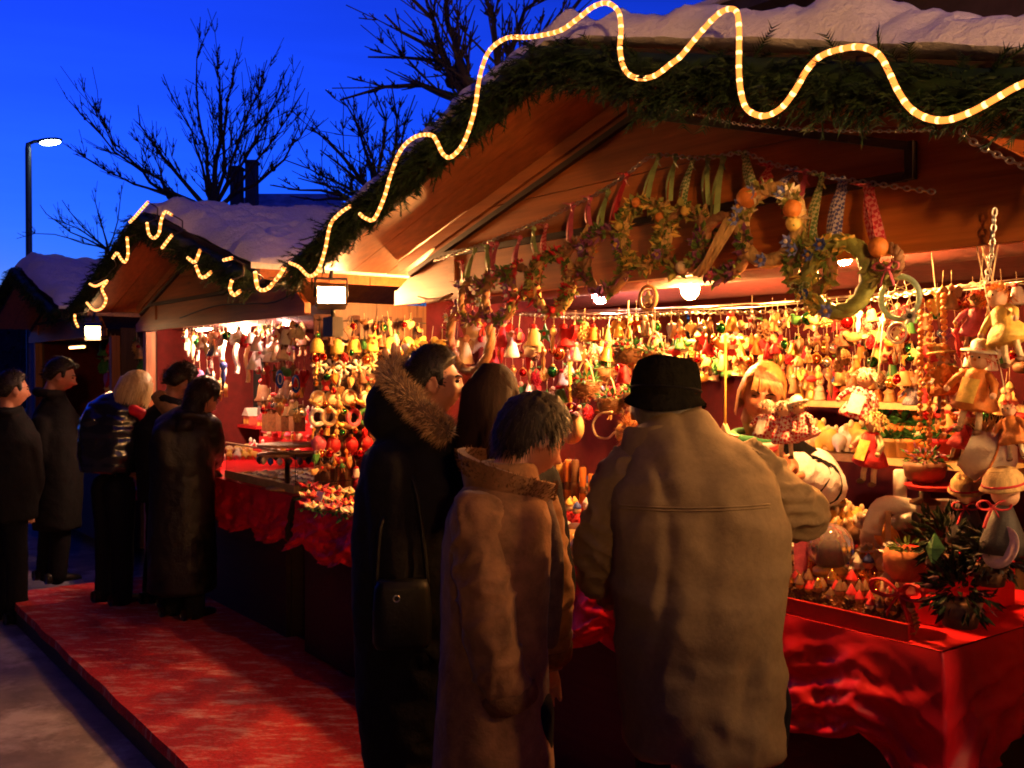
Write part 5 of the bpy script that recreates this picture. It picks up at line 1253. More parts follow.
def P_cone():
    r = thing('pine_cone_ornament', '', 'ornament'); g = MB(); g.ball((0, 0, 0), (.018, .018, .034), 0, 10, 8)
    for k in range(70):
        t = k / 70; a = k * 2.4; z = -.032 + .064 * t; q = .02 * math.sin(PI * min(1, max(.08, t * .95 + .05))); g.leaf(Vector((q * .7 * math.cos(a), q * .7 * math.sin(a), z)), Vector((math.cos(a), math.sin(a), -.6)), .017, .006, 0)
    part(g, 'cone', g_brown, r); g = MB(); clump(g, (0, 0, .034), (.012, .012, .006), 14, .022, .004, (0,)); part(g, 'sprig', g_leaf, r); thread(r, .05, .03); return r
def P_icicle():
    r = thing('drop_ornament', '', 'ornament'); g = MB(); g.lathe([(.002, -.07), (.008, -.05), (.011, -.02), (.006, 0), (.016, .016), (.014, .030), (.004, .036)], n=12); part(g, 'drop', g_white, r)
    g = MB(); g.lathe([(.006, .036), (.006, .044), (.002, .046)], n=8); part(g, 'cap', g_gold, r); thread(r, .05, .046); return r
PROTO = {}
KINDS = dict(angel=(P_angel, 'robe', 'angel', ('wing',)), star=(P_star, 'star', 'star', ()), heart=(P_heart, 'heart', 'heart', ()), bell=(P_bell, 'bell', 'bell', ()), doll=(P_doll, 'dress', 'little doll', ()), bird=(P_bird, 'bird_body', 'bird', ()), cone=(P_cone, 'cone', 'pine cone', ()), drop=(P_icicle, 'drop', 'glass drop', ()))
CM = dict(white=g_white, cream=g_cream, gold=g_gold, red=g_red, straw=g_straw, pink=g_pink, green=g_green, blue=g_blue, brown=g_brown, orange=g_orange, yellow=g_yellow, wooden=g_wood, lilac=g_lilac, silver=g_silver, purple=g_purple, tan=g_cream)
def put(kind, p, rot, sc, label, colour, group, extra=None):
    f, mainp, word, oth = KINDS[kind]; m = {mainp: CM[colour]}
    for o in oth: m[o] = CM[colour]
    if extra: m.update(extra)
    if kind not in PROTO:
        r = f(); PROTO[kind] = r; r.location = p; r.rotation_euler = rot; r.scale = (sc,) * 3; r['label'] = label; r['group'] = group
        for c in CH[r.name]:
            if c.name.split('.')[0] in m: c.material_slots[0].link = 'OBJECT'; c.material_slots[0].material = m[c.name.split('.')[0]]
        return r
    r = dup(PROTO[kind], p, rot, sc, label, m); r['group'] = group; return r
HG = 'small trinkets hanging in the stalls'
def hang_row(x0, x1, n, y, v, kinds, cols, rowname, start, px=24, jy=5, yslope=0.):
    if v < .7 and x0 > 440 and x0 < 934: v += .26
    for i in range(n):
        x = x0 + (x1 - x0) * (i + RG.uniform(-.25, .25)) / max(1, n - 1); k = RG.choice(kinds); col = RG.choice(cols)
        p = on_v(x, y + yslope * (x - x0) + RG.uniform(-jy, jy), v + RG.uniform(-.03, .03)); sc = px / F * depth(p) / .085 * RG.uniform(.8, 1.25)
        put(k, p, (RG.uniform(-.1, .1), RG.uniform(-.12, .12), YAW + RG.uniform(-.7, .7)), sc, '%s %s %s, %s from %s' % (col, KINDS[k][2], rowname, ORD[i], start), col, HG)
def P_ball():
    r = thing('bauble', '', 'bauble'); part(MB().ball((0, 0, 0), .024, 0, 14, 10), 'ball', g_red, r); part(MB().lathe([(.008, .022), (.008, .030), (.003, .032)], n=8), 'cap', g_gold, r); g = MB(); g.ring((0, -.0, .0), .0245, .0016, 16, 4); part(g, 'stripe', g_gold, r); thread(r, .05, .03); return r
KINDS['ball'] = (P_ball, 'ball', 'bauble', ())
for nm_, c3 in (('shiny red', (.45, .01, .012)), ('shiny gold', (.75, .40, .08)), ('shiny green', (.02, .16, .04)), ('shiny silver', (.7, .68, .62)), ('shiny copper', (.55, .16, .04))): CM[nm_] = mat('foil_' + nm_[6:], c3, .18, .1, 30, 0, metal=.9)
SH = ['shiny red', 'shiny gold', 'shiny red', 'shiny silver', 'shiny copper', 'shiny green']
_put = put
def put(kind, p, rot, sc, label, colour, group, extra=None):
    if kind == 'ball': colour2 = RG.choice(SH); label = label.replace(colour + ' ', colour2 + ' ', 1); colour = colour2
    return _put(kind, p, rot, sc, label, colour, group, extra)
WARMC = ['straw', 'red', 'gold', 'brown', 'white', 'red', 'orange', 'brown', 'green', 'wooden']
ALLK = ['star', 'angel', 'doll', 'drop', 'heart', 'cone', 'bird', 'ball', 'ball', 'bell']
hang_row(532, 880, 34, 334, .03, ALLK, WARMC, 'on the chain below the lintel', 'the parka man', 20, 5, -.045)
hang_row(455, 530, 9, 342, .06, ['angel', 'drop', 'angel', 'bird', 'star'], ['white', 'white', 'cream', 'red'], 'beside the vine arch', 'the parka man', 31, 14)
hang_row(470, 640, 22, 354, .20, ALLK, WARMC, 'on the first wire', 'the parka man', 18, 5)
hang_row(474, 625, 20, 373, .28, ALLK, WARMC, 'on the next lower wire', 'the parka man', 18, 5)
hang_row(480, 620, 18, 392, .36, ALLK, WARMC, 'over the red basket bow', 'the parka man', 18, 5)
hang_row(530, 640, 12, 410, .44, ALLK, WARMC, 'lowest over the counter', 'the parka man', 17, 5)
hang_row(655, 905, 30, 347, .20, ALLK, WARMC, 'on the second wire, above the stallholder', 'the felt hat', 18, 5, -.03)
hang_row(660, 930, 30, 363, .34, ALLK, WARMC, 'on the third wire, above the stallholder', 'the felt hat', 18, 5, -.02)
hang_row(795, 932, 17, 379, .60, ALLK, WARMC, 'behind the gingham dolls', 'the stallholder', 18, 5)
hang_row(780, 935, 18, 322, .45, ALLK, WARMC, 'behind the raffia wreath', 'the straw wreath', 18, 6, -.05)
hang_row(560, 740, 16, 346, .75, ALLK, WARMC, 'deep inside the nearest stall', 'the parka man', 20, 8)
hang_row(590, 760, 15, 372, .80, ALLK, WARMC, 'deepest inside the nearest stall', 'the parka man', 20, 8)
hang_row(935, 1005, 8, 345, .10, ['drop', 'doll', 'cone', 'heart', 'ball'], ['silver', 'red', 'brown', 'straw'], 'beside the orange-haired doll', 'the bead strings', 20, 16)
# lines the rows hang on
for (v, z, lab) in ((.46, 1.87, 'first'), (.60, 1.87, 'second'), (.72, 1.89, 'third'), (.80, 1.90, 'last')):
    one(MB().tube([W(-1.6, v, z + .03), W(-.8, v, z), W(0, v, z - .01), W(.8, v, z), W(1.55, v, z + .03)], .0022, 5), 'hanging_wire', m_steel, 'thin wire across the nearest stall, %s behind the trinket chain' % lab, 'wire', group='wires across the nearest stall')

# ring charms
def ring_charm(label, x, y, rpx, v, mring, inner, tass):
    p = on_v(x, y, v); rad = rpx / F * depth(p); r = thing('ring_charm', label, 'ornament', p, YAW); g = MB(); g.ring((0, 0, 0), rad, rad * .14, 28, 8); part(g, 'ring', mring, r)
    if inner == 'star':
        g = MB(); g.prism([((rad * .62 if k % 2 == 0 else rad * .27) * math.sin(k * PI / 5), (rad * .62 if k % 2 == 0 else rad * .27) * math.cos(k * PI / 5)) for k in range(10)], .01); part(g, 'star', g_cream, r)
        g = MB(); g.ring((0, 0, 0), rad * .68, rad * .05, 24, 5); part(g, 'inner_ring', mring, r)
    else:
        g = MB()
        for k in range(8): a = k * PI / 4; g.tube([Vector((rad * math.cos(a), 0, rad * math.sin(a))), Vector((rad * math.cos(a + 2.2), 0, rad * math.sin(a + 2.2)))], .0012, 4)
        part(g, 'web', g_cream, r); flower(r, (rad * .8, -.02, -rad * .9), rad * .5, g_white, g_black)
    for k in range(tass):
        a = -PI / 2 + (k - (tass - 1) / 2) * .6; g = MB(); q = Vector((rad * math.cos(a), 0, rad * math.sin(a))); g.tube([q, q + Vector((0, 0, -rad * 1.1))], .0012, 4); g.lathe([(.002, 0), (rad * .16, -rad * .2), (rad * .14, -rad * .8), (.002, -rad * 1.1)], q + Vector((0, 0, -rad)), 8); part(g, 'tassel', g_cream, r)
    g = MB(); g.tube([Vector((0, 0, rad)), Vector((0, 0, rad + .06))], .001, 4); part(g, 'thread', g_cream, r)
ring_charm('round wooden ring charm with a star inside, hanging below the lilac bulb', 648, 298, 12, .02, g_wood, 'star', 3)
ring_charm('pale green open ring charm with web and white flower, below the pink bow', 900, 298, 21, .0, c_('mint', (.35, .55, .42)), 'web', 0)
ring_charm('small white ring charm below the pale green ring', 897, 333, 10, .05, g_white, 'star', 2)

# hanging moss baskets
def basket(label, x, y, rpx, v, rope_up=.10, scale=1.):
    p = on_v(x, y, v); k = rpx / F * depth(p)
    r = thing('hanging_basket', label, 'basket', p, YAW + RG.uniform(-.3, .3), 'brown baskets with fir sprigs')
    g = MB(); g.lathe([(.45 * k, -.95 * k), (.8 * k, -.8 * k), (1.0 * k, -.2 * k), (.92 * k, .3 * k), (.84 * k, .3 * k), (.9 * k, -.15 * k), (.3 * k, -.7 * k)], n=20)
    for q in range(160):
        a = RG.uniform(0, 6.28); z = RG.uniform(-.9, .25) * k; g.spike(Vector((math.cos(a), math.sin(a), 0)) * k * .92 + Vector((0, 0, z)), Vector((-math.sin(a) + RG.uniform(-.3, .3), math.cos(a) * 1 + .0, RG.uniform(-.3, .3))) + Vector((math.cos(a), math.sin(a), 0)) * .4, k * .6, k * .05)
    part(g, 'weave', g_brown, r)
    g = MB(); clump(g, (0, 0, .45 * k), (.95 * k, .9 * k, .35 * k), 110, .55 * k, .10 * k, (0, 0, 0, 1)); part(g, 'sprigs', [g_leaf, g_green], r)
    for q in range(4): a = RG.uniform(0, 6.28); g = MB(); g.ball((.7 * k * math.cos(a), .7 * k * math.sin(a) - .2 * k, .6 * k), .14 * k, 0, 8, 6); part(g, 'berry', g_red, r)
    g = MB(); g.tube(catmull([Vector((-.85 * k, 0, .25 * k)), Vector((-.5 * k, 0, 1.3 * k)), Vector((0, 0, 1.9 * k)), Vector((.5 * k, 0, 1.3 * k)), Vector((.85 * k, 0, .25 * k))], k * .2), .06 * k, 5); part(g, 'handle', g_cream, r)
    g = MB(); g.tube([Vector((0, 0, 1.9 * k)), Vector((0, 0, 1.9 * k + rope_up))], .002, 4); part(g, 'cord', g_cream, r)
for a in (('topmost brown basket with green sprigs and berries, beside the wooden ring charm', 628, 352, 13, .16), ('wide brown basket with fir sprigs, behind the felt hat', 655, 358, 14, .24), ('dark brown basket with long fir sprigs hanging over the counter, by the wooden pole', 585, 386, 14, .28),
          ('brown basket with green tuft and red berry above the rope-legged hedgehog', 610, 402, 13, .26), ('small brown basket with few sprigs, half hidden by the felt hat', 634, 396, 12, .30), ('brown basket with green tuft behind the pole with the red bow', 603, 372, 11, .42)): basket(*a)

# pole with red bow and wooden slice, star wand
p = on_v(571, 427, .30); k = 17 / F * depth(p); r = thing('wood_slice_ring', 'round pale wooden ring with a red bow on top, below a yellow pole', 'ornament', p, YAW)
g = MB(); g.ring((0, 0, 0), k * .68, k * .34, 30, 12); part(g, 'ring', c_('pale_wood', (.62, .40, .18), stretch=(1, 4, 1)), r); bow(r, (0, -.02, k * 1.05), k * .9, g_red); g = MB(); clump(g, (0, -.03, k * .7), (.03, .01, .02), 26, .03, .008, (0,)); part(g, 'leaves', g_leaf, r)
one(MB().tube([on_v(570, 362, .33), on_v(570, 412, .33)], .0085, 8), 'pole', g_yellow, 'thin yellow wooden pole above the red bow and wooden ring', 'pole')
p = on_v(725, 440, .16); k = 13 / F * depth(p); r = thing('star_wand', 'pale star on a long thin stick, between the grey jacket and the stallholder', 'ornament', p, YAW)
g = MB(); g.prism([((k * 1.3 if q % 2 == 0 else k * .7) * math.sin(q * PI / 5), (k * 1.3 if q % 2 == 0 else k * .7) * math.cos(q * PI / 5)) for q in range(10)], .02); part(g, 'star', g_cream, r); g = MB(); g.tube([Vector((0, 0, k)), on_v(724, 335, .16) - p], .0045, 8); r2 = part(g, 'stick', g_yellow, r)
# hedgehog on rope legs
p = on_v(637, 433, .22); k = 19 / F * depth(p); r = thing('straw_hedgehog', 'bristly brown straw hedgehog with pale rope legs, beside the grey jacket', 'figure', p, YAW)
g = MB(); g.ball((0, 0, 0), (k * 1.05, k * .8, k * .85), 0, 18, 12)
for q in range(700):
    d = Vector((RG.gauss(0, 1), RG.gauss(0, 1), RG.gauss(0, 1))).normalized(); 
    if d.x < -.75: continue
    g.spike(Vector((d.x * k, d.y * k * .78, d.z * k * .82)), d + Vector((.5, 0, -.1)), k * .42, k * .03)
part(g, 'bristles', c_('bristle', (.38, .15, .05), var=.5), r); g = MB(); g.ball((-k * .98, 0, -.05 * k), (k * .5, k * .5, k * .55), 0, 14, 10); part(g, 'face', g_straw, r); g = MB(); g.ball((-k * 1.42, -k * .05, -.05 * k), k * .12, 0, 8, 6); part(g, 'nose', g_dkwood, r)
for s in (-1, -.3, .4, 1):
    g = MB(); g.tube(catmull([Vector((s * k * .6, 0, -.6 * k)), Vector((s * k * .8 - .01, -.01, -1.2 * k)), Vector((s * k * .8, 0, -1.9 * k))], .01), .006, 6); part(g, 'leg', g_cream, r)
p = on_v(607, 432, .2); r = one(MB().tube(catmull([on_v(x, y, .2) for x, y in ((612, 412), (600, 414), (593, 424), (597, 436), (608, 438), (616, 432), (622, 440), (614, 452), (610, 470))], .01), .0045, 6), 'rope_loop', g_cream, 'looped pale rope frame standing beside the straw hedgehog', 'ornament')

# ------------------------------------------------------------------ goods on the counter
def P_figurine():
    r = thing('figurine', '', 'figurine'); g = MB(); g.lathe([(.021, 0), (.022, .004), (.016, .03), (.011, .048), (.005, .054)], n=14); part(g, 'robe', g_red, r)
    g = MB(); g.ball((0, 0, .064), .0145, 0, 12, 9); part(g, 'head', g_skin, r); g = MB(); g.lathe([(.0155, .068), (.013, .077), (.006, .086), (.001, .092)], n=12); part(g, 'cap', g_white, r)
    for s in (-1, 1): g = MB(); g.tube([Vector((s * .010, 0, .044)), Vector((s * .020, -.006, .034)), Vector((s * .008, -.018, .032))], .0045, 6); part(g, 'arm', g_red, r)
    return r
def P_conefig():
    r = thing('cone_figure', '', 'figurine'); g = MB(); g.ball((0, 0, .03), (.015, .015, .03), 0, 10, 8)
    for k in range(64):
        t = k / 64; a = k * 2.4; q = .022 * math.sin(PI * (.1 + .85 * t)); g.leaf(Vector((q * .6 * math.cos(a), q * .6 * math.sin(a), .004 + .056 * t)), Vector((math.cos(a), math.sin(a), .45)), .017, .0065, 0)
    part(g, 'cone_body', g_brown, r); g = MB(); g.ball((0, 0, .072), .0125, 0, 12, 9); part(g, 'head', g_wood, r); g = MB(); g.lathe([(.016, .076), (.014, .079), (.008, .092), (.001, .104)], n=10); part(g, 'hat', g_brown, r)
    return r
def P_animal():
    r = thing('ceramic_animal', '', 'figurine'); g = MB(); g.ball((0, 0, .034), (.034, .022, .024), 0, 14, 10); g.ball((-.030, 0, .058), .017, 0, 12, 9); g.tube([Vector((-.022, 0, .04)), Vector((-.028, 0, .055))], .014, 10)
    for a, b in ((-.018, -.012), (-.018, .012), (.018, -.012), (.018, .012)): g.tube([Vector((a, b, .03)), Vector((a, b, .004))], [.010, .008], 8)
    part(fuse(g, .004, 2), 'animal_body', g_white, r)
    for s in (-1, 1): g = MB(); g.ball((-.026, s * .014, .07), (.005, .008, .010), 0, 8, 6); part(g, 'ear', g_cream, r)
    g = MB(); g.ball((-.046, 0, .055), (.006, .007, .006), 0, 8, 6); part(g, 'snout', g_terra, r); return r
def P_pot():
    r = thing('flower_pot', '', 'flower pot'); g = MB(); g.lathe([(.020, 0), (.028, .045), (.032, .046), (.032, .058), (.027, .058), (.024, .05), (.004, .046)], n=18); part(g, 'pot', g_terra, r)
    g = MB(); clump(g, (0, 0, .066), (.022, .022, .016), 50, .028, .006, (0,)); part(g, 'leaves', g_leaf, r)
    for k in range(3): a = k * 2.1; g = MB(); g.ball((.014 * math.cos(a), .014 * math.sin(a), .088), .008, 0, 8, 6); part(g, 'bloom', g_orange, r)
    return r
def P_nut():
    r = thing('mushroom_figure', '', 'figurine'); g = MB(); g.lathe([(.018, 0), (.015, .01), (.012, .03)], n=12); part(g, 'stalk', g_cream, r)
    g = MB(); g.lathe([(.010, .026), (.030, .028), (.033, .034), (.026, .05), (.012, .058), (.001, .060)], n=16); part(g, 'cap', g_yellow, r); g = MB(); g.ball((0, -.016, .018), .006, 0, 8, 6); part(g, 'face', g_skin, r); return r
def P_candle():
    r = thing('candle', '', 'candle'); g = MB(); g.lathe([(.014, 0), (.014, .150), (.010, .154), (.003, .150)], n=16); part(g, 'wax', g_orange, r); g = MB(); g.tube([Vector((0, 0, .15)), Vector((.001, .001, .162))], .0014, 5); part(g, 'wick', g_char, r); g = MB(); g.lathe([(.0152, .05), (.0152, .075), (.0142, .076), (.0142, .049)], n=16); part(g, 'band', g_brown, r); return r
KINDS.update(figurine=(P_figurine, 'robe', 'robed figurine', ('arm',)), conefig=(P_conefig, 'cone_body', 'pine-cone figure', ()), animal=(P_animal, 'animal_body', 'ceramic animal', ()), pot=(P_pot, 'pot', 'flower pot', ()), nut=(P_nut, 'cap', 'mushroom figure', ()), candle=(P_candle, 'wax', 'candle', ()))
# steps under the goods
def step_box(u0, u1, v0, v1, z0, z1, label, m=None, uc=0):
    g = MB(); M = Matrix.LocRotScale(W(uc + (u0 + u1) / 2, (v0 + v1) / 2, 0), Matrix.Rotation(YAW, 3, 'Z'), None); g.box((0, 0, (z0 + z1) / 2), (u1 - u0, v1 - v0, z1 - z0), 0, M)
    return one(g, 'display_step', m or m_red, label, 'display step', group='red display steps')
ZC = .902
step_box(-1.55, .98, .20, .40, ZC, .965, 'low red step behind the front goods on the nearest counter'); step_box(-1.55, .98, .402, .64, ZC, 1.035, 'higher red step at the back of the nearest counter')
g = MB(); M = Matrix.LocRotScale(W(.56, -.003, 0), Matrix.Rotation(YAW, 3, 'Z'), None); g.box((0, 0, ZC + .022), (.92, .012, .044), 0, M)
one(g, 'counter_rail', mat('red_lacquer', (.42, .012, .015), .35, .2, 20, .05), 'red lacquered rail along the front edge of the nearest counter', 'rail')
CG = 'little wares on the nearest counter'
def counter_row(x0, x1, n, v, z, kind, cols, rowname, start, hpx, natural, extra=None, rev=False, jv=.015, rot=0.):
    for i in range(n):
        # u from the row's ends so that the line is straight on its step
        a, b = to_uv(on_v(x0, 500, v))[0], to_uv(on_v(x1, 500, v))[0]
        u = a + (b - a) * (i + RG.uniform(-.22, .22)) / max(1, n - 1); col = RG.choice(cols); p = W(u, v + RG.uniform(-jv, jv), z); sc = hpx / F * depth(p) / natural * RG.uniform(.85, 1.2)
        j = n - 1 - i if rev else i
        ex = extra() if extra else None
        put(kind, p, (0, 0, YAW + rot + RG.uniform(-.5, .5)), sc, '%s %s %s, %s from %s' % (col, KINDS[kind][2], rowname, ORD[j], start), col, CG, ex)
hatc = lambda: {'head': RG.choice((g_skin, g_cream, g_white, g_yellow)), 'cap': RG.choice((g_white, g_white, g_yellow, g_blue, g_cream, g_gold))}
# foreground corner: pine-cone figures in rows, then angels, then pale ceramics
for k, (v, n) in enumerate(((.04, 13), (.085, 13), (.13, 12), (.17, 12))):
    counter_row(778, 906 - 3 * k, n, v, ZC, 'conefig', ['brown', 'brown', 'brown', 'wooden', 'shiny gold', 'purple'], 'in the %s row by the rail' % ('front', 'second', 'third', 'fourth')[k], 'the corner plants', 34, .104, lambda: {'head': RG.choice((g_wood, g_cream, g_gold, g_skin)), 'hat': RG.choice((g_brown, g_dkwood, CM['shiny gold'], g_red, g_dkwood))}, True)
for k, (v, n) in enumerate(((.23, 12), (.29, 12), (.35, 11))):
    counter_row(780, 905 - 4 * k, n, v, .967, 'figurine', ['shiny gold', 'white', 'brown', 'red', 'shiny copper', 'cream'], 'on the low step, %s row' % ('front', 'middle', 'rear')[k], 'the white bench', 30, .092, hatc, True)
for k, (v, n) in enumerate(((.44, 10), (.52, 10), (.60, 10))):
    counter_row(782, 885 - 4 * k, n, v, 1.037, 'animal', ['white', 'cream', 'yellow', 'brown', 'gold', 'orange'], 'on the higher step, %s row' % ('front', 'middle', 'rear')[k], 'the white bench', 31, .075, None, True)
# middle stretch seen between the suede coat and the grey jacket
for k, (v, n, c, w_) in enumerate(((.03, 7, ['yellow', 'brown', 'gold', 'green'], 'front'), (.08, 7, ['yellow', 'orange', 'brown', 'gold'], 'second'), (.13, 7, ['cream', 'brown', 'red', 'gold'], 'third'), (.17, 7, ['yellow', 'white', 'brown', 'orange'], 'fourth'))):
    counter_row(552, 618, n, v, ZC, 'nut', c, 'in the %s row between the two coats' % w_, 'the suede coat', 24, .060)
for k, (v, z, n, c, w_) in enumerate(((.23, .967, 9, ['red', 'pink', 'red'], 'front red row'), (.28, .967, 9, ['red', 'white', 'yellow'], 'second red row'), (.34, .967, 9, ['yellow', 'white', 'green'], 'third red row'))):
    counter_row(548, 630, n, v, z, 'figurine', c, 'in the %s between the coats' % w_, 'the suede', 25, .092, hatc)
for k, (v, n, c, w_) in enumerate(((.44, 9, ['white', 'yellow', 'pink'], 'lower'), (.51, 9, ['blue', 'white', 'cream'], 'upper'), (.59, 8, ['blue', 'white', 'red'], 'top'))):
    counter_row(552, 642, n, v, 1.037, 'figurine', c, 'in the %s row by the hedgehog' % w_, 'the suede', 24, .092, hatc)
counter_row(560, 590, 6, .40, 1.036, 'candle', ['orange', 'brown', 'yellow'], 'standing below the wooden ring', 'the suede coat', 38, .155)
# shelves at the back with wares
for (z, v0, u0, u1, lab) in ((1.475, 1.66, -.75, .60, 'upper'), (1.245, 1.50, -.60, .62, 'lower')):
    g = MB(); M = Matrix.LocRotScale(W((u0 + u1) / 2, v0, z), Matrix.Rotation(YAW, 3, 'Z'), None); g.box((0, 0, -.014), (u1 - u0, .24, .028), 0, M)
    one(g, 'shelf', mat('shelf_pine', (.62, .44, .18), .5, .2, 10, .1, stretch=(.3, 4, 4)), '%s pale wooden shelf at the back of the nearest stall' % lab, 'shelf', group='pale shelves in the nearest stall')
SG = 'wares on the back shelves'
def shelf_row(x0, x1, n, v, z, kind, cols, where, start, hpx, natural, extra=None):
    for i in range(n):
        a, b = to_uv(on_v(x0, 430, v))[0], to_uv(on_v(x1, 430, v))[0]; u = a + (b - a) * (i + RG.uniform(-.15, .15)) / max(1, n - 1); p = W(u, v + RG.uniform(-.03, .03), z); col = RG.choice(cols)
        o = put(kind, p, (0, 0, YAW + RG.uniform(-.6, .6)), hpx / F * depth(p) / natural * RG.uniform(.85, 1.15), '%s %s %s, %s from %s' % (col, KINDS[kind][2], where, ORD[i], start), col, SG, extra() if extra else None)
shelf_row(800, 940, 13, 1.64, 1.476, 'figurine', ['orange', 'red', 'cream', 'wooden', 'gold'], 'on the upper shelf', 'the stallholder', 26, .092, hatc)
shelf_row(820, 868, 5, 1.48, 1.246, 'animal', ['white', 'cream', 'yellow'], 'on the lower shelf', 'the stallholder', 30, .075)
shelf_row(872, 940, 7, 1.47, 1.246, 'pot', ['orange', 'wooden', 'red'], 'on the lower shelf', 'the white animals', 30, .09)
shelf_row(890, 950, 5, 1.62, 1.246, 'pot', ['orange', 'orange', 'cream'], 'at the back of the lower shelf', 'the white animals', 44, .09)
# ------------------------------------------------------------------ gingham dolls
def rag_doll(label, x, y, hpx, v, dress, hairm, hat=None, apron=None, tilt=0., legs=True, yaw=0., up=.0, group='rag dolls at the nearest stall', limbs=None):
    p = on_v(x, y, v); k = hpx / F * depth(p) / .30      # .30 m tall pattern, origin at the waist
    r = thing('rag_doll', label, 'doll', p, YAW + yaw, group, k); r.rotation_euler = (0, tilt, YAW + yaw)
    g = MB()
    vs = []; n = 20
    prof = [(.085, -.085), (.088, -.08), (.072, -.04), (.045, 0), (.047, .03), (.040, .055), (.018, .068)]
    for rr, z in prof:
        for j in range(n): a = 2 * PI * j / n; q = rr * (1 + (.10 * math.sin(a * 5) if z < -.02 else 0)); vs.append((q * math.cos(a), q * .8 * math.sin(a), z + (.006 * math.sin(a * 5) if z < -.07 else 0)))
    fs = [(i * n + j, i * n + (j + 1) % n, (i + 1) * n + (j + 1) % n, (i + 1) * n + j) for i in range(len(prof) - 1) for j in range(n)]; fs += [tuple(range(n - 1, -1, -1)), tuple((len(prof) - 1) * n + j for j in range(n))]
    g.add(vs, fs); part(g, 'dress', dress, r)
    g = MB(); g.ball((0, 0, .105), (.040, .037, .042), 0, 16, 12); hd = part(g, 'head', g_skin, r)
    g = MB(); g.ball((-.014, -.035, .11), .0045, 0, 8, 6); part(g, 'eye', m_eye, hd); g = MB(); g.ball((.014, -.035, .11), .0045, 0, 8, 6); part(g, 'eye', m_eye, hd); g = MB(); g.ball((0, -.038, .100), .006, 0, 8, 6); part(g, 'nose', g_orange, hd)
    g = MB()
    for q in range(150):
        a = RG.uniform(0, 2 * PI); e = RG.uniform(-.15, 1.3); d = Vector((math.cos(a) * math.cos(e), math.sin(a) * math.cos(e) * .95, math.sin(e)))
        if d.y < -.62 and d.z < .6: continue
        b = Vector((0, 0, .105)) + d * .040; g.strand([b, b + d * .022 + Vector((RG.uniform(-.01, .01), 0, -.004)), b + d * .036 + Vector((RG.uniform(-.016, .016), RG.uniform(-.01, .01), -.026))], .0042, Vector((-math.sin(a), math.cos(a), 0)))
    part(g, 'hair', hairm, r)
    for s in (-1, 1):
        g = MB(); g.tube([Vector((s * .036, 0, .048)), Vector((s * .075, -.012, .018)), Vector((s * .088, -.035, -.016))], [.017, .015, .013], 8); am = part(g, 'arm', limbs or dress, r); g = MB(); g.ball((s * .090, -.04, -.022), .013, 0, 8, 6); part(g, 'hand', g_skin, am)
        if legs: g = MB(); g.tube([Vector((s * .030, 0, -.08)), Vector((s * .034, -.006, -.13)), Vector((s * .036, -.004, -.165))], [.014, .012, .012], 8); lg = part(g, 'leg', limbs or g_cream, r); g = MB(); g.ball((s * .038, -.016, -.170), (.014, .024, .012), 0, 10, 8); part(g, 'shoe', g_dkwood, lg)
    if hat: g = MB(); g.lathe([(.075, .128), (.072, .134), (.042, .140), (.038, .165), (.020, .178), (.002, .180)], n=20); part(g, 'hat', hat, r)
    if apron: g = MB(); g.grid(lambda a, b: (-.035 + .07 * a, -.040 - .028 * b - .006 * math.cos(PI * (a - .5)), .03 - .09 * b), 6, 6); part(g, 'apron', apron, r)
    if up: g = MB(); g.tube([Vector((0, 0, .14)), Vector((0, 0, .14 + up / k))], .003, 5); part(g, 'cord', g_cream, r)
    return r
g_hairw = c_('doll_hair_white', (.78, .68, .52), rough=.9); g_hairo = c_('doll_hair_orange', (.75, .24, .03), rough=.9); g_hairr = c_('doll_hair_red', (.55, .05, .02), rough=.9)
rag_doll('red gingham doll with white wool hair, held nearest the striped scarf', 766, 424, 46, .08, gg_red, g_hairw, None, g_white, .1, False)
rag_doll('red gingham doll with blond hair, in the middle of the three the stallholder holds', 785, 428, 52, .06, gg_red, g_hairw, None, None, -.1, True)
rag_doll('red gingham doll leaning on the white sleeve, outermost in the stallholder hands', 803, 424, 50, .08, gg_red, g_straw, g_white, None, -.35, False)
rag_doll('large red gingham doll with pale bald-looking head, hanging above the lower shelf', 860, 400, 62, .25, gg_red, g_hairw, None, g_white, .25, False, .3, .25)
rag_doll('dark red doll with tan arms and dangling legs, hanging below the large gingham doll', 872, 446, 66, .22, g_red, g_straw, None, g_yellow, .12, True, -.3, .3, limbs=g_cream)
rag_doll('rag doll with bright orange straw hair and yellow skirt, hanging at the stall edge', 1004, 322, 76, .02, g_yellow, g_hairo, None, None, -.35, True, -.3, .25)
rag_doll('red fluffy doll with a pink face, hanging between the bead strings and the orange-haired doll', 976, 320, 56, .10, g_pink, g_hairr, None, None, .1, True, .2, .25)
rag_doll('scarecrow doll with wild red hair and a wide white hat, hanging near the stall edge', 976, 386, 80, .04, g_orange, g_hairr, g_white, g_yellow, .15, True, 0, .30)
rag_doll('doll in a broad brown hat with cream rim, hanging beside the scarecrow doll', 944, 378, 58, .12, g_orange, g_straw, g_straw, None, -.1, True, .2, .30)
rag_doll('small orange and red doll with a pink cap, hanging below the scarecrow doll', 962, 434, 46, .08, g_red, g_hairo, g_pink, None, .2, True, 0, .35)
rag_doll('dark doll with red bow hanging low over the corner plants', 1012, 428, 54, .0, g_orange, g_hairr, None, None, -.2, True, 0, .4)
rag_doll('blue-checked small doll sitting on the upper shelf end', 912, 395, 34, .9, gg_blue, g_hairw, None, None, 0, False)
hang_row(935, 1018, 12, 300, .12, ALLK, WARMC, 'in the top row at the stall edge', 'the bead strings', 20, 8)
hang_row(938, 1020, 12, 365, .25, ALLK, WARMC, 'behind the scarecrow doll', 'the bead strings', 22, 12)
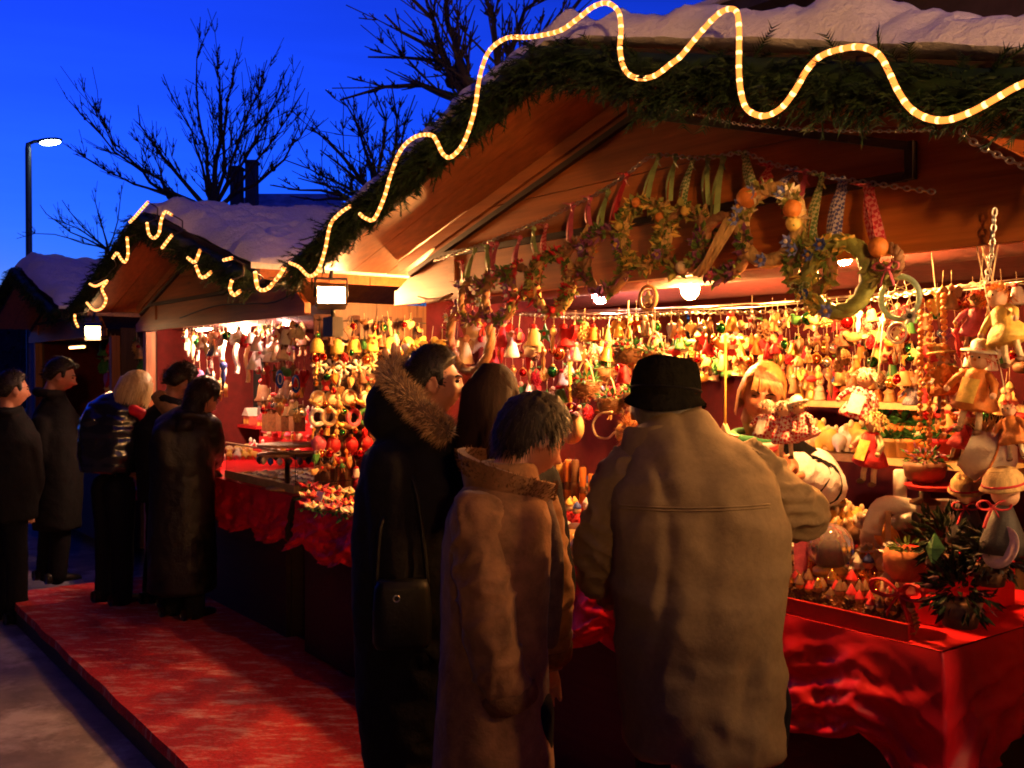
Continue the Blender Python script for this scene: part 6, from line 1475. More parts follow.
hang_row(930, 1020, 12, 408, .30, ALLK, WARMC, 'above the tipped clay pot', 'the bead strings', 22, 12)
hang_row(640, 930, 34, 345, 1.7, ['heart', 'star', 'bell', 'ball', 'angel', 'doll'], WARMC, 'along the back wall', 'the lilac bulb', 17, 10)
hang_row(660, 930, 30, 372, 1.75, ['heart', 'star', 'bell', 'ball', 'angel', 'doll'], WARMC, 'lower on the back wall', 'the lilac bulb', 17, 8)
# strings of beads
for i, (x, y0, y1) in enumerate(((921, 300, 425), (930, 303, 452), (944, 296, 440))):
    a, b = on_v(x, y0, .10), on_v(x, y1, .10); r = thing('bead_string', '%s long string of orange wooden beads hanging beside the stall edge dolls' % ('first', 'second', 'third')[i], 'bead string', a, YAW, 'bead strings at the nearest stall'); L = a.z - b.z
    part(MB().tube([Vector((0, 0, 0)), Vector((0, 0, -L))], .0016, 5), 'cord', g_cream, r); g = MB(); k = 0
    while k * .017 < L: g.ball((0, 0, -k * .017), RG.choice((.006, .008, .0095)), 0, 8, 6); k += 1
    o = part(g, 'beads', g_orange, r); o['kind'] = 'stuff'
# tipped pot, straw hats, basket, bench, mug, candle, tray, plants at the corner
p = on_v(988, 458, .08); k = 27 / F * depth(p); r = thing('gourd_pot', 'big cream clay pot tipped on its side with orange straw sticking out', 'pot', p, 0); M = Matrix.Rotation(YAW + .5, 4, 'Z') @ Matrix.Rotation(-1.15, 4, 'Y')
g = MB(); g.lathe([(.3 * k, -.95 * k), (.8 * k, -.7 * k), (1.0 * k, -.1 * k), (.9 * k, .45 * k), (.72 * k, .78 * k), (.76 * k, .86 * k), (.68 * k, .86 * k), (.64 * k, .74 * k), (.8 * k, .4 * k), (.85 * k, -.1 * k), (.2 * k, -.8 * k)], n=28, M=M); part(g, 'pot_body', c_('clay_cream', (.66, .54, .40), rough=.5, var=.12), r)
g = MB()
for q in range(60): g.spike(Vector((RG.uniform(-.2, .5) * k, RG.uniform(-.2, .4) * k, .85 * k)), Vector((RG.uniform(-.3, .9), RG.uniform(-.4, .4), RG.uniform(.2, 1))), RG.uniform(.5, 1.0) * k, .05 * k)
part(g, 'straw', g_yellow, r)
g = MB(); g.tube([M @ Vector((1.02 * k * math.cos(a), 1.02 * k * math.sin(a), .1 * k * math.cos(a * 2) - .05 * k)) for a in [q * 2 * PI / 24 for q in range(24)]], .045 * k, 5, closed=True, flat=.5); part(g, 'ribbon', g_orange, r)
def straw_hat(label, x, y, rpx, v, tilt, yaw):
    p = on_v(x, y, v); k = rpx / F * depth(p); r = thing('straw_hat_doll', label, 'doll', p, 0, 'straw-hatted dolls at the counter corner'); M = Matrix.Rotation(YAW + yaw, 4, 'Z') @ Matrix.Rotation(tilt, 4, 'X')
    g = MB(); g.lathe([(1.0 * k, -.10 * k), (1.02 * k, -.03 * k), (.86 * k, .12 * k), (.80 * k, .45 * k), (.55 * k, .75 * k), (.2 * k, .85 * k), (.01 * k, .86 * k)], n=26, M=M)
    for z in range(6): g.tube([M @ Vector(((.84 - .06 * z) * k * math.cos(a), (.84 - .06 * z) * k * math.sin(a), (.14 + .12 * z) * k)) for a in [q * 2 * PI / 24 for q in range(24)]], .03 * k, 5, closed=True)
    part(g, 'straw_hat', g_straw, r); g = MB(); g.tube([M @ Vector((.86 * k * math.cos(a), .86 * k * math.sin(a), .12 * k)) for a in [q * 2 * PI / 24 for q in range(24)]], .07 * k, 5, closed=True); part(g, 'hat_band', g_red, r)
    g = MB(); g.ball((0, 0, 0), (.62 * k, .55 * k, .6 * k), 0, 14, 10, M @ Matrix.Translation((0, 0, -.35 * k))); part(g, 'head', g_skin, r)
    g = MB(); g.lathe([(1.0 * k, -2.9 * k), (.95 * k, -2.4 * k), (.6 * k, -1.5 * k), (.35 * k, -.85 * k)], n=18); part(g, 'dress', g_char, r); bow(r, M @ Vector((0, -.8 * k, -.75 * k)), .7 * k, g_red)
    return r
straw_hat('doll under a straw hat with red flowers, beside the tipped clay pot', 968, 488, 19, .10, .35, .2); straw_hat('larger straw-hatted doll with dangling red ribbon, at the very corner', 1004, 486, 23, .0, .2, -.3)
p = on_v(925, 464, .30); k = 21 / F * depth(p); r = thing('planted_basket', 'dark round basket of green and purple heather above the white bench', 'basket', p, YAW)
g = MB(); g.lathe([(.5 * k, -.9 * k), (.9 * k, -.6 * k), (1.0 * k, -.1 * k), (.9 * k, .1 * k), (.5 * k, .0)], n=20); part(g, 'bowl', g_dkwood, r); g = MB(); clump(g, (0, 0, .25 * k), (1.0 * k, .9 * k, .5 * k), 160, .4 * k, .07 * k, (0, 0, 1)); part(g, 'heather', [g_leaf, g_purple], r)
g = MB(); g.lathe([(.25 * k, -.9 * k), (.25 * k, -1.6 * k), (.7 * k, -1.75 * k), (.7 * k, -1.9 * k)], n=16); part(g, 'foot', g_dkwood, r)
p = on_v(918, 507, .34); L = 84 / F * depth(p); r = thing('toy_bench', 'white curved miniature bench with drooping ends, behind the corner plants', 'ornament', p, YAW + .55); h = L * .18
g = MB(); pts = catmull([Vector((-L * .52, 0, -h * 1.9)), Vector((-L * .46, 0, -h * .6)), Vector((-L * .34, 0, h * .05)), Vector((0, 0, -h * .15)), Vector((L * .32, 0, h * .02)), Vector((L * .45, 0, -.2 * h)), Vector((L * .50, 0, -h * 1.0))], L * .05); g.tube(pts, [h * .42] * len(pts), 12, 0, flat=1.5); part(g, 'seat', g_white, r)
for s in (-.33, .33): g = MB(); g.box((L * s, .0, -h * 1.6), (h * .35, h * .7, h * 2.6)); part(g, 'leg', g_cream, r)
p = on_v(900, 487, .33); k = 8 / F * depth(p); one(MB().lathe([(k * .8, -3 * k), (k * .8, 2.0 * k), (k * .6, 2.2 * k), (.1 * k, 2.0 * k)], n=18), 'candle', g_white, 'thick white pillar candle standing behind the white bench', 'candle', p)
p = on_v(906, 521, .27); k = 10 / F * depth(p); r = thing('tin_mug', 'dull grey tin mug lying under the white bench', 'mug', p, 0); M = Matrix.Rotation(YAW, 4, 'Z') @ Matrix.Rotation(1.3, 4, 'Y')
part(MB().lathe([(.75 * k, -1.2 * k), (.8 * k, -1.1 * k), (.8 * k, 1.1 * k), (.72 * k, 1.1 * k), (.70 * k, -1.0 * k)], n=20, M=M), 'mug_body', c_('tin', (.20, .18, .17), rough=.4, metal=.7), r); g = MB(); g.tube([M @ Vector((.8 * k + .5 * k * math.sin(t), 0, .7 * k * math.cos(t))) for t in [q * PI / 8 for q in range(9)]], .1 * k, 6); part(g, 'handle', c_('tin', (.2, .18, .17)), r)
p = on_v(936, 486, .25); k = 30 / F * depth(p); r = thing('red_tray', 'flat red felt tray under the heather basket', 'tray', p, YAW + .3); g = MB(); g.lathe([(.9 * k, -.1 * k), (1.0 * k, .05 * k), (.95 * k, .06 * k), (.85 * k, -.05 * k), (.1 * k, -.05 * k)], n=24); part(g, 'tray_plate', g_red, r)
# glass ball and neighbours on the counter
p = on_v(830, 546, .20); k = 23 / F * depth(p); r = thing('glass_ball', 'large clear glass ball with a pink figure inside, on the near counter', 'glass ball', p, YAW)
gm = mat('clear_glass', (.95, .80, .80), .03, .02, 10, 0, trans=.85); part(MB().ball((0, 0, 0), k, 0, 28, 18), 'globe', gm, r); g = MB(); g.lathe([(.45 * k, -.6 * k), (.3 * k, 0), (.1 * k, .3 * k)], n=12); g.ball((0, 0, .35 * k), .22 * k, 0, 10, 8); part(g, 'figure', g_pink, r); part(MB().lathe([(.7 * k, -1.25 * k), (.72 * k, -1.0 * k), (.5 * k, -.85 * k)], n=20), 'stand', g_gold, r)
p = on_v(801, 556, .17); k = 10 / F * depth(p); one(MB().prism([(-k * .6, -1.8 * k), (k * .6, -1.8 * k), (k * .7, 1.6 * k), (0, 2.0 * k), (-k * .7, 1.6 * k)], .012, 0), 'paddle_card', g_pink, 'bright pink paddle-shaped card between the figurines and the grey sleeve', 'card', p, YAW + .4)
for i, (x, y, rp, v) in enumerate(((868, 528, 16, .36), (892, 553, 15, .22), (867, 552, 12, .26))):
    p = on_v(x, y, v); k = rp / F * depth(p); r = thing('paper_rose', ('large white paper rose behind the figurines', 'white paper rose nearest the tin mug', 'smaller white paper rose between the other two')[i], 'flower', p, YAW, 'white paper roses on the counter')
    for q in range(3):
        g = MB()
        for t in range(7): a = t * 2 * PI / 7 + q * .4; g.leaf(Vector((0, 0, .15 * k * q)), Vector((math.cos(a), math.sin(a) - .3, .25 + .6 * q)), k * (1 - .22 * q), k * .38, 0, Vector((0, 0, 1)))
        part(g, 'petals', g_white, r)
    part(MB().ball((0, -.1 * k, .3 * k), .22 * k, 0, 8, 6), 'heart', g_yellow, r)
p = on_v(905, 562, .10); k = 21 / F * depth(p); r = thing('clay_bowl', 'round terracotta bowl behind the pine-cone figures at the counter corner', 'bowl', p, YAW); part(MB().lathe([(.5 * k, -.9 * k), (.95 * k, -.4 * k), (1.0 * k, .2 * k), (.9 * k, .6 * k), (.8 * k, .6 * k), (.85 * k, .1 * k), (.1 * k, -.7 * k)], n=24), 'bowl_body', g_terra, r); bow(r, (.3 * k, -.9 * k, -1.3 * k), 1.3 * k, g_red); g = MB(); clump(g, (0, 0, .7 * k), (.7 * k, .7 * k, .25 * k), 60, .5 * k, .1 * k, (0,)); part(g, 'greens', g_moss, r)
g_dk = c_('corner_leaf', (.018, .028, .010), var=.5, spec=.15); g_dk2 = c_('corner_purple', (.05, .012, .02), var=.5, spec=.15)
for i, (x, y, rp, v, ms, lab) in enumerate(((945, 545, 34, .06, [g_dk, g_dk], 'dark bushy potted plant at the counter corner, below the straw hats'), (960, 590, 36, .0, [g_dk, g_dk2], 'dark trailing plant low at the counter corner'), (990, 555, 30, .02, [g_char, g_dk], 'blackish dry plant between the big plate and the dark bushy plant'))):
    p = on_v(x, y, v); k = rp / F * depth(p); r = thing('potted_plant', lab, 'plant', p, YAW, 'plants at the counter corner'); part(MB().lathe([(.45 * k, -1.0 * k), (.6 * k, -.3 * k), (.5 * k, -.3 * k)], n=16), 'pot', g_dkwood, r); g = MB(); clump(g, (0, 0, .1 * k), (1.0 * k, .9 * k, .85 * k), 260, .45 * k, .08 * k, (0, 0, 1)); part(g, 'leaves', ms, r)
    if i == 0: g = MB(); g.leaf(Vector((.2 * k, -.9 * k, .5 * k)), Vector((.1, -.3, -1)), 1.0 * k, .3 * k, 0, Vector((0, -1, 0))); part(g, 'bright_leaf', g_green, r, label='single bright green leaf')
p = on_v(1002, 548, -.04); k = 22 / F * depth(p); r = thing('plate', 'pale pink decorated plate leaning at the counter corner', 'plate', p, 0); part(MB().lathe([(.55 * k, -.06 * k), (1.0 * k, .1 * k), (1.0 * k, .14 * k), (.5 * k, .0), (.05 * k, .0)], n=28, M=Matrix.Rotation(YAW - .3, 4, 'Z') @ Matrix.Rotation(1.2, 4, 'X')), 'plate_dish', c_('plate_pink', (.62, .42, .40), rough=.3), r)

# ------------------------------------------------------------------ rack of ornaments on the side of the second stall
RU = -2.535
root = thing('wire_rack', 'black wire grid rack hung with rows of ornaments, beyond the parka man', 'rack', W(RU, .0, 0), YAW)
g = MB()
for i in range(13): g.tube([Vector((0, .02 + .1 * i, .98)), Vector((0, .02 + .1 * i, 1.92))], .0035, 5)
for z in range(9): g.tube([Vector((.004, 0, 1.0 + .112 * z)), Vector((.004, 1.24, 1.0 + .112 * z))], .0035, 5)
part(g, 'grid', m_black, root)
g = MB(); g.grid(lambda a, b: (-.03 + .006 * math.sin(a * 40), -.0 + 1.3 * a, 1.93 - .98 * b), 30, 6); part(g, 'backing', mat('backing_tan', (.035, .010, .008), .9, .2, 20, .2), root)
def rack_items(y, n, x0, x1, maker, lab):
    for i in range(n):
        x = x0 + (x1 - x0) * i / (n - 1); p = on_u(x + RG.uniform(-1.5, 1.5), y + RG.uniform(-1.5, 1.5), RU + .035); maker(p, i, lab % ORD[i])
RGRP = 'ornaments on the wire rack'
def lantern(p, i, lab):
    k = 7 / F * depth(p); r = thing('shell_ornament', lab, 'ornament', p, YAW + PI / 2, RGRP); part(MB().lathe([(.9 * k, -1.1 * k), (1.0 * k, -.9 * k), (.95 * k, .1 * k), (.6 * k, .8 * k), (.1 * k, 1.1 * k)], n=14), 'shade', g_yellow, r); g = MB(); clump(g, (0, 0, -1.3 * k), (.9 * k, .7 * k, .4 * k), 18, .9 * k, .2 * k, (0,)); part(g, 'fringe', g_brown, r)
def flake(p, i, lab):
    k = 9 / F * depth(p); r = thing('snowflake', lab, 'ornament', p, YAW + PI / 2, RGRP); g = MB()
    for q in range(6):
        a = q * PI / 3; e = Vector((math.cos(a), 0, math.sin(a))) * k; g.tube([Vector((0, 0, 0)), e], k * .13, 6)
        for s in (-.6, .6): g.tube([e * .55, e * .55 + Vector((math.cos(a + s), 0, math.sin(a + s))) * k * .4], k * .08, 5)
    part(g, 'flake', RG.choice((g_white, g_white, g_cream)), r); part(MB().ball((0, -.1 * k, 0), .25 * k, 0, 8, 6), 'bead', g_gold, r)
def disc(p, i, lab):
    k = 8.5 / F * depth(p); r = thing('painted_disc', lab, 'ornament', p, YAW + PI / 2, RGRP); M = Matrix.Rotation(PI / 2, 4, 'X'); part(MB().lathe([(k, -.1 * k), (k, .1 * k), (.1 * k, .14 * k)], n=22, M=M), 'disc_body', RG.choice((g_white, g_cream, g_white)), r); g = MB(); g.ring((0, -.15 * k, 0), .7 * k, .08 * k, 20, 5); part(g, 'painted_ring', RG.choice((g_orange, g_pink, g_gold)), r)
def hoop(p, i, lab):
    k = 10 / F * depth(p); r = thing('bangle', lab, 'bangle', p, YAW + PI / 2 + RG.uniform(-.5, .5), RGRP); col = (g_white, g_cream, g_gold, g_pink, g_green, g_red, g_lilac)[i % 7]; g = MB(); g.ring((0, 0, 0), k * .75, k * .24, 24, 8); part(g, 'band', col, r); part(MB().ball((0, 0, .95 * k), .2 * k, 0, 8, 6), 'clasp', g_gold, r)
def bauble(p, i, lab):
    k = 7.5 / F * depth(p); r = thing('bauble', lab, 'bauble', p, YAW + PI / 2, RGRP); col = RG.choice((g_red, g_white, g_dkwood, g_pink, g_char, g_red)); part(MB().ball((0, 0, 0), (k, k, 1.15 * k), 0, 14, 10), 'ball', col, r); part(MB().lathe([(.3 * k, 1.1 * k), (.3 * k, 1.4 * k), (.1 * k, 1.5 * k)], n=8), 'cap', g_gold, r); bow(r, (0, -.3 * k, -1.2 * k), .8 * k, RG.choice((g_red, g_white)))
rack_items(345, 7, 318, 425, lantern, '%s yellow shell ornament in the top row of the wire rack, counting from the post')
rack_items(366, 5, 318, 372, flake, '%s white snowflake on the wire rack, counting from the post')
rack_items(399, 4, 318, 366, disc, '%s pale painted disc on the wire rack, counting from the post')
rack_items(417, 5, 316, 366, hoop, '%s bangle in the bangle row of the wire rack, counting from the post')
rack_items(444, 4, 319, 366, bauble, '%s bow-tied bauble on the wire rack, counting from the post')
def rack_row(y, n, x0, x1, rowname, cols=WARMC):
    for i in range(n):
        x = x0 + (x1 - x0) * (i + RG.uniform(-.35, .35)) / (n - 1); k = RG.choice(ALLK + ['ball', 'ball', 'heart']); col = RG.choice(cols); p = on_u(x, y + RG.uniform(-5, 5), RU + RG.uniform(.04, .10))
        put(k, p, (RG.uniform(-.2, .2), RG.uniform(-.2, .2), YAW + PI / 2 + RG.uniform(-.8, .8)), RG.uniform(9, 16) / F * depth(p) / .085, '%s %s %s of the wire rack, %s from the post' % (col, KINDS[k][2], rowname, ORD[i]), col, 'small trinkets on the wire rack')
rack_row(326, 10, 345, 430, 'above the shells')
rack_row(340, 11, 316, 430, 'among the yellow shells')
rack_row(357, 12, 316, 420, 'just over the snowflakes')
rack_row(374, 10, 316, 395, 'just under the snowflakes')
rack_row(386, 9, 316, 385, 'in the middle')
rack_row(407, 9, 315, 375, 'between discs and bangles')
rack_row(428, 9, 315, 370, 'below the bangles')
rack_row(456, 9, 315, 368, 'below the baubles')
rack_row(468, 8, 315, 366, 'at the very bottom')
hang_row(388, 440, 7, 352, .12, ['angel', 'drop', 'bird'], ['white', 'cream', 'yellow'], 'hanging over the fur hood', 'the stall post', 26, 8)
# sweets and star flowers on the bridging table
def star_flower(x, y, i):
    p = on_z(x, y, .93 + RG.uniform(0, .05)); k = 13 / F * depth(p); r = thing('star_flower', '%s star flower on the bridging table, counting from the post' % ORD[i], 'flower', p, YAW, 'star flowers on the bridging table')
    g = MB()
    for q in range(7): a = q * 2 * PI / 7; g.leaf(Vector((0, 0, 0)), Vector((math.cos(a), math.sin(a), .35 + .3 * (q % 2))), k, k * .34, 0, Vector((0, 0, 1)))
    part(g, 'petals', RG.choice((g_red, g_red, g_pink, g_cream, g_gold)), r); part(MB().ball((0, 0, .15 * k), .2 * k, 0, 8, 6), 'heart', g_yellow, r); g = MB(); clump(g, (0, 0, -.1 * k), (.6 * k, .6 * k, .1 * k), 8, .6 * k, .16 * k, (0,)); part(g, 'leaves', g_leaf, r)
for i in range(26): star_flower(308 + (i % 9) * 6.4 + RG.uniform(-2, 2), 488 + (i // 9) * 9 + (i % 9) * 1.2 + RG.uniform(-2, 2), i)
for i, (x, y) in enumerate(((346, 484), (318, 500))):
    p = on_z(x, y, .96); k = 8 / F * depth(p); g = MB(); g.box((0, 0, .5 * k), (2.0 * k, .06 * k, 1.2 * k), 0, Matrix.Rotation(-.4, 4, 'X')); one(g, 'price_card', g_white, ('blank white card among the star flowers, nearest the parka man', 'blank white card among the star flowers, nearest the stall post')[i], 'card', p, YAW)
for i in range(5):
    p = on_z(344 + i * 6, 478 + i * 2, .98); k = 9 / F * depth(p); r = thing('sweet_bag', '%s pink foil bag of sweets behind the star flowers, counting from the post' % ORD[i], 'bag', p, YAW + i, 'pink foil bags on the bridging table'); g = MB(); g.lathe([(.7 * k, -1.0 * k), (.9 * k, -.3 * k), (.7 * k, .4 * k), (.15 * k, .7 * k), (.5 * k, 1.2 * k)], n=12); g.v = [(x * (1 + .1 * noise.noise(Vector((x * 90, y * 90, z * 90)))), y, z) for x, y, z in g.v]; part(g, 'foil', mat('pink_foil', (.6, .06, .12), .25, .2, 30, .3), r); part(MB().ring((0, 0, .68 * k), .16 * k, .07 * k, 12, 5, 0, Matrix.Translation((0, 0, .68 * k)) @ Matrix.Rotation(PI / 2, 4, 'X') @ Matrix.Translation((0, 0, -.68 * k))), 'tie', g_gold, r)

# ------------------------------------------------------------------ second stall: glass case, steps, stand, boxes, textiles
p0 = on_z(190, 480, .90); p1 = on_z(258, 497, .90)
u0, v0, _ = to_uv(p0); u1, v1, _ = to_uv(p1); v0 = .02
Lc, Wc, Hc = u1 - u0, .62, .09
root = thing('glass_case', 'shallow glass showcase of silver jewellery on the second counter', 'showcase', W(u0, v0, .902), YAW)
part(MB().box((Lc / 2, Wc / 2, .012), (Lc, Wc, .024)).box((Lc / 2, .008, .036), (Lc, .016, .024)).box((Lc - .008, Wc / 2 + .01, .036), (.016, Wc - .03, .024)), 'tray', mat('case_wood', (.45, .30, .14), .5, .2, 20, .1), root)
part(MB().box((Lc / 2, Wc / 2, .028), (Lc - .06, Wc - .06, .006)), 'felt', mat('case_felt', (.55, .46, .30), .95, .15, 40, .2), root)
gl = mat('thin_glass', (.95, .97, .95), .02, .01, 5, 0, trans=1.0)
part(MB().box((Lc / 2, .012, .048 + Hc), (Lc, .006, Hc * 2 - .001)), 'front_glass', gl, root); part(MB().box((Lc - .012, Wc / 2 + .012, .048 + Hc), (.006, Wc - .03, Hc * 2 - .001)), 'side_glass', gl, root)
g = MB()
for (a, b) in ((( .0, .012), (Lc, .012)), ((Lc - .012, .02), (Lc - .012, Wc))): g.tube([Vector((a[0], a[1], .052 + Hc * 2)), Vector((b[0], b[1], .052 + Hc * 2))], .006, 6)
part(g, 'rim', m_pale, root)
for i in range(44):
    ux, vy = .06 + (Lc - .12) * ((i % 11) + .5) / 11, .07 + (Wc - .14) * ((i // 11) + .5) / 4; p = W(u0 + ux + RG.uniform(-.01, .01), v0 + vy, .936 + .902 - .902)
    g = MB(); kd = i % 3
    if kd == 0: g.ring((0, 0, 0), .016, .003, 16, 6, 0, Matrix.Rotation(PI / 2, 4, 'X'))
    elif kd == 1: g.tube(catmull([Vector((-.02, -.02, 0)), Vector((0, .012, 0)), Vector((.02, -.02, 0))], .006), .0028, 5); g.ball((0, .012, .003), .006, 0, 8, 6)
    else: g.lathe([(.012, -.003), (.014, .0), (.004, .006)], n=10)
    o = one(g, ('ring', 'necklace', 'brooch')[kd], g_silver if i % 5 else g_gold, '%s in the %s row of the glass case, %s from the leather coat' % (('ring', 'necklace', 'brooch')[kd] if True else '', ORD[i // 11], ORD[i % 11]), ('ring', 'necklace', 'brooch')[kd], W(u0 + ux, v0 + vy, .902 + .036), YAW, 'silver jewellery in the glass case', scale=1.6)
# red steps with wares
for k in range(3):
    q = on_z(300 - 3 * k, 470 - 13 * k, .95 + .1 * k); uq = to_uv(q)[0]
S0 = to_uv(on_v(250, 470, .72))[0]; S1 = to_uv(on_v(302, 470, .72))[0]
for k in range(4): step_box(S0 - .10, S1 - .02, .70 + .14 * k, .838 + .14 * k, .902, .98 + .09 * k, '%s of the bright red steps on the second counter, counting from the glass case' % ORD[k], c_('step_red', (.60, .015, .02), rough=.8))
JG = 'small wares on the red steps'
for k in range(4):
    for i in range(9):
        u = S0 - .06 + (S1 - S0 + .0) * i / 8.6; col = RG.choice(['white', 'cream', 'pink', 'gold', 'red']); kd = RG.choice(['nut', 'figurine', 'animal'])
        put(kd, W(u, .74 + .14 * k + RG.uniform(-.02, .02), .982 + .09 * k), (0, 0, YAW + RG.uniform(-.8, .8)), RG.uniform(.8, 1.1), '%s %s on the %s red step, %s from the blond bob' % (col, KINDS[kd][2], ORD[k], ORD[i]), col, JG)
for k in range(2):
    for i in range(10):
        x = 204 + i * 8.5; p = on_z(x, 462 - 8 * k - i * .3, .95); col = RG.choice(['white', 'cream', 'yellow', 'gold', 'straw'])
        put('nut' if k else 'animal', p, (0, 0, YAW + RG.uniform(-1, 1)), RG.uniform(.9, 1.3), '%s %s behind the glass case in the %s row, %s from the leather sleeve' % (col, KINDS['nut' if k else 'animal'][2], ORD[k], ORD[i]), col, 'small wares behind the glass case')
g = MB(); a, b = on_v(212, 424, .95), on_v(268, 424, .95); M = Matrix.LocRotScale((a + b) / 2, Matrix.Rotation(YAW, 3, 'Z'), None); g.box((0, 0, 0), ((b - a).length, .22, .025), 0, M); g.box((-(b - a).length * .4, 0, -.12), (.03, .03, .215), 0, M); g.box(((b - a).length * .4, 0, -.12), (.03, .03, .215), 0, M)
one(g, 'shelf', g_red, 'small red shelf holding the red candle houses in the second stall', 'shelf'); shz = a.z + .0135
for i, (x, w_, h_) in enumerate(((216, 26, 34), (238, 20, 22), (252, 20, 20), (264, 14, 16))):
    p = on_v(x, 420, .93); p.z = shz; k = w_ / F * depth(p) * .5; h = h_ / F * depth(p); r = thing('candle_house', ('tallest pinkish-red candle house on the red shelf', 'red candle house beside the tallest one', 'white-roofed red candle house on the red shelf', 'smallest red candle house at the shelf end')[i], 'candle house', p, YAW + RG.uniform(-.3, .3), 'candle houses on the red shelf')
    part(MB().box((0, 0, h * .3), (k * 1.7, k * 1.2, h * .6)), 'wall', c_('house_red', (.55, .10, .06)), r); part(MB().prism([(-k, h * .6), (k, h * .6), (k * .1, h), (-k * .1, h)], k * 1.4), 'roof', g_white if i == 2 else g_pink, r)
    for s in (-.4, .4): part(MB().box((k * s, -k * .61, h * .32), (k * .4, .01, h * .22)), 'window', g_yellow, r)
# revolving stand with knobs
p = on_z(288, 489, .902); r = thing('display_stand', 'round wooden spinner stand with dangling knobs beside the stall post', 'stand', p, YAW)
part(MB().lathe([(.13, 0), (.13, .012), (.03, .02), (.016, .03), (.015, .20), (.03, .205)], n=20), 'stem', g_wood, r)
for z, nm in ((.205, 'disc'), (.26, 'disc')): part(MB().lathe([(.18, z), (.185, z + .004), (.18, z + .014), (.02, z + .014)], n=28), nm, g_wood, r)
for k in range(18):
    a = k * 2 * PI / 18; part(MB().lathe([(.004, -.045), (.016, -.03), (.017, -.012), (.005, 0)], (.17 * math.cos(a), .17 * math.sin(a), .203), 10), 'knob', (g_white, g_char, g_cream, g_blue)[k % 4], r)
# textiles and ornaments hanging in the second stall
r0 = random.Random(9)
for i, (x, y, w_, h_, m, lab) in enumerate(((222, 354, 12, 42, g_white, 'narrow white lace banner'), (236, 352, 15, 38, g_white, 'broad white lace banner'), (247, 357, 10, 46, g_cream, 'long cream lace banner'), (257, 350, 11, 26, g_white, 'short white lace banner'))):
    p = on_v(x, y, .35); k = w_ / F * depth(p) * .5; h = h_ / F * depth(p) * .5; g = MB(); g.grid(lambda a, b: (k * (2 * a - 1) * (1 - .25 * b * (i % 2)), .012 * math.sin(a * 14 + i) + .01 * math.sin(b * 9), h * (1 - 2 * b) - .02 * abs(math.sin(a * 9)) * b), 14, 14); r = thing('lace_banner', lab + ' hanging before the black cloth', 'banner', p, YAW + r0.uniform(-.3, .3), 'lace banners in the second stall'); part(g, 'lace', m, r); g = MB(); g.tube([Vector((-k * 1.1, 0, h)), Vector((k * 1.1, 0, h))], .006, 6); part(g, 'rod', g_wood, r); part(MB().tube([Vector((-k, 0, h)), Vector((0, 0, h + .08)), Vector((k, 0, h))], .0015, 4), 'cord', g_cream, r)
a, b = on_v(224, 370, 1.0), on_v(262, 402, 1.0); ua, ub = to_uv(a)[0], to_uv(b)[0]
one(MB().grid(lambda s, t: W(ua + (ub - ua) * s, 1.0 + .02 * math.sin(s * 20), a.z + .1 - (a.z - b.z + .15) * t), 24, 6), 'black_cloth', g_black, 'plain black cloth hung behind the lace banners in the second stall', 'cloth')
hang_row(184, 300, 20, 340, .15, ALLK, ['white', 'cream', 'red', 'brown', 'silver'], 'under the second lintel', 'the second post', 17, 5, -.05)
hang_row(258, 304, 10, 372, .3, ALLK, WARMC, 'above the blue plates', 'the lace banners', 16, 8)
hang_row(186, 225, 9, 395, .3, ALLK, WARMC, 'lowest near the second stall post', 'the post', 15, 8)
hang_row(258, 304, 9, 410, .45, ALLK, WARMC, 'below the blue plates', 'the lace banners', 15, 6)
hang_row(186, 216, 6, 350, .12, ['angel', 'drop', 'star', 'bird'], ['white', 'cream', 'silver'], 'near the second stall post', 'the post', 20, 14)
hang_row(192, 222, 5, 375, .2, ['drop', 'star', 'bell'], ['silver', 'blue', 'white', 'lilac'], 'in the lower row near the second stall post', 'the post', 18, 6)
hang_row(256, 292, 8, 352, .3, ['angel', 'bird', 'star', 'angel'], ['white', 'white', 'cream'], 'before the dark bunches of the second stall', 'the lace banners', 22, 6, -.12)
hang_row(262, 302, 9, 338, .5, ['cone', 'cone', 'doll'], ['brown', 'purple', 'wooden'], 'under the second stall lintel', 'the lace banners', 24, 6)
hang_row(264, 303, 8, 395, .5, ['bell', 'cone', 'heart', 'doll'], ['brown', 'wooden', 'gold', 'brown'], 'around the blue plates', 'the lace banners', 20, 12)
hang_row(104, 140, 10, 352, .25, ['star', 'heart', 'cone', 'bell'], ['gold', 'red', 'green', 'straw'], 'in the upper row behind the blonde woman', 'the small floodlight', 18, 8)
hang_row(104, 142, 10, 374, .25, ['star', 'heart', 'cone', 'bell'], ['gold', 'red', 'green', 'straw'], 'in the middle row behind the blonde woman', 'the small floodlight', 18, 8)
hang_row(106, 140, 8, 396, .25, ['star', 'heart', 'doll', 'bell'], ['gold', 'red', 'green', 'brown'], 'in the bottom row behind the blonde woman', 'the small floodlight', 18, 8)
for i, (x, y) in enumerate(((281, 379), (297, 384))):
    p = on_v(x, y, .28); k = 9.5 / F * depth(p); r = thing('blue_plate', ('plain deep blue painted plate', 'blue plate with a dark centre, nearest the post')[i] + ', hanging in the second stall', 'plate', p, 0, 'blue plates in the second stall'); M = Matrix.Rotation(YAW, 4, 'Z') @ Matrix.Rotation(PI / 2, 4, 'X')
    part(MB().lathe([(.5 * k, -.05 * k), (1.0 * k, .12 * k), (.98 * k, .17 * k), (.5 * k, .05 * k), (.05 * k, .05 * k)], n=24, M=M), 'dish', c_('plate_blue', (.02, .10, .55), rough=.25), r)
    part(MB().ring((0, -.10 * k, 0), .55 * k, .05 * k, 20, 5, 0, Matrix.Rotation(YAW, 4, 'Z')), 'painted_ring', g_yellow if i else g_white, r)
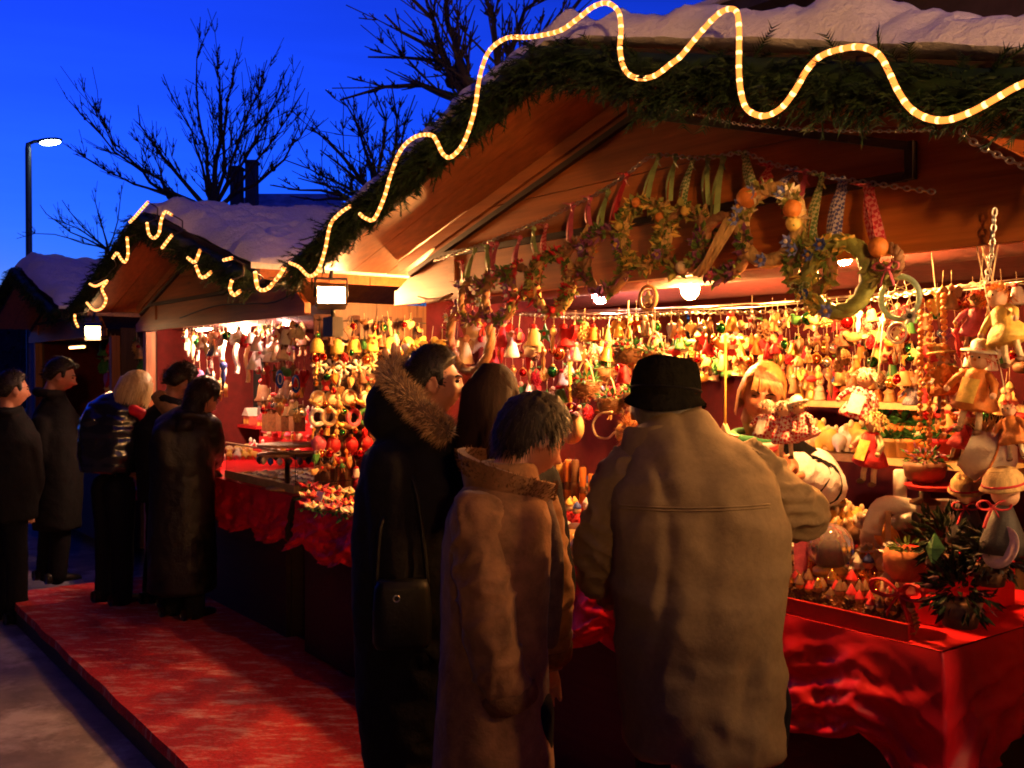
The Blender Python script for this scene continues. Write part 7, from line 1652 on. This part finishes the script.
# baskets tray: brown wood boxes below the plates
for i, x in enumerate((270, 284, 297)):
    p = on_v(x, 418, .75); k = 12 / F * depth(p); g = MB(); g.box((0, 0, 0), (k * 1.05, k, k * 2.2)); g.box((0, -k * .51, 0), (k * .8, k * .04, k * 1.9)); one(g, 'wooden_box', g_brown, '%s tall brown wooden box behind the red steps, counting from the lace banners' % ORD[i], 'box', p, YAW, 'brown boxes in the second stall')
# cable across the second gable, wood scraps at its lamp
one(MB().tube(catmull([on_v(x, y, -.05) for x, y in ((180, 318), (215, 306), (250, 304), (275, 302), (300, 290))], .1), .005, 5), 'cable', m_wire, 'black cable slung across the lintel of the second stall', 'cable')

# ------------------------------------------------------------------ what stands farther along and behind the camera
nb = dup(stall1, W(SPC + .05, 0, 0), (0, 0, YAW), 1, 'stall next along the row, standing beyond the dark corner plants'); 
pf3 = W(5.0, -3.4, 2.1)
flood(pf3, W(.5, -.05, 2.25), 'floodlight on a steel mast beside the row, turned up at the gable', 2500, 1., .42)  # unseen lamp added to light the wreaths; long floor plate shades below
pf4 = W(2.34, .10, 1.96)
flood(pf4, pf4 - UU * .88 - VV * .46 + Vector((0, 0, -.28)), 'floodlight on the post between the nearest stall and the neighbouring one', 850, .72, .05)
q3 = W(5.18, -3.62, GZ); o3 = thing('added_mast', 'plain steel mast carrying the floodlight beside the row', 'mast', q3, YAW); part(MB().lathe([(.12, 0), (.12, .02), (.03, .03), (.028, 2.9)], n=12), 'pole', m_lamp, o3); part(MB().tube([Vector((0, 0, 2.47)), Vector((-.17, .2, 2.47))], .018, 8), 'arm', m_lamp, o3)  # mast added out of view only to carry that lamp
root = thing('town_hall', 'long pale building across the square, facing the stalls', 'building', W(0, -9.5, GZ), YAW)  # unseen building, added to block sky light from behind the camera
part(MB().box((0, -3, 5.5), (60, 6, 11)), 'wall', mat('facade', (.10, .085, .07), .9, .2, 3, .3), root)
part(MB().prism([(-31, 11), (31, 11), (29, 14), (-29, 14)], 5.5, 0, Matrix.Translation((0, -3, 0))), 'roof', mat('dark_tiles', (.05, .04, .04), .8, .3, 10, .3), root)
for i in range(12):
    for z in (2.2, 5.4, 8.6): g = MB(); g.box((-27 + i * 4.9, .02, z), (1.3, .1, 1.9)); part(g, 'window', mat('dark_glass', (.02, .025, .035), .1, .1, 5, 0), root)
